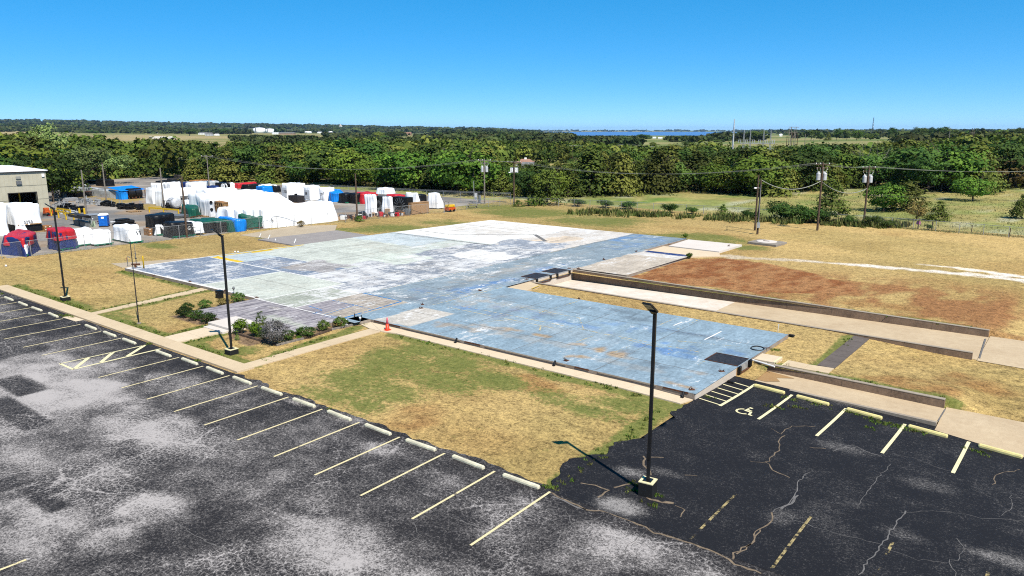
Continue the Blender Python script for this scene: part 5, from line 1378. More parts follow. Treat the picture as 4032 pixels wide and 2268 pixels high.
for z in (.1, .9, 1.7):
    mb.tube((-.5, -.5, z), (.5, -.5, z), .05, n=6); mb.tube((-.5, .5, z), (.5, .5, z), .05, n=6); mb.tube((.5, -.5, z), (.5, .5, z), .05, n=6)
mb.build('frame', M['blackm'], t); MB().lathe([(.35, .2), (.4, .8), (.3, 1.3)], n=12).build('pump', M['blackm'], t)
for i, (x0, x1, l) in enumerate(((275, 355, 'grey steel cabinet left of three above the steel tank'), (362, 440, 'grey steel cabinet in the middle of three above the steel tank'), (445, 570, 'long grey louvred cabinet right of three above the steel tank'))):
    c, r, l3 = foot3(zb(x0, 545), B(x1), -1.2); hh = HT(c, zb(0, 425)[1]); rr = r - c
    t = thing('steel_cabinet', l, 'cabinet', c, group='grey cabinets above the tank')
    MB().box(-1.2, 0, 0, rr.y, 0, hh).build('cabinet', M['greym'] if i == 2 else M['steel'], t, bevel=.02)
    n = 2 if i < 2 else 5
    for k in range(n): MB().box(.004, .03, rr.y * (k + .08) / n, rr.y * (k + .92) / n, hh * .15, hh * .9).build('door', M['steel'], t)
    MB().box(.03, .05, rr.y * .1, rr.y * .3, hh * .6, hh * .8).build('vent', M['blackm'], t)
covered('wrapped_machine', 'white wrapped skid behind the steel tank', 'wrapped machine', zb(465, 610), B(590), -2, zb(0, 480)[1], 'wrap', fold=.1)
covered('wrapped_machine', 'wide white wrapped machine behind the grey cabinets', 'wrapped machine', zb(165, 560), B(640), -4, zb(0, 350)[1], 'wrap', fold=.05, bump=.1)
covered('wrapped_machine', 'grey ended white wrapped block beside the bright blue draped roll', 'wrapped machine', za(1950, 655), A(1998), A(1852), za(0, 452)[1], 'wrap', fold=.05)
covered('tarped_machine', 'upright bright blue tarped roll behind the yard pole', 'tarped machine', za(2030, 675), za(2098, 660), za(1988, 655), za(0, 528)[1], 'blue', fold=.12, pw=3)
# ---- yellow guard rails
def rail(label, pts, h, name='guard_rail', n=3):
    q = [P(*p) for p in pts]; c = q[0]; t = thing(name, label, 'guard rail', c)
    a, b = q[0] - c, q[-1] - c
    for k in range(n):
        f = k / (n - 1); MB().box(-.09, .09, -.09, .09, 0, h).build('post', M['yellow'], t).location = a.lerp(b, f)
    MB().bar(a + Vector((.1, 0, h - .12)), b + Vector((.1, 0, h - .12)), .09, .26).build('rail', M['yellow'], t)
    return t
rail('yellow guard rail across the yard in front of the steel tank', [za(1895, 760), za(2265, 792)], .95)
rail('long yellow guard rail running from the tan shed door into the yard', [za(655, 808), za(940, 878)], 1.25, n=4)
t = rail('short yellow stair rail standing behind the long yellow guard rail', [za(730, 775), za(900, 800)], 1.0, 'stair_rail', 3)
for i, q in enumerate((za(1012, 800), za(1075, 800))):
    t = thing('bollard', 'yellow steel bollard guarding the yard pole, %s one' % ('left', 'right')[i], 'bollard', P(*q), group='yellow bollards at the yard pole')
    MB().box(-.13, .13, -.13, .13, 0, 1.25).build('post', M['yellow'], t, bevel=.02); MB().box(-.22, .22, -.2, .2, 0, .03).build('plate', M['yellow'], t)
# ---- portable toilet
c = P(*za(1325, 940)); hh = HT(c, za(0, 770)[1])
t = thing('portable_toilet', 'bright blue portable toilet with a white roof in the yard', 'portable toilet', c, R(52))
MB().prism([(-.55, -.55), (.55, -.55), (.6, -.5), (.6, .55), (-.6, .55), (-.6, -.5)], .12, hh - .28).build('cabin', M['bluep'], t, bevel=.03)
MB().box(-.62, .62, -.62, .62, 0, .12).build('base', M['dsteel'], t)
MB().lathe([(.86, hh - .28), (.80, hh - .16), (.55, hh - .03), (.2, hh)], n=4).build('roof', M['white'], t, smooth=False).rotation_euler = (0, 0, R(45))
MB().box(-.38, .38, -.60, -.56, .2, hh - .42).build('door', M['bluep'], t)
MB().box(-.17, .2, -.62, -.603, hh - .75, hh - .5).build('notice', M['white'], t)
for k in range(3): MB().box(.603, .63, -.4, .42, .35 + k * .45, .42 + k * .45).build('rib', M['bluep'], t)
for z in (.5, 1.0): MB().box(-.36, .36, -.615, -.60, z, z + .05).build('door_rib', M['bluep'], t)
# ---- machines and fittings lying about
def assembly(label, C, n, span, mat, seed, size=.5, name='pipe_fitting', cat='pipe fitting', group=None, kinds=3):
    """one flanged casting: body, flange, neck"""
    p = P(*C) if isinstance(C, tuple) else C; r = random.Random(seed)
    t = thing(name, label, cat, p, r.uniform(0, 6.28), group); s = size * r.uniform(.8, 1.25)
    MB().lathe([(s * .5, 0), (s * .5, s * .12), (s * .28, s * .16), (s * .34, s * .6), (s * .28, s * .85), (s * .45, s * .88), (s * .45, s * 1.0)], n=12).build('body', M[mat], t)
    mb = MB(); mb.tube((0, 0, s * .5), (s * .75, 0, s * .5), s * .22, n=10); mb.tube((s * .75, 0, s * .5), (s * .85, 0, s * .5), s * .38, n=12); mb.build('branch', M[mat], t)
    if r.random() < .5: MB().tube((0, 0, s), (0, 0, s * 1.5), s * .06, n=6).build('stem', M['steel'], t)
    return t
def row_of(label, a, b, n, mat, size, seed, group, jit=.5):
    a, b = P(*a), P(*b); r = random.Random(seed)
    for k in range(n):
        p = a.lerp(b, (k + .5) / n) + Vector((r.uniform(-jit, jit), r.uniform(-jit, jit), 0)); assembly(label, p, 1, 1, mat, seed * 31 + k, size * r.uniform(.8, 1.2), group=group)
row_of('black flanged valve in the row of valves beside the yard road', za(1290, 665), za(1480, 690), 12, 'blackm', .75, 1, 'black valves beside the yard road', .7)
row_of('black flanged elbow in the heap at the end of the valve row', za(1490, 712), za(1750, 725), 14, 'blackm', .95, 2, 'black elbows at the end of the valve row', .9)
row_of('grey machined fitting on a pallet left of the black valves', za(985, 640), za(1260, 672), 12, 'steel', .8, 3, 'grey fittings left of the black valves', .8)
row_of('grey fitting among the castings next to the tan shed', za(665, 680), za(800, 705), 8, 'steel', .8, 4, 'grey fittings next to the tan shed', .8)
row_of('black casting in the cluster behind the yellow guard rail', za(790, 735), za(985, 760), 12, 'blackm', .95, 5, 'black castings behind the yellow rail', .9)
row_of('pale casting in the cluster between the yellow rail and the black castings', za(800, 775), za(1000, 790), 7, 'lsteel', .6, 6, 'pale castings behind the yellow rail', .6)
def pallet(label, C, w=1.2, rz=0.0, name='pallet', h=.14, group=None, mat='wood'):
    t = thing(name, label, 'pallet', P(*C), rz, group)
    for k in range(5): MB().box(-w / 2, w / 2, -w / 2 + k * w / 5, -w / 2 + k * w / 5 + w * .13, h - .03, h).build('plank', M[mat], t)
    for k in (-.42, 0, .42): MB().box(k * w - .05, k * w + .05, -w / 2, w / 2, 0, h - .03).build('bearer', M[mat], t)
pallet('empty pallet in front of the black elbow heap', za(1700, 752), 2.0)
pallet('pale pallet lying at the foot of the green bale', zb(685, 685), 1.6)
t = thing('steel_conveyor', 'black steel conveyor frame with white struts beside the portable toilet', 'conveyor', P(*za(1020, 935)))
mb = MB(); d = (P(*za(1180, 930)) - P(*za(960, 880))); d.normalize(); L = 5.5; s = d.cross(Vector((0, 0, 1)))
for k in (-.6, .6): mb.bar(d * -L * .5 + s * k + Vector((0, 0, 1.5)), d * L * .5 + s * k + Vector((0, 0, 1.5)), .2, .35)
mb.build('beam', M['blackm'], t)
MB().hexa([d * -L / 2 - s * .5 + Vector((0, 0, 1.72)), d * L / 2 - s * .5 + Vector((0, 0, 1.72)), d * L / 2 + s * .5 + Vector((0, 0, 1.72)), d * -L / 2 + s * .5 + Vector((0, 0, 1.72))], [d * -L / 2 - s * .5 + Vector((0, 0, 1.8)), d * L / 2 - s * .5 + Vector((0, 0, 1.8)), d * L / 2 + s * .5 + Vector((0, 0, 1.8)), d * -L / 2 + s * .5 + Vector((0, 0, 1.8))]).build('belt', M['dsteel'], t)
for k in range(5): MB().bar(d * (-L / 2 + L * k / 4) - s * .6 + Vector((0, 0, .5)), d * (-L / 2 + L * (k + .7) / 4) - s * .6 + Vector((0, 0, 1.4)), .07, .1).build('strut', M['white'], t)
for k in (0, 2): MB().box(-.9, .9, -.5, .5, 0, .75).build('grey_panel', M['greym'], t).location = d * (-L / 2 + L * (k + .7) / 4) - s * .5
MB().box(-.8, .8, -.1, .1, 0, .9).build('sign_panel', simple('green_scrawled_panel', (.45, .50, .36), .7, .5, 5, c2=(.12, .22, .14)), t).location = d * (L * .42) - s * .9
t = thing('engine_stand', 'grey engine stand with black motor right of the portable toilet', 'machine', P(*za(1480, 925)))
MB().lathe([(.35, 0), (.12, .3), (.12, .9), (.3, 1.0), (.3, 1.15)], n=12).build('pedestal', M['greym'], t).location = (-.4, -1.2, 0)
MB().box(-.8, .8, -.2, 2.4, .25, .7).build('motor', M['blackm'], t, bevel=.08); MB().box(-.6, .6, 0, 1.8, .7, .95).build('cover', M['blackm'], t, bevel=.08); MB().tube((0, -.9, .55), (0, -.2, .55), .12, n=10).build('shaft', M['lsteel'], t)
MB().box(-.9, .9, -.3, 2.5, 0, .2).build('bed', M['dsteel'], t)
t = thing('steel_box', 'open grey steel box behind the conveyor', 'steel box', P(*za(1180, 850)))
mb = MB(); mb.box(-1.2, 1.2, -1.0, -.92, 0, .8); mb.box(-1.2, 1.2, .92, 1.0, 0, .8); mb.box(-1.2, -1.12, -.92, .92, 0, .8); mb.box(1.12, 1.2, -.92, .92, 0, .8); mb.box(-1.12, 1.12, -.92, .92, 0, .05); mb.build('tub', M['greym'], t); MB().box(-1.25, 1.25, -1.05, 1.05, .80, .84).build('rim', M['steel'], t)
t = thing('scrap_pile', 'rusty scrap pile left of the portable toilet', 'scrap', P(*za(1215, 905)))
rr_ = random.Random(5)
for k in range(10): MB().box(-.35, .35, -.12, .12, 0, .14).build('bar', M['rust'], t).matrix_local = Matrix.Translation((rr_.uniform(-.8, .8), rr_.uniform(-.8, .8), rr_.uniform(.05, .3))) @ Matrix.Rotation(rr_.uniform(0, 3), 4, 'Z')
t = thing('red_loader', 'small orange red machine at the tan shed corner', 'machine', P(*za(640, 795)))
MB().box(-.6, .6, -.9, .9, .25, .8).build('body', M['orange'], t, bevel=.05); MB().box(-.4, .4, -.9, -.2, .8, 1.3).build('hood', M['orange'], t, bevel=.05)
for x in (-.6, .6):
    for y in (-.6, .6): MB().tube((x - .08, y, .28), (x + .08, y, .28), .28, n=14).build('wheel', M['blackm'], t)
t = thing('hose_heap', 'dark hose heap on the paving beside the tan shed corner', 'hose', P(*za(580, 808)))
mb = MB(); mb.path([((.5 + .12 * math.sin(a * .7)) * math.cos(a), (.5 + .12 * math.cos(a * .9)) * math.sin(a), .06 + .02 * a) for a in [k * .45 for k in range(42)]], .05, 6); mb.build('hose', M['blackm'], t); MB().tube((.4, .2, .06), (1.0, .5, .06), .05, n=6).build('end', M['red'], t)
# stacked grey trays
for i, (x0, x1, l) in enumerate(((700, 785, 'stack of grey steel cabinets beside the tall trees'), (790, 855, 'stack of grey steel trays beside the tall trees'))):
    c, r, l3 = foot3(za(x0, 572), A(x1), -1.6); hh = HT(c, za(0, 480)[1]); rr = r - c; t = thing('tray_stack', l, 'steel trays', c)
    n = 3 if i == 0 else 6
    for k in range(n): MB().box(-1.6, 0, .03, rr.y - .03, hh * k / n + .02, hh * (k + .86) / n).build('tray', M['steel'], t, bevel=.02)
for i, (q, l) in enumerate(((za(950, 560), 'rust brown steel bin left of two behind the grey fittings'), (za(1045, 560), 'rust brown steel bin right of two behind the grey fittings'))):
    t = thing('steel_bin', l, 'bin', P(*q)); mb = MB(); mb.box(-1.2, 1.2, -1.6, 1.6, 0, .1); mb.box(1.1, 1.2, -1.6, 1.6, .1, 1.0); mb.box(-1.2, -1.1, -1.6, 1.6, .1, 1.0); mb.box(-1.1, 1.1, -1.6, -1.5, .1, 1.0); mb.box(-1.1, 1.1, 1.5, 1.6, .1, 1.0); mb.build('bin', M['dsteel'], t); MB().box(-1.25, 1.25, -1.65, 1.65, 1.0, 1.06).build('rim', M['rust'], t)
t = thing('sheet_stack', 'stack of pale steel sheets left of the grey fittings', 'steel sheets', P(*za(875, 615)))
for k in range(5): MB().box(-1.2, 1.2, -1.5 + .1 * k, 1.3, .1 + k * .12, .16 + k * .12).build('sheet', M['lsteel'], t)
# ---- silver duct row, trailers, blue shed tarp with black rolls
for i in range(6):
    x0, x1 = 1180 + i * 58, 1180 + (i + 1) * 58
    c, r, l3 = foot3(za(x0, 548 + i * 8), A(x1), -4.0); c0_ = c; hh = HT(c, za(0, 448 + i * 8)[1]); rr = r - c
    t = thing('duct_section', 'silver foil wrapped duct section, %s from the black trailers' % ORD[i], 'duct section', c, group='silver duct sections')
    drape((0, .03), (0, rr.y - .03), (-22, .03), hh, 0, fold=.05, flare=.02, seed=60 + i, n=40, bump=.1, pw=7).build('foil', M['clearwrap'] if i % 2 else M['lsteel'], t, smooth=True)
    MB().tube((-.05, rr.y / 2, hh * .55), (.08, rr.y / 2, hh * .55), hh * .30, n=14).build('duct_end', M['steel'], t)
for i, (x0, x1, y0, tp, m, l) in enumerate(((910, 985, 520, 412, 'black', 'black ended trailer load nearest the tall trees'), (985, 1035, 512, 392, 'wrap', 'white wrapped trailer load between two black ones'), (1040, 1090, 522, 400, 'black', 'black tarped trailer load behind the yard pole'), (1090, 1125, 528, 402, 'wrap', 'white wrapped trailer load next to the silver ducts'), (1125, 1180, 540, 420, 'black', 'black tarped trailer load touching the silver ducts'))):
    covered('trailer_load', l, 'trailer load', za(x0, y0), A(x1), -16, za(0, tp)[1], m, 'greenm', fold=.08, bump=.15, group='long trailer loads')
for i, (x0, x1, y0, tp, m, l) in enumerate(((1320, 1460, 432, 348, 'black', 'black tarped block behind the silver ducts by the far pole'), (1200, 1310, 400, 358, 'blackm', 'low black machine behind the trailer loads'), (985, 1130, 400, 335, 'dsteel', 'dark container behind the trailer loads'))):
    covered('stored_load', l, 'tarped load', za(x0, y0), A(x1), -5, za(0, tp)[1], m, fold=.06)
c, r, l3 = foot3(za(1545, 600), A(1852), -6); t = thing('tarp_shelter', 'bright blue tarp stretched over black rolls in the yard', 'tarp shelter', c); rr = r - c; hh = HT(c, za(0, 492)[1])
MB().hexa([(.1, 0, hh * .98), (.1, rr.y, hh * 1.05), (-6, rr.y, hh * 1.35), (-6, 0, hh * 1.25)], [(.1, 0, hh), (.1, rr.y, hh * 1.08), (-6, rr.y, hh * 1.38), (-6, 0, hh * 1.28)]).build('tarp_roof', M['blue'], t)
drape((.05, -.1), (.05, 1.3), (-2.5, -.1), hh, 0, fold=.14, seed=31, n=40).build('tarp_side', M['blue'], t, smooth=True)
mb = MB()
for y in (1.2, rr.y * .5, rr.y - .1): mb.box(-.08, .0, y - .06, y + .06, 0, hh)
mb.build('prop', M['rust'], t)
for i in range(2):
    y0, y1 = 1.5 + i * (rr.y - 1.5) * .42, 1.5 + (i + 1) * (rr.y - 1.5) * .42 - .2
    tt = thing('black_roll', 'black ribbed roll under the blue tarp, %s one' % ('left', 'right')[i], 'roll', c + Vector((-.7, 0, 0)), group='black rolls under the blue tarp')
    MB().tube((0, y0, 1.15), (0, y1, 1.15), 1.05, n=20).build('roll', M['blackm'], tt)
    for k in range(3): MB().bar((1.0, y0 + (y1 - y0) * k / 2, 0), (.2, y0 + (y1 - y0) * k / 2, 1.0), .1, .1).build('cradle', M['rust'], tt)
# ---- back rows seen over the white mass
BACK = [((70, 400), 200, 268, 'wrap', 'white wrapped cube standing behind the grey ended block'), ((235, 420), 385, 258, 'wrap', 'white wrapped block left of the navy cover'), ((515, 440), 715, 268, 'wrap', 'white wrapped block right of the navy cover'), ((420, 355), 518, 255, 'navy', 'navy tarped load standing over the white wraps'), ((722, 375), 865, 308, 'navy', 'navy tarped load in front of the long silver roll'),
        ((250, 350), 365, 292, 'blackm', 'black open machine among the white wraps'), ((480, 345), 870, 252, 'clearwrap', 'long silver wrapped roll behind the white wraps'), ((880, 345), 1000, 262, 'black', 'black load with a white reel behind the white wraps'), ((1000, 330), 1080, 268, 'wrap', 'white load between the black and red tarps at the back'),
        ((1085, 330), 1345, 268, 'red', 'red tarped load at the back of the yard'), ((1215, 350), 1400, 285, 'black', 'black tarped load in front of the red one'), ((1400, 345), 1592, 290, 'wrap', 'white tarped load right of the black one at the back'), ((1410, 395), 1545, 308, 'blue', 'bright blue draped load left of the tall white units'), ((1500, 380), 1632, 305, 'black', 'black tarped load left of the tall white units'),
        ((100, 255), 380, 236, 'blackm', 'low black machinery at the far edge of the paving'), ((245, 232), 360, 205, 'dsteel', 'dark cylinder load at the far edge of the paving'), ((385, 240), 610, 212, 'black', 'long dark tarped load at the far edge of the paving'), ((330, 205), 420, 160, 'dsteel', 'tall dark box at the far edge of the paving'), ((525, 250), 700, 228, 'crate', 'flat brown timber stack at the woods edge'), ((690, 250), 865, 226, 'crate', 'brown timber crate stack at the woods edge')]
for i, (q, x1, tp, m, l) in enumerate(BACK):
    covered('stored_load', l, 'stored load', zb(*q), B(x1), -3.2, zb(0, tp)[1], m, fold=.07, bump=.14, pw=7, seed=200 + i)
t = thing('white_reel', 'white cable reel standing in the black load', 'reel', P(*zb(905, 350)))
for y in (-.35, .35): MB().tube((.3, y - .05, .8), (.3, y + .05, .8), .8, n=20).build('flange', M['white'], t)
MB().tube((.3, -.35, .8), (.3, .35, .8), .5, n=16).build('core', M['blackm'], t)
# ---- tall white units and tarps at the right of the yard
GW = 'tall white wrapped units'
for i, (q, x1, L, tp, m, l) in enumerate((((1720, 460), 1748, 1638, 265, 'wrap2', 'tall white wrapped unit with a marked grey face, first of four'), ((1830, 440), 1918, 1748, 270, 'wrap2', 'tall white wrapped unit with a banded grey face, second of four'), ((2012, 482), 2115, 1918, 300, 'wrap2', 'tall white wrapped unit with a dark number, third of four'), ((2195, 492), 2268, 2118, 322, 'wrap2', 'tall white wrapped unit beside the blue tarp, fourth of four'))):
    c, r, l3 = foot3(zb(*q), B(x1), B(L)); hh = HT(c, zb(0, tp)[1]); rr, ll = r - c, l3 - c
    t = thing('wrapped_unit', l, 'wrapped machine', c, 0, GW)
    ln = max(rr.y, 2.6); drape((0, 0), (0, ln), ll, hh, 0, fold=.04, flare=.06, seed=300 + i, bump=.1).build('cover', M['wrap'], t, smooth=True)
    MB().hexa([ll * .12 + Vector((0, -.10, .3)), ll * .88 + Vector((0, -.10, .3)), ll * .88 + Vector((0, -.06, .3)), ll * .12 + Vector((0, -.06, .3))], [ll * .12 + Vector((0, -.085, hh * .72)), ll * .88 + Vector((0, -.085, hh * .72)), ll * .88 + Vector((0, -.05, hh * .72)), ll * .12 + Vector((0, -.05, hh * .72))]).build('face_shade', M[m], t)  # end face shade put in as a greyer sheet
    text_mesh('marker_text', ('1325', '', '38', '7P')[i] or 'A', .8, M['scrawl'], t, ll * .72 + Vector((0, -.14, hh * .4)), (R(90), 0, 0))
    MB().box(ll.x + .1, -.1, .1, ln - .1, 0, .12).build('pallet', M['wood'], t)
c, r, l3 = foot3(zb(1850, 510), B(1872), B(1726)); hh = HT(c, zb(0, 425)[1]); rr, ll = r - c, l3 - c
t = thing('black_cabinet', 'black ribbed steel cabinet in front of the tall white units', 'cabinet', c)
MB().box(ll.x, 0, 0, 1.6, 0, hh).build('cabinet', M['dsteel'], t, bevel=.03)
for k in range(6): MB().box(ll.x * (k + .9) / 6, ll.x * (k + .1) / 6, -.04, -.003, .1, hh - .08).build('door_panel', M['dsteel'], t)
MB().tube((ll.x * .5, .7, hh), (ll.x * .5, .7, hh + .35), .3, n=12).build('vent_cap', M['blackm'], t)
covered('tarped_machine', 'bright blue tarped machine in front of the back fence', 'tarped machine', zb(2300, 502), zb(2445, 498), zb(2228, 490), zb(0, 375)[1], 'blue', fold=.14, pw=4, bump=.2, topR=.85)
covered('tarped_machine', 'bright blue tarp peak behind the larger blue tarped machine', 'tarped machine', zb(2350, 470), B(2505), -2.5, zb(0, 345)[1], 'blue', fold=.1, pw=4, topR=.35, bump=.2)
covered('tarped_machine', 'black tarped machine with small white marks beside the blue tarp', 'tarped machine', zc(195, 648), Cc(330), -2.4, zc(0, 525)[1], 'black', 'greenm', fold=.08)
covered('tarped_machine', 'black tarped machine between the yard pole and the red tarp', 'tarped machine', zc(345, 655), Cc(435), -2.6, zc(0, 522)[1], 'black', 'greenm', fold=.08)
covered('tarped_machine', 'red tarped load behind the white fan panels', 'tarped machine', zc(420, 655), Cc(625), -3.0, zc(0, 522)[1], 'red', fold=.08, bump=.15)
covered('tarped_machine', 'second red tarped load peeking over the black fan housing', 'tarped machine', zc(830, 660), Cc(965), -3.0, zc(0, 545)[1], 'red', fold=.08, bump=.15)
# fan housings with radial blades
def fan_unit(label, C, L, Rr, top, film):
    c, r, l3 = foot3(C, Cc(Rr), Cc(L)); hh = HT(c, top); rr, ll = r - c, l3 - c
    t = thing('fan_housing', label, 'fan housing', c)
    w = -ll.x
    MB().box(ll.x, 0, .02, max(1.5, rr.y), 0, hh).build('housing', M['blackm'], t)
    if film: drape((.05, .5), (.05, max(1.6, rr.y) + .1), (ll.x * .5, .5), hh + .06, 0, fold=.08, flare=.12, seed=7, n=40).build('film', M['wrap'], t, smooth=True)
    for k in range(16):
        a = 2 * math.pi * k / 16; r0, r1 = w * .14, w * .40; cx_, cz_ = ll.x / 2, hh * .48
        d = Vector((math.cos(a), 0, math.sin(a))); s = Vector((-math.sin(a), 0, math.cos(a)))
        p0, p1 = Vector((cx_, -.015, cz_)) + d * r0, Vector((cx_, -.03, cz_)) + d * r1
        MB().add([p0 - s * .03, p0 + s * .03, p1 + s * .11, p1 - s * .11], [(0, 1, 2, 3)]).build('blade', M['greym'], t)
    MB().tube((ll.x / 2, -.08, hh * .48), (ll.x / 2, 0, hh * .48), w * .13, n=14).build('hub', M['blackm'], t)
    return t
covered('film_covered_fan', 'white film covered fan panel nearest the yard utility pole', 'wrapped machine', zc(560, 775), Cc(600), Cc(442), zc(0, 535)[1], 'wrap', fold=.08, flare=.1)
fan_unit('black fan housing with grey blades between torn white films', zc(668, 775), 566, 690, zc(0, 560)[1], False)
covered('film_covered_fan', 'white film covered fan panel beside the open fan housing', 'wrapped machine', zc(770, 800), Cc(800), Cc(660), zc(0, 560)[1], 'wrap', fold=.08, flare=.12)
fan_unit('black fan housing with a ring of grey blades beside the plywood crate', zc(975, 790), 792, 995, zc(0, 575)[1], False)
covered('wrapped_machine', 'white wrapped hood rising above the fan housings', 'wrapped machine', zc(700, 745), Cc(850), -2.2, zc(0, 462)[1], 'wrap', lift=3.0, fold=.05, topR=.9, tilt=.05)
c, r, l3 = foot3(zc(1035, 792), Cc(1255), Cc(965)); hh = HT(c, zc(0, 650)[1]); rr, ll = r - c, l3 - c
t = thing('plywood_crate', 'large strand board crate at the yard fence', 'crate', c)
MB().box(ll.x, 0, 0, rr.y, .1, hh).build('box', M['osb'], t)
for y in (0.1, rr.y * .5, rr.y - .2): MB().box(.003, .04, y, y + .1, .1, hh).build('batten', M['wood'], t)
MB().box(ll.x - .05, .05, -.04, rr.y + .04, hh, hh + .06).build('lid', M['osb'], t)
for x in (ll.x * .9, ll.x * .5, ll.x * .1): MB().box(x - .06, x + .06, 0, rr.y, 0, .1).build('runner', M['wood'], t)
covered('wrapped_machine', 'white wrapped wedge behind the strand board crate', 'wrapped machine', zc(1092, 690), Cc(1170), Cc(962), zc(0, 512)[1], 'wrap', topR=.25, fold=.05, flare=.05)
covered('wrapped_machine', 'white wrapped wedge on a black base at the end of the yard row', 'wrapped machine', zc(1362, 722), Cc(1462), Cc(1242), zc(0, 520)[1], 'wrap', topR=.3, fold=.05, flare=.02, lift=.16)
covered('tarped_machine', 'black tarped box between the two white wedges', 'tarped machine', zc(1140, 640), Cc(1225), -2.5, zc(0, 540)[1], 'black', fold=.05)
t = thing('yellow_compressor', 'small yellow and red machine standing at the end of the yard', 'machine', P(*zc(1520, 750)))
MB().box(-.55, .55, -.9, .9, .25, .75).build('chassis', M['orange'], t, bevel=.04); MB().box(-.5, .5, -.85, .85, .76, 1.25).build('tank', M['yellow'], t, bevel=.12)
for x in (-.5, .5):
    MB().bar((x, -.8, 1.2), (x, -.8, 1.75), .06).build('post', M['dsteel'], t)
    for y in (-.5, .5): MB().tube((x - .06, y, .24), (x + .06, y, .24), .24, n=12).build('wheel', M['blackm'], t)
MB().bar((-.5, -.8, 1.75), (.5, -.8, 1.75), .06).build('handle', M['dsteel'], t)
# junk on pallets along the fence
rj = random.Random(12)
JUNK = [('wooden box of scrap parts', 'tanbox'), ('grey gearbox', 'greym'), ('white plastic drum', 'pvc'), ('black motor block', 'blackm'), ('red painted pump', 'red'), ('rusty bracket pile', 'rust'), ('pale steel casing', 'lsteel'), ('orange brown carton', 'crate')]
SPOT = ['next to the long white row', 'behind the fence near the yard pole', 'between the yard pole and the fan panels', 'in front of the fan panels', 'in front of the fan housings']
jx = [za_ for za_ in range(120, 990, 26)]
for i, x in enumerate(jx):
    f = (x - 100) / 890; y = 872 - 66 * f + rj.uniform(-30, 4)
    d, m = JUNK[i % 8]; p = P(*zc(x, y))
    t = thing('scrap_part', '%s %s' % (d, SPOT[min(4, int(f * 5))]), 'scrap', p, rj.uniform(0, 3), 'scrap along the yard fence')
    s = rj.uniform(.45, .95)
    MB().box(-s * .6, s * .6, -s * .5, s * .5, .1, .1 + s * rj.uniform(.5, 1.1)).build('body', M[m], t, bevel=.04)
    MB().tube((0, -s * .7, .3 + s * .2), (0, s * .7, .3 + s * .2), s * .22, n=8).build('shaft', M['dsteel'], t)
    MB().box(-s * .7, s * .7, -s * .6, s * .6, 0, .1).build('pallet', M['wood'], t)

# ================================================================== TAN SHED
K = P(*za(640, 748)); hw = HT(Vector((K.x, K.y, 0)), za(0, 232)[1])
shed = thing('metal_shed', 'tan ribbed metal shed with a white roof and a dark open door', 'building', K)
Ld = 46.0      # runs towards -y; wall plane x = 0
d0 = None
def wall_y(ax):      # column -> y on the wall plane (world)
    lo, hi = -60.0, 2.0
    for _ in range(40):
        m = (lo + hi) / 2
        if PX((K.x, K.y + m, 0))[0] < A(ax): lo = m
        else: hi = m
    return lo
y_l, y_r = wall_y(142), wall_y(492)
dh = HT(Vector((K.x, K.y + y_r, 0)), za(0, 505)[1])
MB().box(-.12, 0, y_r, 0, 0, hw).build('wall', M['tan_wall'], shed)
MB().box(-.12, 0, y_l, y_r, dh, hw).build('wall', M['tan_wall'], shed)
MB().box(-.12, 0, -Ld, y_l, 0, hw).build('wall', M['tan_wall'], shed)
MB().box(-32, -.12, -.12, 0, 0, hw).build('wall', M['tan_wall'], shed)
MB().box(-32, -31.9, -Ld, -.12, 0, hw).build('wall', M['tan_wall'], shed)
mb = MB(); y = -.25
while y > -Ld:
    for q0, q1 in ((.05, hw * .32), (hw * .33, hw * .66), (hw * .67, hw - .1)):
        if not (y_l - .05 < y < y_r + .05 and q0 < dh): mb.box(.002, .035, y - .03, y + .03, q0, q1)
        elif q1 > dh: mb.box(.002, .035, y - .03, y + .03, max(q0, dh + .1), q1)
    y -= .62
mb.build('wall_ribs', M['tan_wall'], shed)
for z in (hw * .325, hw * .665):
    b = MB(); b.box(.036, .05, y_r + .15, -.02, z - .02, z + .02)
    if z > dh: b.box(.036, .05, y_l - .1, y_r + .14, z - .02, z + .02)
    b.box(.036, .05, -Ld, y_l - .12, z - .02, z + .02); b.build('girt_seam', M['tan_rib'], shed)
rise = .35
MB().hexa([(.25, .3, hw + .02), (-16, .3, hw + rise), (-16, -Ld, hw + rise), (.25, -Ld, hw + .02)], [(.25, .3, hw + .14), (-16, .3, hw + rise + .12), (-16, -Ld, hw + rise + .12), (.25, -Ld, hw + .14)]).build('roof', M['tin'], shed)
MB().hexa([(-16.02, .3, hw + rise), (-32.2, .3, hw + .02), (-32.2, -Ld, hw + .02), (-16.02, -Ld, hw + rise)], [(-16.02, .3, hw + rise + .12), (-32.2, .3, hw + .14), (-32.2, -Ld, hw + .14), (-16.02, -Ld, hw + rise + .12)]).build('roof', M['tin'], shed)
MB().add([(0, -.06, hw), (-16, -.06, hw + rise), (-32, -.06, hw)], [(0, 1, 2)]).build('gable', M['tan_wall'], shed)
MB().box(.05, .26, -Ld, .3, hw - .12, hw + .018).build('gutter', M['dsteel'], shed)
mb = MB(); mb.box(.003, .09, y_l - .12, y_l, 0, dh + .12); mb.box(.003, .09, y_r, y_r + .12, 0, dh + .12); mb.box(.003, .09, y_l, y_r, dh, dh + .12); mb.build('door_frame', M['dsteel'], shed)
MB().box(-6.0, -5.9, y_l - 5, y_r + 3, 0.01, hw - .3).build('dark_backing', M['void'], shed)  # blackened sheet behind the doorway, interior shade put into its colour
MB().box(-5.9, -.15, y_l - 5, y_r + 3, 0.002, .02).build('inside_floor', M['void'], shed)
yl_ = wall_y(290)
MB().box(.04, .28, yl_ - .4, yl_ + .4, hw * .70, hw * .78).build('wall_light', M['greym'], shed); MB().box(.04, .2, yl_ - .35, yl_ + .35, hw * .83, hw * .89).build('wall_light', M['glass'], shed)
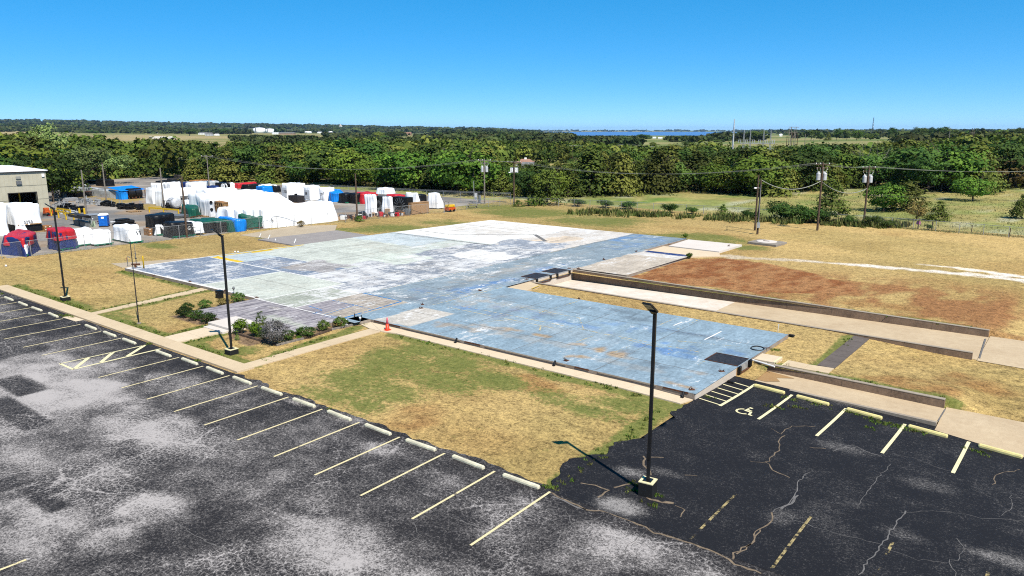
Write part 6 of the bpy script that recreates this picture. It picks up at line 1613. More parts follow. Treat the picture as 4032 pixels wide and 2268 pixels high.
for i, (ya, w) in enumerate(((-.9, .35), (-.35, .25))): pass
MB().box(.04, .2, -.7, -.3, hw * .86, hw * .93).build('alarm_box', M['white'], shed)
t = thing('yellow_hoist_post', 'yellow post inside the dark shed door', 'post', (K.x - 2, K.y + y_r - 2.0, .02)); MB().box(-.1, .1, -.1, .1, 0, 3.4).build('post', M['yellow'], t); MB().box(-.3, .3, -.3, .3, 0, .05).build('plate', M['yellow'], t)

# ================================================================== FENCES
def chain_mat():
    g = G('chain_link'); g.color((.30, .31, .31)).rough(.5)
    p = g.pos(); s = g.n('ShaderNodeSeparateXYZ', Vector=p)
    a = g.math('ADD', s.outputs[0], s.outputs[1])
    u = g.math('FRACT', g.math('MULTIPLY', g.math('ADD', a, s.outputs[2]), 14.0)); v = g.math('FRACT', g.math('MULTIPLY', g.math('SUBTRACT', a, s.outputs[2]), 14.0))
    m = g.math('MAXIMUM', g.math('LESS_THAN', u, .05), g.math('LESS_THAN', v, .05))
    g.put(g.b.inputs['Alpha'], m)
    return g.m
M['chain'] = chain_mat()
def fence(label, pts, h, step, mat='steel', rail=True, barb=False, mesh=True, r=.035):
    pts = [Vector((*p, 0)) for p in pts]; c = pts[0]; t = thing('chain_link_fence', label, 'fence', c)
    for a, b in zip(pts[:-1], pts[1:]):
        n = max(1, round((b - a).length / step)); d = (b - a).normalized()
        for k in range(n + (1 if b == pts[-1] else 0)):
            q = a.lerp(b, k / n) - c; o = MB().tube((0, 0, -.2), (0, 0, h), r, n=6); po = o.build('post', M[mat], t); po.location = q
            if barb: MB().bar((0, 0, h), Vector((d.y, -d.x, 0)) * -.25 + Vector((0, 0, h + .28)), .04).build('barb_arm', M[mat], t).location = q
        if rail: MB().tube(a - c + Vector((0, 0, h - .03)), b - c + Vector((0, 0, h - .03)), .025, n=6).build('top_rail', M[mat], t)
        if barb:
            for kk in (.1, .2): MB().tube(a - c + Vector((0, 0, h + kk)), b - c + Vector((0, 0, h + kk)), .012, n=4).build('barbed_wire', M[mat], t)
        if mesh: MB().add([a - c, b - c, b - c + Vector((0, 0, h - .05)), a - c + Vector((0, 0, h - .05))], [(0, 1, 2, 3)]).build('mesh_panel', M['chain'], t)
    return t
fence('chain link fence between the lawn and the storage yard', [(-79.6, -30), (-79.9, 8), (-79.6, 26), (-76.6, 36), (-75.2, 52), (-73.4, 58.5)], 1.75, 2.95)
fence('short chain link fence past the yard end towards the transformer pole', [(-73.4, 58.6), (-74.5, 68.5), (-73.5, 77.6)], 1.6, 3.2)
fence('taller barbed chain link fence at the back of the yard', [(-73.7, 77.8), (-83.6, 74.2), (-100, 71.5), (-125, 68)], 2.1, 4.2, barb=True)
fence('chain link fence along the back lawn before the meadow', [(-73.4, 78.2), (-55, 82.5), (-34, 85.3), (-7.5, 85.2), (16, 82.6), (40, 79)], 1.45, 3.05, r=.04)
# purple bucket on a fence post and loose wooden posts
pb = P(*z14(1105, 1055)); t = thing('plastic_bucket', 'purple bucket hanging upside down on a fence post', 'bucket', (pb.x, pb.y, HT(pb, z14(0, 992)[1])))
MB().lathe([(.30, 0), (.27, .03), (.24, .38), (.2, .42)], n=16).build('pail', M['purple'], t, smooth=True); MB().lathe([(.32, -.02), (.32, .03)], n=16).build('rim', M['purple'], t)
for i, (q, tp, l) in enumerate((((1105, 1058), 915, 'wooden fence post under the purple bucket'), ((1297, 1072), 962, 'thick leaning wooden post right of the purple bucket'), ((1845, 1105), 1010, 'thin wooden stake in the back fence'), ((2368, 1180), 1050, 'forked wooden stake at the right end of the back fence'))):
    p = P(*z14(*q)); h = HT(p, z14(0, tp)[1]); t = thing('wooden_post', l, 'post', p); MB().tube((0, 0, -.1), (.04, .05, h), .09 if i < 2 else .05, n=7).build('post', M['pole_brown'], t); MB().tube((.04, .05, h), (.04, .05, h + .02), .07, n=7).build('cut_top', M['pole_grey'], t)
# ================================================================== VEGETATION
def leaf_mat(name, c1, c2, c3, rnd=True):
    g = G(name)
    t = g.attr('tint')
    if rnd:
        o = g.n('ShaderNodeObjectInfo').outputs['Random']
    else:
        o = g.attr('hue')
    col = g.mix(t, c1, c2)
    col = g.mix(g.ramp(o, (.38, 0.0), (1.0, .85)), col, c3)
    col = g.mix(1.0, col, g.ramp(g.math('FRACT', g.math('MULTIPLY', o, 7.3)), (0.0, .50), (1.0, 1.55)), 'MULTIPLY')
    g.color(col).rough(.75).spec(.12)
    tr = g.n('ShaderNodeBsdfTranslucent', Color=g.mix(1.0, col, (ALBEDO,) * 3, 'MULTIPLY'))
    ms = g.n('ShaderNodeMixShader', i0=.18, i1=g.b.outputs[0], i2=tr)
    g.t.links.new(ms.outputs[0], g.out.inputs['Surface'])
    return g.m
LM = {
    'cedar': leaf_mat('cedar_foliage', (.040, .064, .011), (.120, .155, .026), (.150, .150, .030)),
    'broad': leaf_mat('broadleaf_foliage', (.046, .110, .013), (.130, .225, .028), (.18, .20, .028)),
    'dark': leaf_mat('dark_broadleaf_foliage', (.026, .066, .012), (.080, .150, .027), (.095, .130, .026)),
    'cotton': leaf_mat('cottonwood_foliage', (0.077, 0.133, 0.039), (0.210, 0.280, 0.091), (0.182, 0.238, 0.070)),
    'brown': leaf_mat('browned_foliage', (0.119, 0.084, 0.028), (0.238, 0.161, 0.049), (0.168, 0.140, 0.042)),
    'stuff': leaf_mat('woodland_foliage', (.042, .080, .012), (.125, .180, .028), (.17, .18, .034), False),
    'far': leaf_mat('distant_foliage', (.028, .052, .014), (.065, .092, .026), (.085, .090, .030), False),
    'lilac': leaf_mat('grey_lilac_foliage', (.11, .15, .075), (.24, .25, .21), (.24, .19, .24)),
    'shrub': leaf_mat('shrub_foliage', (.018, .042, .008), (.055, .095, .016), (.05, .08, .014)),
    'lime': leaf_mat('lime_shrub_foliage', (.055, .12, .010), (.14, .24, .018), (.14, .22, .02)),
    'weed': leaf_mat('weed_blades', (.055, .12, .015), (.13, .21, .03), (.2, .17, .05), False),
    'broad2': leaf_mat('rank_weed_foliage', (.045, .085, .016), (.16, .19, .05), (.20, .17, .06), False),
    'sere': leaf_mat('tall_dry_grass', (.22, .20, .07), (.40, .37, .15), (.30, .32, .12), False)}
M['bark'] = simple('tree_bark', (.10, .075, .055), .9, .4, 4)
M['dead'] = simple('grey_dead_wood', (.26, .235, .22), .9, .3, 4)

def cards(c, s, rng, up=.35, out=None):
    """quads of size s at the points c, loosely facing up and out"""
    n = len(c); nrm = rng.normal(size=(n, 3)); nrm[:, 2] = np.abs(nrm[:, 2]) + up
    if out is not None: nrm = nrm * .34 + out * 1.2
    nrm /= np.linalg.norm(nrm, axis=1)[:, None]
    a = np.cross(nrm, rng.normal(size=(n, 3))); a /= np.linalg.norm(a, axis=1)[:, None]
    b = np.cross(nrm, a)
    sz = (s * rng.uniform(.6, 1.3, n))[:, None]; el = rng.uniform(.55, 1.0, n)[:, None]
    a = a * sz; b = b * sz * el
    V = np.stack([c - a * .5, c - b * .5 + a * .06, c + a * .5, c + b * .5 + a * .06], 1).reshape(-1, 3)
    F = np.arange(4 * n).reshape(n, 4)
    return V, F
def crown_pts(kind, rng, ncl, per, H, W):
    """clump centres filling an uneven crown, then leaf points round each"""
    pts = []; tn = []; ou = []
    lobes = [(rng.uniform(-.32, .32) * W, rng.uniform(-.32, .32) * W, rng.uniform(.45, .82) * H, rng.uniform(.26, .44) * W) for _ in range(5)]
    for i in range(ncl):
        if kind == 'cone':
            h = rng.beta(1.1, 1.5); r = W * .5 * (1 - h) ** .75 * rng.uniform(.55, 1.12) + .08; a = rng.uniform(0, 6.283)
            c = np.array([r * math.cos(a), r * math.sin(a), H * (.06 + .92 * h)]); rad = (.10 + .13 * (1 - h)) * W; cc = np.array([0, 0, c[2] - .25 * W])
        elif kind == 'spread':
            L = lobes[rng.randint(5)]; d = rng.normal(size=3); d /= np.linalg.norm(d); d[2] = d[2] * .8 + .1
            c = np.array(L[:3]) + d * L[3] * rng.uniform(.5, 1.0); rad = W * rng.uniform(.08, .14); cc = np.array(L[:3])
        else:
            d = rng.normal(size=3); d /= np.linalg.norm(d); k = rng.uniform(.5, 1.0) ** .5
            wob = 1 + .22 * math.sin(3 * math.atan2(d[1], d[0]) + 5 * d[2]) * rng.uniform(.5, 1)
            c = np.array([d[0] * W * .5 * k * wob, d[1] * W * .5 * k * wob, H * (.56 + .40 * d[2] * k)]); rad = W * rng.uniform(.09, .16); cc = np.array([0, 0, .5 * H])
        c[2] = max(c[2], .05 * H)
        q = rng.normal(size=(per, 3)) * np.array([rad, rad, rad * .62]) * .62 + c
        q[:, 2] = np.maximum(q[:, 2], .03)
        v = (c - cc) / (np.linalg.norm(c - cc) + 1e-6) * .6 + (q - c) / (np.linalg.norm(q - c, axis=1)[:, None] + 1e-6) * .8
        ou.append(v / (np.linalg.norm(v, axis=1)[:, None] + 1e-6))
        pts.append(q); tn.append(np.clip(rng.normal(.45, .30) + rng.normal(0, .09, per), 0, 1))
    return np.vstack(pts), np.concatenate(tn), np.vstack(ou)
def crown_mesh(name, kind, seed, ncl, per, H, W, leaf, mat):
    rng = np.random.RandomState(seed)
    p, t, u = crown_pts(kind, rng, ncl, per, H, W)
    V, F = cards(p, leaf, rng, .35, u)
    me_o = np_mesh(name, V, F, mat, attrs={'tint': np.repeat(t, 4)})
    me = me_o.data; bpy.data.objects.remove(me_o)
    return me
def trunk_mesh(name, seed, H, W, r, mat, dead=False):
    rnd = random.Random(seed); mb = MB()
    top = H * (.62 if not dead else .8)
    lean = Vector((rnd.uniform(-.05, .05) * H, rnd.uniform(-.05, .05) * H, 0))
    pts = [Vector((0, 0, -.15)) + lean * (k / 4) ** 1.5 + Vector((0, 0, (top + .15) * k / 4)) for k in range(5)]
    mb.path(pts, [r, r * .85, r * .65, r * .45, r * .2], 6)
    def limb(p, d, l, rr, lev):
        q = p + d * l * .5 + Vector((0, 0, l * .06)); e = p + d * l + Vector((rnd.uniform(-.1, .1) * l, rnd.uniform(-.1, .1) * l, l * .2))
        mb.path([p, q, e], [rr, rr * .7, rr * .25], 4)
        if lev:
            for _ in range(3 if dead else 2):
                a = rnd.uniform(.35, .95); s = p.lerp(e, a)
                dd = (d + Vector((rnd.uniform(-1, 1), rnd.uniform(-1, 1), rnd.uniform(-.2, .7)))).normalized()
                limb(s, dd, l * rnd.uniform(.4, .65), rr * .45, lev - 1)
    for k in range(9 if dead else 5):
        f = rnd.uniform(.3, 1.0); p = pts[0].lerp(pts[-1], f); a = rnd.uniform(0, 6.28)
        limb(p, Vector((math.cos(a), math.sin(a), rnd.uniform(.25, .9))).normalized(), W * rnd.uniform(.3, .5), r * .5, 2 if dead else 1)
    me = bpy.data.meshes.new(name); me.from_pydata(mb.v, [], mb.f); me.update(); me.materials.append(mat)
    return me
PROTO = {}
def proto(key, kind, seed, ncl, per, H, W, leaf, mat, r=.16):
    PROTO[key] = (crown_mesh('crown', kind, seed, ncl, per, H, W, leaf, LM[mat]), trunk_mesh('trunk', seed, H, W, r, M['bark']), H, W)
for i in range(4): proto('cedar%d' % i, 'cone', 10 + i, 62, 34, 8, 5.2 + .4 * i, .46, 'cedar')
for i in range(3): proto('broad%d' % i, 'round', 20 + i, 70, 34, 8, 7.0 + .5 * i, .48, 'broad', .2)
for i in range(3): proto('dark%d' % i, 'spread', 30 + i, 74, 34, 8.5, 7.5, .50, 'dark', .2)
proto('brown0', 'round', 41, 44, 26, 6.5, 5.5, .42, 'brown')
for i in range(2): proto('cotton%d' % i, 'spread', 50 + i, 95, 40, 15, 11, .52, 'cotton', .35)
def make_tree(key, name, label, p, h, w=None, rz=0.0, group=None):
    cm, tm, H, W = PROTO[key]; k = h / H; kw = (w / W) if w else k
    t = thing(name, label, 'tree', p, rz, group); t.scale = (kw, kw, k)
    link('crown', cm, t); link('trunk', tm, t)
    return t

# ---------------------------------------------------------------- where the woods stand (photo columns, row of the front foot)
FRONT = np.array([[-700, 790], [0, 775], [195, 760], [300, 722], [440, 704], [640, 702], [720, 712], [1000, 722], [1400, 738], [1640, 752], [1750, 766], [2030, 786], [2180, 786], [2300, 780], [2450, 772], [2600, 766], [2760, 762],
                  [2860, 764], [3010, 776], [3160, 772], [3300, 744], [3440, 746], [3520, 762], [3640, 764], [3720, 758], [3860, 776], [3900, 748], [4032, 746], [5000, 750]], float)
def front_depth(col):
    r = np.interp(col, FRONT[:, 0], FRONT[:, 1]); p = [P(c, q) for c, q in zip(np.atleast_1d(col), np.atleast_1d(r))]
    return np.array([QI(v.x, v.y)[1] for v in p])
rng = np.random.RandomState(77)
def far_limit(col):
    return np.interp(col, [-700, 0, 300, 500, 900, 1050, 1300, 1700, 2100, 2450, 3000, 3500, 4032, 5000], [620, 600, 520, 450, 400, 400, 470, 520, 520, 350, 330, 380, 560, 700])
def clearing(col, Y):
    if 1960 < col < 2300 and 225 < Y < 330: return True          # house and its yard
    if 2290 < col < 2345 and 225 < Y < 300: return True
    if 2860 < col < 3080 and 205 < Y < 300: return True          # substation
    if 1835 < col < 1875 and 200 < Y < 330: return True
    if 3330 < col < 3900 and Y < 130: return True
    return False
cand = []
Y = 118.0
while Y < 640:
    stp = 6.6 if Y < 230 else 7.6 + (Y - 230) / 90
    X = -1.02 * Y
    while X < 1.02 * Y:
        x = X + rng.uniform(-.42, .42) * stp; y = Y + rng.uniform(-.45, .45) * stp; X += stp
        col = 2016 + FOC * x / y
        if col < -260 or col > 4300: continue
        if y < float(front_depth(np.array([col]))[0]) + 1.5 or y > float(far_limit(col)) or clearing(col, y): continue
        cand.append((y, x, col))
    Y += stp * .86
cand.sort()
# heights grow a little to the left where the cottonwoods are
KINDS = ['cedar0', 'cedar1', 'cedar2', 'cedar3', 'broad0', 'broad1', 'broad2', 'dark0', 'dark1', 'dark2', 'brown0']
def tree_h(col, y, r):
    base = np.interp(col, [-300, 0, 300, 700, 1500, 2300, 2500, 3000, 3600, 4032, 4300], [11, 11, 10, 8.4, 9.0, 9.2, 10, 10.4, 9.8, 9.6, 9.5])
    return base * r
LAB = {'cedar': 'dark olive cedar', 'broad': 'bright green rounded tree', 'dark': 'deep green spreading tree', 'brown': 'browning thin crowned tree'}
ZONES = [(230, 'woods behind the tan shed'), (660, 'woods behind the silver ducts'), (1060, 'woods behind the navy and silver loads'), (1480, 'woods behind the tall white units'), (1900, 'woods behind the strand board crate'), (2300, 'woods below the terracotta roofed house'), (2760, 'woods left of the steel pole'), (3120, 'woods in front of the substation'), (3480, 'woods behind the two lawn transformer poles'), (9999, 'woods at the right of the meadow')]
CAP = np.array([[-300, 512], [0, 522], [250, 522], [500, 538], [900, 556], [1050, 556], [1300, 547], [1700, 547], [2150, 552], [2300, 558], [2450, 572], [2800, 566], [3000, 570], [3450, 562], [3600, 548], [3750, 534], [4032, 528], [4400, 528]], float)
NAMES = {'cedar': 'cedar_tree', 'broad': 'broadleaf_tree', 'dark': 'oak_tree', 'brown': 'drying_tree'}
n_ind = 0; rest = []
for (y, x, col) in cand:
    pc = VN2.fbm(np.array([x / 22.]), np.array([y / 22.]), 2)[0]
    u = rng.rand()
    if u < .03: k = 'brown0'
    elif (pc < .5) == (u < .8): k = 'cedar%d' % rng.randint(4)
    elif rng.rand() < .55: k = 'broad%d' % rng.randint(3)
    else: k = 'dark%d' % rng.randint(3)
    h = tree_h(col, y, rng.uniform(.52, 1.3)) * (.8 if k == 'brown0' else 1.0)
    p = Q(x, y); p.z = float(terrain_z(np.array([x]), np.array([y]))[0]) - .05
    h = min(h, (CAM.z - p.z - (float(np.interp(col, CAP[:, 0], CAP[:, 1])) - 516) / FOC * y) * rng.uniform(.84, 1.03))     # the wood dips where the land falls away
    if 1955 < col < 2310 and y < 300: h = min(h, (CAM.z - (124 if col < 2190 else 118) / FOC * y) * rng.uniform(.85, 1.15))
    if h < 2.6: continue
    w = h * (rng.uniform(.75, 1.05) if k.startswith('cedar') else rng.uniform(1.05, 1.45))
    if n_ind < 272 and 0 - 120 < col < 4150:
        kd = k.rstrip('0123456789')
        zn_ = next(z for c, z in ZONES if col < c); fr = 'front ' if y < float(front_depth(np.array([col]))[0]) + 9 else ''
        make_tree(k, NAMES[kd], '%s in the %s%s' % (LAB[kd], fr, zn_), p, h, w, rng.uniform(0, 6.28), NAMES[kd].replace('_', ' ') + 's, ' + fr + zn_); n_ind += 1
    else: rest.append((p, h, w, k))

# the rest of the wood, one mass
def wood_mass(name, items, ncl, per, leaf, mat, label, seed, conefrac=.45):
    rg = np.random.RandomState(seed); protos = []
    for i in range(8):
        kind = ('cone', 'round', 'spread', 'round', 'cone', 'round', 'spread', 'cone')[i]
        protos.append(crown_pts(kind, rg, ncl, per, 1.0, 1.0))
    Vs, Fs, T, Hh, off = [], [], [], [], 0
    for (p, h, w, k) in items:
        i = rg.randint(8)
        q, t, u = protos[i]; a = rg.uniform(0, 6.28); ca, sa = math.cos(a), math.sin(a)
        X_ = (q[:, 0] * ca - q[:, 1] * sa) * w + p.x; Y_ = (q[:, 0] * sa + q[:, 1] * ca) * w + p.y; Z_ = q[:, 2] * h + p.z
        V, F = cards(np.c_[X_, Y_, Z_], leaf * (w / 8.5), rg, .6, np.c_[u[:, 0] * ca - u[:, 1] * sa, u[:, 0] * sa + u[:, 1] * ca, u[:, 2]])
        Vs.append(V); Fs.append(F + off); off += len(V); T.append(np.repeat(t, 4)); Hh.append(np.full(len(V), rg.rand()))
    o = np_mesh(name, np.vstack(Vs), np.vstack(Fs), mat, attrs={'tint': np.concatenate(T), 'hue': np.concatenate(Hh)}, kind='stuff')
    return tag(o, label, 'woods')
wood_mass('woods', rest, 26, 12, 1.15, LM['stuff'], 'dense mixed green woods stretching back behind the nearer trees', 5)

# named trees
TREES = [  # key, name, label, foot px, top row, width, depth
    ('cotton0', 'cottonwood_tree', 'tall pale green cottonwood rising above the woods at the far left', 190, 487, 12, 205),
    ('cotton1', 'cottonwood_tree', 'broad pale cottonwood in the woods beside the tallest one', 350, 535, 13, 195),
    ('cotton1', 'cottonwood_tree', 'pale cottonwood leaning over the woods behind the long trailers', 430, 560, 11, 200),
    ('broad1', 'broadleaf_tree', 'yellow green tree overhanging the yard corner by the tan shed', 250, 640, 9, 158),
    ('dark1', 'oak_tree', 'dark green tree close behind the end of the tan shed', 215, 610, 9, 150)]
for k, nm, lb, c, top, w, d in TREES:
    p = Q((c - 2016) / FOC * d, d); make_tree(k, nm, lb, p, HT(p, top), w, c * .1)
def solo(key, name, label, px, py, top, w, z=0.0):
    p = P(px, py, z); return make_tree(key, name, label, p, HT(p, top), w, px * .37)
solo('cedar1', 'cedar_tree', 'dark cedar in the meadow just behind the pole with the sagging cables', 3272, 842, 700, 5.0)
solo('broad0', 'broadleaf_tree', 'rounded green tree in the meadow beside the transformer pole', 3478, 832, 715, 6.2)
solo('cedar2', 'cedar_tree', 'wide rusty green cedar in the meadow next to the rounded tree', 3568, 826, 705, 7.6)
solo('brown0', 'drying_tree', 'small brown cedar behind the purple bucket', 3608, 866, 790, 2.8)
solo('cedar0', 'cedar_tree', 'small dark cedar behind the fence beyond the purple bucket', 3694, 868, 790, 3.2)
solo('cedar3', 'cedar_tree', 'dark cedar at the right edge of the meadow', 4022, 860, 762, 3.6)
solo('broad2', 'broadleaf_tree', 'low bush cedar in the meadow in front of the right woods', 3830, 790, 690, 7.5)
solo('cedar2', 'cedar_tree', 'pale olive cedar right behind the fence corner lamp pole', 2155, 806, 660, 6.0)
# dead trees
for i, (px_, py_, top, w, l) in enumerate(((3420, 735, 602, 9, 'bare grey dead tree among the woods above the transformer pole'), (3705, 750, 640, 5, 'thin bare grey tree at the front of the right woods'), (1760, 700, 590, 8, 'bare grey tree showing in the middle of the woods'), (2850, 700, 602, 7, 'bare forked tree in front of the substation'), (865, 640, 580, 4, 'pale dead snag in the woods left of the tanks'))):
    p = P(px_, py_); h = HT(p, top)
    t = thing('dead_tree', l, 'tree', p, i * 1.3)
    MB_me = trunk_mesh('branches', 90 + i, h, w, .22, M['dead'], True); link('branches', MB_me, t)
    tm = MB().lathe([(.24, -.15), (.2, .4), (.17, 1.2)], n=8).build('trunk', M['dead'], t)

# ---------------------------------------------------------------- shrubs
SH = {}
def shrub_proto(key, kind, ncl, per, H, W, leaf, mat, seed):
    SH[key] = (crown_mesh('foliage', kind, seed, ncl, per, H, W, leaf, LM[mat]), H, W)
shrub_proto('box', 'round', 60, 26, 1, 1, .075, 'shrub', 61)
shrub_proto('box2', 'round', 60, 24, 1, 1, .08, 'dark', 62)
shrub_proto('lilac', 'round', 90, 30, 1.6, 1.6, .09, 'lilac', 63)
shrub_proto('lime', 'spread', 60, 26, 1, 1.2, .085, 'lime', 64)
shrub_proto('tall', 'cone', 50, 22, 1.7, 1.0, .085, 'broad', 65)
shrub_proto('brown', 'round', 46, 22, .8, .9, .075, 'brown', 66)
shrub_proto('hedge', 'spread', 90, 30, 3, 4, .26, 'dark', 67)
shrub_proto('sap', 'cone', 40, 20, 2, 1.4, .16, 'broad', 68)
def shrub(key, label, p, h, w, name='shrub', group=None):
    me, H, W = SH[key]
    t = thing(name, label, 'shrub', p, p.x * 3.3, group); t.scale = (w / W, w / W, h / H)
    link('foliage', me, t)
    mb = MB()
    for k in range(4): mb.tube((0, 0, -.05 * H), (.2 * W * math.cos(k * 1.7), .2 * W * math.sin(k * 1.7), .45 * H), .03 * W, .012 * W, 5)
    mb.build('stem', M['bark'], t)
    return t
GB = 'shrubs of the planted bed'
for q, k, h, w, l in (
        ((68, 640), 'box', .85, 1.1, 'round clipped green shrub at the left end of the bed row'), ((100, 585), 'box2', .75, 1.0, 'shrub with a brownish top behind the left end of the bed row'), ((182, 668), 'box', .8, 1.15, 'round clipped green shrub second in the left bed row'),
        ((305, 702), 'box', .85, 1.1, 'round clipped green shrub nearest the front steps on their left'), ((280, 552), 'box2', .75, 1.0, 'dark shrub with brown side against the lobby boards'), ((465, 520), 'brown', .6, 1.0, 'browned low shrub beside the black cabinet'), ((615, 488), 'box2', .85, 1.1, 'dark shrub at the slab notch by the meter'),
        ((640, 812), 'lime', 1.0, 1.35, 'bright green leafy shrub just right of the front steps'), ((765, 838), 'lime', 1.0, 1.0, 'bright green spiky shrub second from the front steps'), ((850, 822), 'tall', 1.75, .95, 'tall upright green shrub behind the lilac bush'), ((870, 872), 'box', .7, .7, 'dark shrub half hidden at the left of the lilac bush'),
        ((990, 918), 'lilac', 1.75, 1.55, 'large grey green bush with lilac flower tips'), ((1122, 882), 'box', .85, .95, 'round clipped green shrub just right of the lilac bush'), ((1310, 838), 'box', .75, 1.25, 'wide clipped green shrub behind the grey timber'), ((1482, 778), 'box2', .8, .95, 'green shrub with brown left side along the bed'),
        ((1650, 742), 'box2', .8, 1.05, 'green shrub beside the white pipes'), ((1625, 748), 'brown', .5, .6, 'small browned shrub in front of the last green shrub'), ((603, 870), 'tall', .45, .3, 'tiny seedling alone on the lawn by the lamp post'), ((1235, 862), 'lime', .22, .5, 'small lime ground plant behind the grey timber')):
    shrub(k, l, P(*z2(*q)), h, w, group=GB)
# yucca like plant with long leaves
yp = P(*z2(1230, 835)); t = thing('yucca_plant', 'stiff long leaved plant between the round shrubs', 'plant', yp)
rr = random.Random(4)
for k in range(14):
    a = k * 2.4; e = rr.uniform(.5, 1.25); l = rr.uniform(.55, .85); d = Vector((math.cos(a) * math.cos(e), math.sin(a) * math.cos(e), math.sin(e)))
    sd = d.cross(Vector((0, 0, 1))).normalized() * .05
    mb = MB(); mb.add([-sd + Vector((0, 0, .1)), sd + Vector((0, 0, .1)), d * l * .6 + sd * 1.2 + Vector((0, 0, .1)), d * l + Vector((0, 0, .02)), d * l * .6 - sd * 1.2 + Vector((0, 0, .1))], [(0, 1, 2, 3, 4)])
    o = mb.build('leaf', LM['shrub'], t)
MB().tube((0, 0, -.05), (0, 0, .18), .07, .04, 7).build('stem', M['bark'], t)
# bushes along the back fence
GF = 'bushes along the back fence'
for px_, py_, top, w, k, l in ((3060, 868, 800, 4.6, 'hedge', 'large dark bush by the fence just right of the paired poles'), (3130, 872, 812, 4.2, 'hedge', 'dark bush by the fence between the paired poles and the cable pole'), (3190, 876, 822, 3.6, 'hedge', 'dark bush by the fence just left of the cable pole'), (3245, 878, 830, 3.2, 'hedge', 'dark bush by the fence just right of the cable pole'),
                                (2950, 862, 830, 2.6, 'hedge', 'low bush at the fence left of the paired poles'), (2845, 848, 805, 1.9, 'sap', 'slim sapling at the fence farthest from the paired poles'), (2640, 838, 805, 2.6, 'hedge', 'bush at the fence before the meadow woods'), (2725, 842, 818, 2.0, 'hedge', 'small bush at the fence middle'),
                                (3345, 885, 850, 2.0, 'hedge', 'scrubby bush by the fence left of the transformer pole'), (3440, 890, 852, 2.2, 'hedge', 'scrubby bush by the fence right of the transformer pole'), (3500, 897, 870, 2.0, 'hedge', 'low round bush on the fence line left of the purple bucket'), (3655, 905, 885, 1.1, 'hedge', 'tiny bush on the fence line right of the purple bucket'),
                                (2088, 810, 780, 2.4, 'sap', 'young cedar just right of the lamp pole at the fence corner'), (2040, 812, 788, 2.0, 'sap', 'young cedar nearest the lamp pole at the fence corner'), (2480, 822, 795, 3.4, 'hedge', 'spreading bush where the woods reach the fence'), (2380, 818, 790, 3.0, 'hedge', 'bush under the woods edge beyond the back lawn'), (2270, 812, 786, 3.2, 'hedge', 'bush at the lawn end of the woods'),
                                (1415, 872, 845, 1.3, 'sap', 'weedy sapling at the foot of the yard utility pole'), (845, 912, 880, 1.6, 'brown', 'dry weeds standing against the yard fence'), (1185, 895, 868, 1.2, 'brown', 'dead weed clump in front of the long white wrapped row')):
    p = P(px_, py_); shrub(k, l, p, HT(p, top), w, 'bush', GF)
for px_, py_, w, l in ((2715, 1018, 1.0, 'small green weed bush at the corner of the red earth'), (2700, 938, .9, 'small green weed at the back corner of the blue aisle')):
    shrub('lime', l, P(px_, py_), .6, w, 'weed_bush')

# ---------------------------------------------------------------- weeds along edges and tall meadow grass
def tufts(name, pts, hgt, wid, n, mat, label, seed, kind='stuff', zfun=None):
    rg = np.random.RandomState(seed); pts = np.asarray(pts, float); m = len(pts)
    c = np.repeat(pts, n, 0); a = rg.uniform(0, 6.283, m * n); r = rg.uniform(0, 1, m * n) ** .5 * wid
    base = c[:, :3].copy(); base[:, 0] += np.cos(a) * r; base[:, 1] += np.sin(a) * r
    if zfun is not None: base[:, 2] = zfun(base[:, 0], base[:, 1])
    h = hgt * rg.uniform(.5, 1.3, m * n) * (c[:, 3] if pts.shape[1] > 3 else 1.0)
    ln = rg.uniform(0, .7, m * n) * h; b = rg.uniform(0, 6.283, m * n)
    tip = base + np.c_[np.cos(b) * ln, np.sin(b) * ln, h]
    w = np.c_[-np.sin(b), np.cos(b), 0 * b] * (h * .16 + .012)[:, None]
    V = np.stack([base - w, base + w, tip], 1).reshape(-1, 3); F = np.arange(3 * m * n).reshape(-1, 3)
    o = np_mesh(name, V, F, mat, attrs={'tint': np.repeat(rg.rand(m * n), 3), 'hue': np.repeat(np.repeat(rg.rand(m), n), 3)}, kind=kind)
    return tag(o, label, 'grass')
ep = []
rg = np.random.RandomState(8)
for e in GREEN_EDGES:
    for i in range(len(e) - 1):
        L = math.hypot(e[i + 1][0] - e[i][0], e[i + 1][1] - e[i][1])
        for k in range(int(L * 5)):
            f = rg.rand(); x = e[i][0] + (e[i + 1][0] - e[i][0]) * f + rg.normal(0, .16); y = e[i][1] + (e[i + 1][1] - e[i][1]) * f + rg.normal(0, .16)
            if VN3.fbm(np.array([x / 1.7]), np.array([y / 1.7]), 2)[0] > .42: ep.append((x, y, float(zL(x, y)), 1.0))
for q, rx, n in ((z1(640, 878), .9, 40), (z1(700, 890), .7, 30), (z1(730, 790), .8, 30), (z1(20, 662), .5, 20), (z1(1520, 1170), .35, 14), (z1(2010, 1345), .3, 10), (z2(210, 1085), .3, 12), (z10(350, 245), .45, 26), (z10(560, 275), .9, 40), (z10(770, 328), .5, 16), (z10(890, 355), .3, 14), (z10(945, 385), .45, 26), (z10(1045, 395), .4, 22), (z10(1165, 425), .7, 44), (z10(900, 425), .5, 18), (z10(400, 300), .5, 14), (z10(1600, 560), .9, 24), (z10(240, 305), .7, 22),
                 (z9(1290, 435), .3, 16), (z9(1290, 500), .35, 18), (z9(1510, 550), .35, 18), (z9(1460, 650), .4, 16), (z9(420, 465), .2, 10), (z11(2305, 755), .25, 10), (z11(600, 145), .2, 8), (z2(1890, 720), .4, 20), (z5(1440, 730), .4, 20), (z5(600, 1300), .3, 10)):
    p = P(*q)
    for _ in range(n):
        x, y = p.x + rg.normal(0, rx * .5), p.y + rg.normal(0, rx * .28); ep.append((x, y, 0, .8)) if rg.rand() < .6 else None
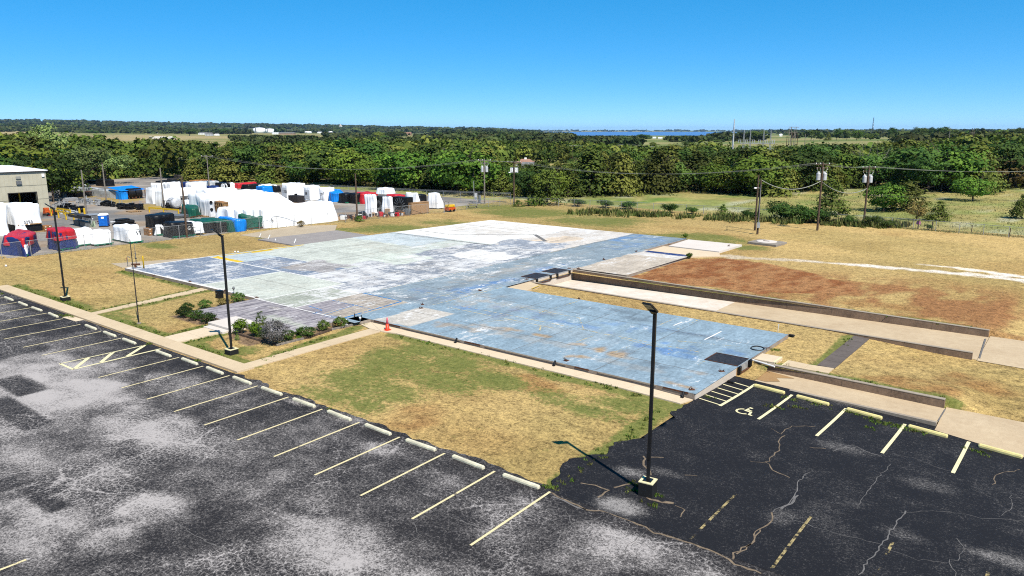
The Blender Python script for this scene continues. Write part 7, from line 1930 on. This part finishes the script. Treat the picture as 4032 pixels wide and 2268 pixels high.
def zany(x, y):
    z = np.where((x > .1) & (y < 8.0), zR(x, y) + .02, zL(x, y)); return np.where(y < -12.9, .015, z)
tufts('edge_grass', ep, .10, .10, 12, LM['weed'], 'green weeds and grass growing along kerbs, walks and cracks', 9, zfun=zany)
mp = []
for _ in range(7000):
    col = rg.uniform(2350, 4300); y = rg.uniform(100, 175)
    p = Q((col - 2016) / FOC * y, y)
    if p.y < 84.8 or p.x < -40: continue
    mp.append((p.x, p.y, -.06, 1.0))
for _ in range(2200):
    f = rg.rand(); mp.append((-33 + 70 * f, 85.0 + rg.normal(0, .5), -.05, .9))
for _ in range(900):
    f = rg.rand(); mp.append((-79.6 + 6.4 * f ** 2 + rg.normal(0, .25), -5 + 82 * f, -.03, .5))
sc_ = [(P(c, 838 + (c - 2330) * .045 + rg.normal(0, 5)).x, P(c, 838 + (c - 2330) * .045 + rg.normal(0, 5)).y, -.05, rg.uniform(.4, 1.5)) for c in rg.uniform(2300, 3560, 1500) if VN1(c / 46., 2.2) > .38]
tufts('fence_scrub', sc_, .62, .55, 9, LM['broad2'], 'rank green weeds and scrub growing along the back fence', 12)
tufts('meadow_grass', mp, .20, .6, 5, LM['sere'], 'tall dry meadow grass with pale seed heads beyond the fence', 10)
# ================================================================== UTILITY POLES AND LINES
POLES = {}
def insulator(mb, p):
    mb.lathe([(.03, 0), (.06, .05), (.03, .08), (.06, .13), (.03, .18)], p, 7)
def transformer(t, p, r, h):
    o = MB().lathe([(r * .9, 0), (r, .06), (r, h - .08), (r * .8, h)], p, 14).build('transformer', M['lsteel'], t)
    mb = MB()
    for k in range(2): insulator(mb, Vector(p) + Vector((-.1 + .2 * k, 0, h)))
    mb.build('bushing', M['white'], o)
def utility_pole(key, label, base, top, mat='pole_brown', arm=None, trans=0, az=0.0, lamp=False, r=.15, arm_drop=.35, z=0.0, box=False, vee=False):
    p = P(*base, z); h = HT(p, top); t = thing('utility_pole', label, 'utility pole', p, R(az), None)
    MB().path([(0, 0, -.3), (0, 0, h * .5), (0, 0, h)], [r, r * .85, r * .66], 9).build('pole', M[mat], t)
    tops = [Vector((0, 0, h))]
    if arm:
        zt = h - arm_drop
        MB().bar((-arm / 2, .12, zt), (arm / 2, .12, zt), .10, .13).build('crossarm', M[mat], t)
        tops = []
        for f in (-.46, -.16, .46):
            mb = MB(); q = Vector((arm * f, .12, zt + .07)); insulator(mb, q); tops.append(q + Vector((0, 0, .18))); mb.build('insulator', M['white'], t)
        if vee:
            mb = MB()
            for s in (-1, 1): mb.bar((s * arm * .38, .12, zt - .05), (0, .05, zt - .75), .05, .05)
            mb.build('brace', M[mat], t)
    for k in range(trans):
        s = (-1, 1)[k % 2]; transformer(t, (s * .42, .22, h - 2.55), .30, 1.05)
    if trans:
        mb = MB()
        for k in range(4):
            mb.tube((-.7 + .45 * k, .2, h - .75), (-.62 + .45 * k, .35, h - 1.05), .05, n=6); mb.tube((-.62 + .45 * k, .35, h - 1.05), (-.4 + .3 * k, .25, h - 1.5), .015, n=4)
        mb.build('fuse_cutouts', M['white'], t)
        MB().bar((-.8, .12, h - .8), (.8, .12, h - .8), .09, .11).build('lower_arm', M[mat], t)
    if lamp:
        mb = MB(); mb.path([(0, 0, h * lamp), (-.25, -.2, h * lamp + .12), (-.7, -.5, h * lamp + .12)], .03, 6); mb.build('lamp_arm', M['steel'], t)
        MB().lathe([(.1, 0), (.2, .08), (.16, .2)], (-.8, -.55, h * lamp), 10).build('lamp_head', M['white'], t)
    if box:
        MB().box(-.2, .2, -.32, -.14, h * .12, h * .22).build('meter_box', M['steel'], t); MB().tube((0, -.2, h * .22), (0, -.16, h * .9), .03, n=6).build('conduit', M['steel'], t)
    POLES[key] = [Matrix.Translation(p) @ Matrix.Rotation(R(az), 4, 'Z') @ q for q in tops]
    POLES[key + '_p'] = (p, h)
    return t
AZ = HEAD - 8
utility_pole('a', 'brown pole without arms, left of the pair in the back lawn', z13(625, 1112), z13(0, 325)[1], r=.15, az=AZ)
utility_pole('b', 'brown pole with a meter box, right of the pair in the back lawn', z13(660, 1168), z13(0, 382)[1], r=.15, az=AZ, lamp=.83, box=True)
utility_pole('c', 'brown transformer pole in the back lawn where the sagging cables meet', z13(1515, 1112), z13(0, 140)[1], r=.16, arm=1.9, trans=2, az=AZ)
utility_pole('d', 'brown transformer pole on the back fence line', z13(2175, 1030), z13(0, 190)[1], r=.16, arm=1.9, trans=2, az=AZ)
utility_pole('e', 'grey transformer pole at the yard end by the fence corner', zc(1958, 655), zc(0, 82)[1], 'pole_grey', r=.16, arm=2.6, trans=2, az=AZ, vee=True)
utility_pole('f', 'brown pole with a white switch rack and lamp at the fence corner', zc(2330, 655), zc(0, 105)[1], 'pole_brown', r=.16, arm=2.6, az=AZ, lamp=.72)
t = thing('switch_box', 'white slatted switch rack mounted on the fence corner pole', 'switch box', POLES['f_p'][0] + Vector((0, 0, POLES['f_p'][1] - 2.3)), R(AZ))
MB().box(-.75, .75, .18, .75, 0, .95).build('rack', M['lsteel'], t)
for k in range(5): MB().box(-.7 + k * .29, -.55 + k * .29, .1, .17, .08, .88).build('louvre', M['white'], t)
utility_pole('g', 'pole with a wide crossarm standing at the woods edge behind the white wraps', (825, 745), 610, 'pole_grey', r=.15, arm=3.0, az=AZ, vee=True)
utility_pole('g2', 'pole with a crossarm and small lamp among the woods above the yard', (706, 690), 618, 'pole_grey', r=.15, arm=2.6, az=AZ, vee=True, lamp=.62)
POLES['w'] = [v + (POLES['g2'][1] - POLES['g'][1]) * 1.0 for v in POLES['g2']]
utility_pole('y1', 'grey yard pole near the portable toilet', za(1098, 792), za(0, 222)[1], 'pole_grey', r=.16, az=AZ)
utility_pole('y2', 'grey yard pole beside the silver ducts', za(1350, 622), za(0, 145)[1], 'pole_grey', r=.16, az=AZ)
utility_pole('y3', 'grey yard pole beside the blue draped roll', za(2080, 716), za(0, 195)[1], 'pole_grey', r=.16, az=AZ)
utility_pole('y4', 'brown yard pole standing in front of the lettered black tarp', za(2372, 1078), za(0, 318)[1], 'pole_brown', r=.15, az=AZ)
utility_pole('y5', 'brown yard pole at the scrap row by the fence', zc(345, 872), zc(0, 268)[1], 'pole_brown', r=.15, az=AZ)
utility_pole('m1', 'short pole with a crossarm in the woods beyond the house', (2252, 640), 572, 'pole_brown', r=.15, arm=2.4, az=AZ)
utility_pole('m2', 'pole with a crossarm in the woods before the green field', (2470, 625), 566, 'pole_brown', r=.15, arm=2.4, az=AZ)
utility_pole('m3', 'pole with a crossarm in the woods left of the substation', (2785, 640), 565, 'pole_brown', r=.15, arm=2.6, az=AZ)
utility_pole('r1', 'grey utility pole rising from the right woods', (3730, 600), 505, 'pole_grey', r=.2, arm=2.0, az=AZ, z=3.0)
utility_pole('r3', 'grey pole with a short crossarm in the field right of the substation', (3200, 585), 548, 'pole_grey', r=.2, arm=4.0, az=AZ, z=2.0)
utility_pole('r4', 'plain pale pole in the field right of the substation', (3167, 585), 528, 'pole_grey', r=.25, az=AZ, z=2.0)
def wire(label, a, b, sag, mat='wire', r=.012, n=14):
    c = (a + b) / 2; pts = []
    for k in range(n + 1):
        f = k / n; q = a.lerp(b, f); q = Vector((q.x, q.y, q.z - sag * 4 * f * (1 - f))); pts.append(q - a)
    o = MB().path(pts, r, 4).build('power_line', M[mat], None, True, a); tag(o, label, 'power line')
    return o
SIDE = ['left', 'middle', 'right']
def span(k1, k2, sag, what, **kw):
    A1, B1 = POLES[k1], POLES[k2]; n = min(len(A1), len(B1))
    for i in range(n): wire('%s of the three %s' % (SIDE[i], what), A1[i], B1[i], sag, **kw)
span('c', 'd', .35, 'lines between the two lawn transformer poles')
q = [P(4032, 790), P(4300, 795)]
POLES['off'] = [Q(122 + 1.0 * k, 148 - .5 * k, 8.0) for k in range(3)]
span('d', 'off', 1.3, 'lines leaving the fence pole towards the right')
span('f', 'c', 2.0, 'lines from the corner pole to the lawn pole')
span('e', 'f', .25, 'lines between the grey pole and the fence corner pole')
span('g', 'e', 2.6, 'lines across the woods to the grey transformer pole')
span('g2', 'g', .9, 'lines across the woods left of the grey pole')
span('m1', 'm2', .6, 'lines over the woods beyond the house', r=.03)
span('m2', 'm3', 1.5, 'lines over the woods towards the substation', r=.03)
pa, pb_, pc_, pd_ = (POLES[k + '_p'] for k in 'abcd')
tp_ = lambda v, dz: v[0] + Vector((0, 0, v[1] + dz))
wire('thick sagging cable from the paired poles to the cable pole', tp_(pb_, -.1), tp_(pc_, -2.6), 1.25, r=.055)
wire('thick sagging cable from the cable pole to the fence transformer pole', tp_(pc_, -2.7), tp_(pd_, -3.4), 1.15, r=.055)
wire('short cable tying the paired poles together', tp_(pa, -.9), tp_(pb_, -.2), .02, r=.03)
wire('thin low cable from the cable pole to the fence pole', tp_(pc_, -4.4), tp_(pd_, -5.2), .5, mat='wire_dark', r=.02)
wire('thin dark cable leaving the fence pole low to the right', tp_(pd_, -4.4), Q(112, 128, 2.2), .4, mat='wire_dark', r=.02)
t = thing('meter_pedestal', 'grey electric cabinets with a conduit mast beside the grey transformer pole', 'electric cabinet', P(*zc(1880, 640)), R(AZ))
MB().box(-.75, -.2, -.2, .25, .6, 2.0).build('cabinet', M['lsteel'], t); MB().box(.0, .5, -.2, .25, .2, 1.5).build('cabinet', M['steel'], t); MB().tube((-.9, 0, 0), (-.9, 0, 4.3), .06, n=7).build('mast', M['steel'], t); MB().box(-1.0, .6, -.05, .05, .0, .12).build('frame', M['steel'], t)
wire('service drop from the conduit mast up to the grey pole', Vector(P(*zc(1880, 640))) + Vector((-.8, 0, 4.3)), tp_(POLES['e_p'], -2.2), .3)
t = thing('picnic_bench', 'low grey bench by the fence near the grey pole', 'bench', P(*zc(1800, 705)), R(20)); MB().box(-1, 1, -.25, .25, .42, .48).build('seat', M['pole_grey'], t); MB().box(-1, 1, .5, .75, .72, .78).build('table_board', M['pole_grey'], t)
for x in (-.8, .8): MB().bar((x, -.3, 0), (x, .7, .75), .08).build('leg', M['pole_grey'], t); MB().bar((x, .7, 0), (x, -.2, .42), .08).build('leg', M['pole_grey'], t)

# ================================================================== FAR THINGS
def gp_(col, dep, dz=0.0):
    X = (col - 2016) / FOC * dep; z = float(terrain_z(np.array([X]), np.array([dep]))[0]); q = Q(X, dep, z + dz); return q
def depth_for(col, row, d0=300, d1=9000):
    """first distance at which the ground in this column reaches the row"""
    for d in np.geomspace(d0, d1, 400):
        if PX(gp_(col, d))[1] <= row: return d
    return d1
def px2m(dep): return dep / FOC
# house among the woods
hp = gp_(2065, 285); k = px2m(285)
t = thing('house', 'white house with a terracotta hip roof standing in a clearing of the woods', 'house', hp, R(AZ))
L_, W_, H_ = 72 * k, 6.0, 2.0; zb0 = HT(hp, 652)
MB().box(-L_ / 2, L_ / 2, 0, W_, -.4, H_).build('wall', M['white'], t)
MB().hexa([(-L_ / 2 - .5, -.5, H_), (L_ / 2 + .5, -.5, H_), (L_ / 2 + .5, W_ + .5, H_), (-L_ / 2 - .5, W_ + .5, H_)], [(-L_ / 2 + 2, W_ / 2 - .1, H_ + 1.5), (L_ / 2 - 2, W_ / 2 - .1, H_ + 1.5), (L_ / 2 - 2, W_ / 2 + .1, H_ + 1.5), (-L_ / 2 + 2, W_ / 2 + .1, H_ + 1.5)]).build('roof', M['brickroof'], t)
MB().box(-.4, .4, W_ / 2 - .4, W_ / 2 + .4, H_ + 1.2, H_ + 2.0).build('chimney', M['white'], t)
for x in (-L_ * .3, 0, L_ * .3): MB().box(x - .5, x + .5, -.04, -.005, .9, 2.0).build('window', M['glass'], t)
hp2 = gp_(2085, 262); t = thing('garage', 'small white garage with a grey gable roof below the terracotta house', 'garage', hp2, R(AZ))
MB().box(-2.8, 2.8, 0, 4.5, -.4, 2.1).build('wall', M['white'], t); MB().hexa([(-3, -.3, 2.1), (3, -.3, 2.1), (3, 4.8, 2.1), (-3, 4.8, 2.1)], [(-3, 2.2, 3.3), (3, 2.2, 3.3), (3, 2.3, 3.3), (-3, 2.3, 3.3)]).build('roof', M['greyroof'], t); MB().box(-1.6, 1.4, -.05, -.005, 0, 1.8).build('door', M['greyroof'], t)
# clearing floor
def field_patch(name, cols, d0, d1, c, dz=.12):
    m = concrete(name + '_ground', c, tuple(k * .7 for k in c), .6, .08)
    V = []; cs = np.linspace(cols[0], cols[1], 14); ds = np.linspace(d0, d1, 12)
    for a in cs:
        for d in ds: q = gp_(a, d, dz); V.append(tuple(q))
    return np_mesh(name, np.array(V), grid_faces(14, 12), m, kind='structure')
field_patch('house_lawn', (1980, 2310), 235, 325, (.40, .32, .12))
field_patch('wood_glade', (1838, 1872), 205, 320, (.36, .32, .12))
# substation
ts = thing('substation', 'grey steel substation gantries with switches standing beyond the woods', 'substation', gp_(2985, 265), R(AZ)); ks = px2m(265); sb = gp_(2985, 265)
def up(row): return HT(sb, row)
for i, x in enumerate((2913, 2937, 2987, 3013)):
    X = (x - 2985) * ks; tpz = up(512)
    mb = MB()
    for a, b in ((-.5, -.5), (.5, -.5), (.5, .5), (-.5, .5)): mb.bar((X + a, b, -.5), (X + a * .12, b * .12, tpz), .09)
    for z in np.arange(1, tpz - 2, 1.4): f = 1 - .88 * z / tpz; mb.bar((X - .5 * f, -.5 * f, z), (X + .5 * f, -.5 * f, z + 1.2), .06)
    mb.build('lattice_mast', M['steel'], ts)
for row, x0, x1 in ((564, 2900, 3030), (585, 2960, 3026), (594, 2966, 3018)):
    z = up(row); MB().bar(((x0 - 2985) * ks, 0, z), ((x1 - 2985) * ks, 0, z), .25, .3).build('gantry_beam', M['steel'], ts)
for x in (2898, 2924, 2950, 2972, 2998, 3024):
    X = (x - 2985) * ks; z = up(562); mb = MB()
    for s in (-.35, .35): mb.tube((X + s, 0, z), (X + s, 0, z + .9), .09, n=6)
    mb.bar((X - .5, 0, z + .95), (X + .5, 0, z + .95), .1); mb.build('switch', M['lsteel'], ts)
for x in (2965, 2980, 2995, 3010):
    X = (x - 2985) * ks; mb = MB(); mb.tube((X, -2, 0), (X, -2, up(588)), .12, n=6); mb.box(X - .5, X + .5, -2.6, -1.4, .2, 2.2); mb.build('breaker', M['steel'], ts)
MB().box(-6, 6, -4, 4, -.3, .1).build('pad', M['greyconc'], ts)
# steel mono pole, H-frames, radio mast
p = gp_(2870, 300); t = thing('steel_pole', 'tall pale tapered steel pole left of the substation', 'transmission pole', p); hh = HT(p, 469); MB().path([(0, 0, -.5), (0, 0, hh * .5), (0, 0, hh)], [.42, .32, .18], 10).build('shaft', M['lsteel'], t)
for k in (.3, .7): MB().lathe([(.44 - .2 * k, hh * k), (.44 - .2 * k, hh * k + .3)], n=10).build('collar', M['steel'], t)
for i, (x0, x1, top, l) in enumerate(((3092, 3109, 499, 'tall steel H frame pylon in the far field right of the substation'), (3085, 3104, 506, 'lower wooden H frame pylon beside the steel one'), (3788, 3795, 505, 'twin brown pole structure rising from the right woods'))):
    d = 420 if i < 2 else 330; p = gp_((x0 + x1) / 2, d); t = thing('h_frame_pylon', l, 'pylon', p, R(AZ)); w = (x1 - x0) * px2m(d); hh = HT(p, top)
    for s in (-1, 1): MB().tube((s * w / 2, 0, -.5), (s * w / 2, 0, hh), .22, .15, 7).build('leg', M['pole_grey'] if i != 2 else M['pole_brown'], t)
    MB().bar((-w * 1.1, 0, hh * (.985 if i == 0 else .86)), (w * 1.1, 0, hh * (.985 if i == 0 else .86)), .2, .25).build('crossarm', M['pole_grey'], t)
    if i < 2: MB().bar((-w / 2, 0, hh * .5), (w / 2, 0, hh * .75), .15).build('brace', M['pole_grey'], t)
for i, (x, top, l) in enumerate(((3077, 535, 'dark short pole at the left of the pylons'), (3118, 522, 'dark slender pole at the right of the pylons'), (3097, 520, 'dark pole between the legs of the pylons'))):
    p = gp_(x, 380); t = thing('switch_pole', l, 'utility pole', p); h = HT(p, top); MB().tube((0, 0, -.5), (0, 0, h), .2, .14, 7).build('pole', M['pole_brown'], t); MB().bar((-.8, 0, h - .6), (.8, 0, h - .6), .15).build('crossarm', M['pole_brown'], t)
p = gp_(3404, 3000); t = thing('radio_mast', 'lattice radio mast on the far horizon', 'radio mast', p); hh = HT(p, 462); mb = MB()
for a in range(3):
    c, s = math.cos(a * 2.094), math.sin(a * 2.094); mb.bar((4.5 * c, 4.5 * s, 0), (1.2 * c, 1.2 * s, hh), .5)
mb.build('leg', M['dsteel'], t)
mb = MB(); z = 0
while z < hh - 4:
    f = lambda q: 4.5 - 3.3 * q / hh
    for a in range(3):
        c0, s0, c1, s1 = math.cos(a * 2.094), math.sin(a * 2.094), math.cos((a + 1) * 2.094), math.sin((a + 1) * 2.094)
        mb.bar((f(z) * c0, f(z) * s0, z), (f(z + 4) * c1, f(z + 4) * s1, z + 4), .35)
    z += 4
mb.build('lattice', M['dsteel'], t)
for z in (.45, .62): MB().lathe([(.3, -1), (1.6, 0), (.3, 1)], (2.6, -2, hh * z), 10).build('dish', M['white'], t)
# storage tanks and farm buildings on the left horizon
for i, (x0, x1, top, l) in enumerate(((1020, 1065, 501, 'larger white storage tank on the left horizon'), (1068, 1098, 505, 'smaller white storage tank on the left horizon'))):
    d = depth_for((x0 + x1) / 2, 524); p = gp_((x0 + x1) / 2, d); r_ = (x1 - x0) / 2 * px2m(d); hh = HT(p, top)
    t = thing('storage_tank', l, 'storage tank', p, group='white tanks on the horizon'); MB().lathe([(r_, -2), (r_, hh * .86)], n=28).build('shell', M['white'], t, True); MB().lathe([(r_ * 1.02, hh * .86), (r_ * .5, hh * .95), (.3, hh)], n=28).build('roof', M['lsteel'], t, True)
    MB().box(r_ * .4, r_ * .55, -r_ * 1.05, -r_ * .9, 0, hh * .86).build('stair', M['steel'], t)
def far_house(x0, x1, row, top, wallm, roofm, label, name='farm_building', gable=True):
    d = depth_for((x0 + x1) / 2, row, 450); p = gp_((x0 + x1) / 2, d); k = px2m(d); w = (x1 - x0) * k; hh = max(2.5, HT(p, top)); dp = min(w * .6, 14)
    t = thing(name, label, 'building', p, R(AZ)); MB().box(-w / 2, w / 2, 0, dp, -1.5, hh * .62).build('wall', M[wallm], t)
    MB().hexa([(-w / 2 - .4, -.4, hh * .62), (w / 2 + .4, -.4, hh * .62), (w / 2 + .4, dp + .4, hh * .62), (-w / 2 - .4, dp + .4, hh * .62)], [(-w / 2 + .2, dp / 2 - .1, hh), (w / 2 - .2, dp / 2 - .1, hh), (w / 2 - .2, dp / 2 + .1, hh), (-w / 2 + .2, dp / 2 + .1, hh)]).build('roof', M[roofm], t)
    n = max(2, int(w / 6))
    for j in range(n): MB().box(-w / 2 + w * (j + .3) / n, -w / 2 + w * (j + .6) / n, -.08, -.01, hh * .15, hh * .42).build('window', M['glass'], t)
    return t
for a in ((1100, 1122, 520, 511, 'tanbox', 'brickroof', 'brown brick building behind the small tank'), (1090, 1114, 529, 522, 'white', 'tin', 'white shed in front of the small tank'), (1115, 1176, 531, 521, 'tanbox', 'greyroof', 'long low brick building right of the tanks'), (1216, 1240, 524, 517, 'white', 'tin', 'white shed cluster right of the long brick building'), (1266, 1282, 525, 519, 'white', 'tin', 'small white shed left of the round grove'), (1306, 1322, 525, 517, 'white', 'tin', 'white barn right of the round grove'),
          (1582, 1626, 534, 521, 'tanbox', 'brickroof', 'red roofed farmhouse in the middle distance'), (1680, 1690, 544, 536, 'red', 'brickroof', 'small red barn at the woods edge'), (1712, 1730, 546, 538, 'bluep', 'greyroof', 'small blue grey shed at the woods edge'), (642, 670, 526, 517, 'lsteel', 'greyroof', 'grey green farm shed in the left fields'), (806, 838, 530, 521, 'white', 'greyroof', 'white farmhouse with grey roof in the left fields'), (832, 858, 535, 522, 'lsteel', 'greyroof', 'grey barn in front of the white farmhouse'),
          (868, 884, 534, 527, 'white', 'tin', 'small white round topped shed beside the grey barn'), (508, 524, 523, 517, 'tanbox', 'brickroof', 'small brown house in the far left field'), (2846, 2855, 530, 523, 'white', 'tin', 'small white house on the far lake side field'), (3048, 3058, 537, 527, 'white', 'tin', 'white silo house beyond the pylons'), (2557, 2572, 545, 539, 'white', 'tin', 'white lakeside shed left of the pale strip'), (2580, 2596, 546, 540, 'white', 'tin', 'white lakeside shed on the pale strip')):
    far_house(*a)
# billboard by the road and highway bridge
d = depth_for(1203, 545); p = gp_(1203, d); k = px2m(d); t = thing('billboard', 'white billboard on dark legs beside the far road', 'billboard', p, R(AZ)); z0_, z1_ = max(2, HT(p, 544)), HT(p, 535); MB().box(-9 * k, 9 * k, 0, .8, z0_, z1_).build('panel', M['white'], t); MB().box(-9.6 * k, 9.6 * k, .82, 1.0, z0_ - .3, z1_ + .3).build('frame', M['dsteel'], t)
for s in (-6, 6): MB().tube((s * k, 1.3, 0), (s * k, 1.3, z1_), .3, n=6).build('leg', M['dsteel'], t)
d = 700; p = gp_(655, d); k = px2m(d); t = thing('road_bridge', 'pale concrete highway bridge beyond the left woods', 'bridge', p, R(AZ)); zt = HT(p, 541); MB().box(-42 * k, 44 * k, 0, 9, zt - 1.4, zt - .1).build('deck', M['whitepad'], t)
for y in (0, 8.7): MB().box(-42 * k, 44 * k, y, y + .3, zt - .09, zt + .7).build('parapet', M['white'], t)
for x in (-34, -12, 12, 34): MB().box(x * k - .5, x * k + .5, 1, 8, -3, zt - 1.4).build('pier', M['whitepad'], t)
p = gp_(1356, 5200); t = thing('grain_elevator', 'pale grain elevator on the far left ridge', 'grain elevator', p); hh = HT(p, 489); MB().box(-7, 7, -7, 7, -8, hh * .8).build('tower', M['whitepad'], t); MB().box(-4, 2, -4, 4, hh * .8, hh).build('headhouse', M['whitepad'], t)
for x in (12, 22): MB().lathe([(5, -8), (5, hh * .55), (.5, hh * .65)], (x, 0, 0), 12).build('silo', M['lsteel'], t)

# ---------------------------------------------------------------- trees standing singly in the fields
FT = [(388, 525, 512, 26, 'dark0', 'dark round tree in the left fields'), (280, 527, 511, 14, 'dark1', 'slim dark tree in the left fields'), (415, 527, 514, 16, 'broad0', 'small bushy tree right of the dark round one'), (505, 522, 512, 14, 'dark2', 'small tree by the brown house'), (536, 525, 508, 20, 'dark0', 'rounded tree between the brown house and grey shed'), (615, 524, 505, 28, 'broad1', 'leafy tree left of the grey green shed'), (650, 518, 503, 34, 'dark1', 'dark crowned tree behind the grey green shed'), (700, 524, 504, 32, 'dark0', 'large dark tree right of the grey green shed'), (773, 535, 505, 40, 'dark2', 'very dark large tree standing alone in the left fields'),
      (850, 524, 506, 42, 'dark1', 'dark tree behind the white farmhouse'), (900, 528, 507, 40, 'dark0', 'broad dark tree right of the white farmhouse'), (950, 537, 528, 30, 'broad2', 'bushy tree at the right end of the left fields'), (1203, 528, 515, 32, 'dark2', 'dark tree in front of the white shed cluster'), (1298, 527, 508, 42, 'dark0', 'round dark grove on the horizon right of the tanks'), (1525, 548, 532, 30, 'broad1', 'pale tree before the red roofed farmhouse'), (1560, 545, 517, 50, 'dark1', 'large tree beside the red roofed farmhouse'), (1660, 548, 528, 34, 'dark0', 'dark tree left of the red barn'), (1500, 545, 518, 36, 'broad0', 'light green tree left of the farmhouse'), (1740, 545, 520, 40, 'dark2', 'tree above the blue grey shed'),
      (2528, 556, 529, 50, 'dark0', 'round dark tree alone before the lake'), (2560, 578, 558, 26, 'broad2', 'small leaning tree in the green field'), (2950, 556, 516, 62, 'dark1', 'large dark tree behind the substation'), (2695, 575, 556, 40, 'broad1', 'green tree at the field edge left of the steel pole'), (2800, 560, 550, 40, 'dark2', 'low tree line clump near the steel pole'),
      (3170, 553, 512, 46, 'dark0', 'round dark tree right of the pylons'), (3205, 553, 528, 28, 'dark1', 'lower tree beside the round dark tree'), (3236, 550, 518, 22, 'cedar0', 'thin dark cedar in the tree row right of the pylons'), (3268, 549, 502, 34, 'dark2', 'tall ragged tree in the tree row right of the pylons'), (3308, 548, 512, 32, 'dark0', 'dark round tree in the middle of the tree row'), (3346, 547, 508, 40, 'broad1', 'greyish tree at the right of the tree row'), (3400, 545, 525, 40, 'dark1', 'low scrub tree below the radio mast'), (3486, 548, 503, 46, 'dark0', 'large round dark oak alone right of the radio mast'),
      (3535, 545, 513, 34, 'cotton0', 'pale grey green tree beside the round oak'), (3585, 550, 502, 44, 'dark1', 'dark tree in the right horizon grove'), (3628, 548, 499, 46, 'dark2', 'tallest tree of the right horizon grove'), (3672, 548, 500, 44, 'dark0', 'rounded tree right of the tallest grove tree'), (3715, 550, 510, 40, 'dark1', 'tree at the right end of the horizon grove'), (3760, 552, 512, 38, 'dark2', 'tree just right of the grey pole on the horizon'), (3830, 552, 515, 44, 'broad0', 'green tree before the twin pole structure'), (3905, 550, 507, 50, 'broad1', 'light green tree on the right horizon'), (3950, 552, 509, 44, 'dark0', 'dark tree near the right horizon edge'), (4005, 550, 503, 50, 'dark1', 'dark tree touching the right picture edge on the horizon')]
for c, row, top, w, key, l in FT:
    d = depth_for(c, row, 330, 3500) if c < 2400 else min(depth_for(c, row, 330, 3500), 900 if c > 3100 else 1100); p = gp_(c, d, -.2); h = max(3, HT(p, top)); make_tree(key, 'field_tree', l, p, h, w * px2m(d) * 1.05, c * .7, 'trees standing in the far fields')

# ---------------------------------------------------------------- far woodland masses and hedgerows
fi = []; rg = np.random.RandomState(21)
def scatter(n, c0, c1, d0, d1, h0, h1, dens=None):
    for _ in range(n):
        c = rg.uniform(c0, c1); d = math.exp(rg.uniform(math.log(d0), math.log(d1)))
        if dens is not None and dens(c, d) < rg.rand(): continue
        X = (c - 2016) / FOC * d; z = float(terrain_z(np.array([X]), np.array([d]))[0])
        if z < -.3: continue
        s = 1 + d / 4000.0
        h = rg.uniform(h0, h1) * min(s, 1.9)
        if 2120 < c < 2780 and d < 3000: h = min(h, CAM.z - z - (17.5 if c > 2240 else 6) / FOC * d)
        if h < 2: continue
        fi.append((Q(X, d, z - .3), h, h * rg.uniform(1.0, 2.0) * min(s, 2.0), 'x'))
field = lambda c, d: 1.0 if VN3.fbm(np.array([c / 300. + 5]), np.array([math.log(d) * 7]), 2)[0] > .42 else .06
scatter(2600, -300, 2300, 2500, 7400, 7, 11, lambda c, d: 0 if (950 < c < 1700 and d < 3500) else field(c, d))
scatter(700, -300, 2250, 5200, 7600, 8, 12)
scatter(420, -300, 1000, 2300, 3000, 6, 10)
scatter(200, 1650, 2480, 620, 1400, 5, 8); scatter(900, 1750, 2250, 800, 2500, 5, 9); scatter(300, 2150, 2520, 700, 1600, 4, 6)
scatter(300, 1000, 1700, 600, 760, 5, 7); scatter(90, 940, 1260, 950, 1100, 5, 6); scatter(120, 1300, 1600, 1700, 2000, 5, 7)
scatter(500, 2560, 2960, 3000, 9000, 7, 12); scatter(240, 2620, 2980, 900, 1500, 5, 8)
scatter(1400, 2850, 4300, 2500, 14000, 7, 12, lambda c, d: .9 if d > 5200 else .22)
scatter(240, 3500, 4300, 520, 900, 5, 8); scatter(200, 3100, 4200, 1000, 2200, 5, 9, lambda c, d: .35)
scatter(900, -300, 4300, 14600, 16400, 9, 15)
wood_mass('distant_woods', fi, 9, 8, 2.4, LM['far'], 'distant woods and hedgerows fading blue towards the horizon', 6)

# ================================================================== AIR
def haze():
    m = bpy.data.materials.new('air'); m.use_nodes = True; nt = m.node_tree
    for n in list(nt.nodes): nt.nodes.remove(n)
    o = nt.nodes.new('ShaderNodeOutputMaterial'); v = nt.nodes.new('ShaderNodeVolumePrincipled')
    v.inputs['Color'].default_value = (.45, .70, 1.0, 1); v.inputs['Density'].default_value = HAZE; v.inputs['Anisotropy'].default_value = .2
    nt.links.new(v.outputs[0], o.inputs['Volume'])
    c = Q(0, 9000); b = MB().box(-26000, 26000, -26000, 26000, -5.5, 190).build('haze', m, None, False, (c.x, c.y, 0)); tag(b, 'thin bluish air over the far fields and hills', 'haze', kind='stuff')
HAZE = 0.000024
haze()
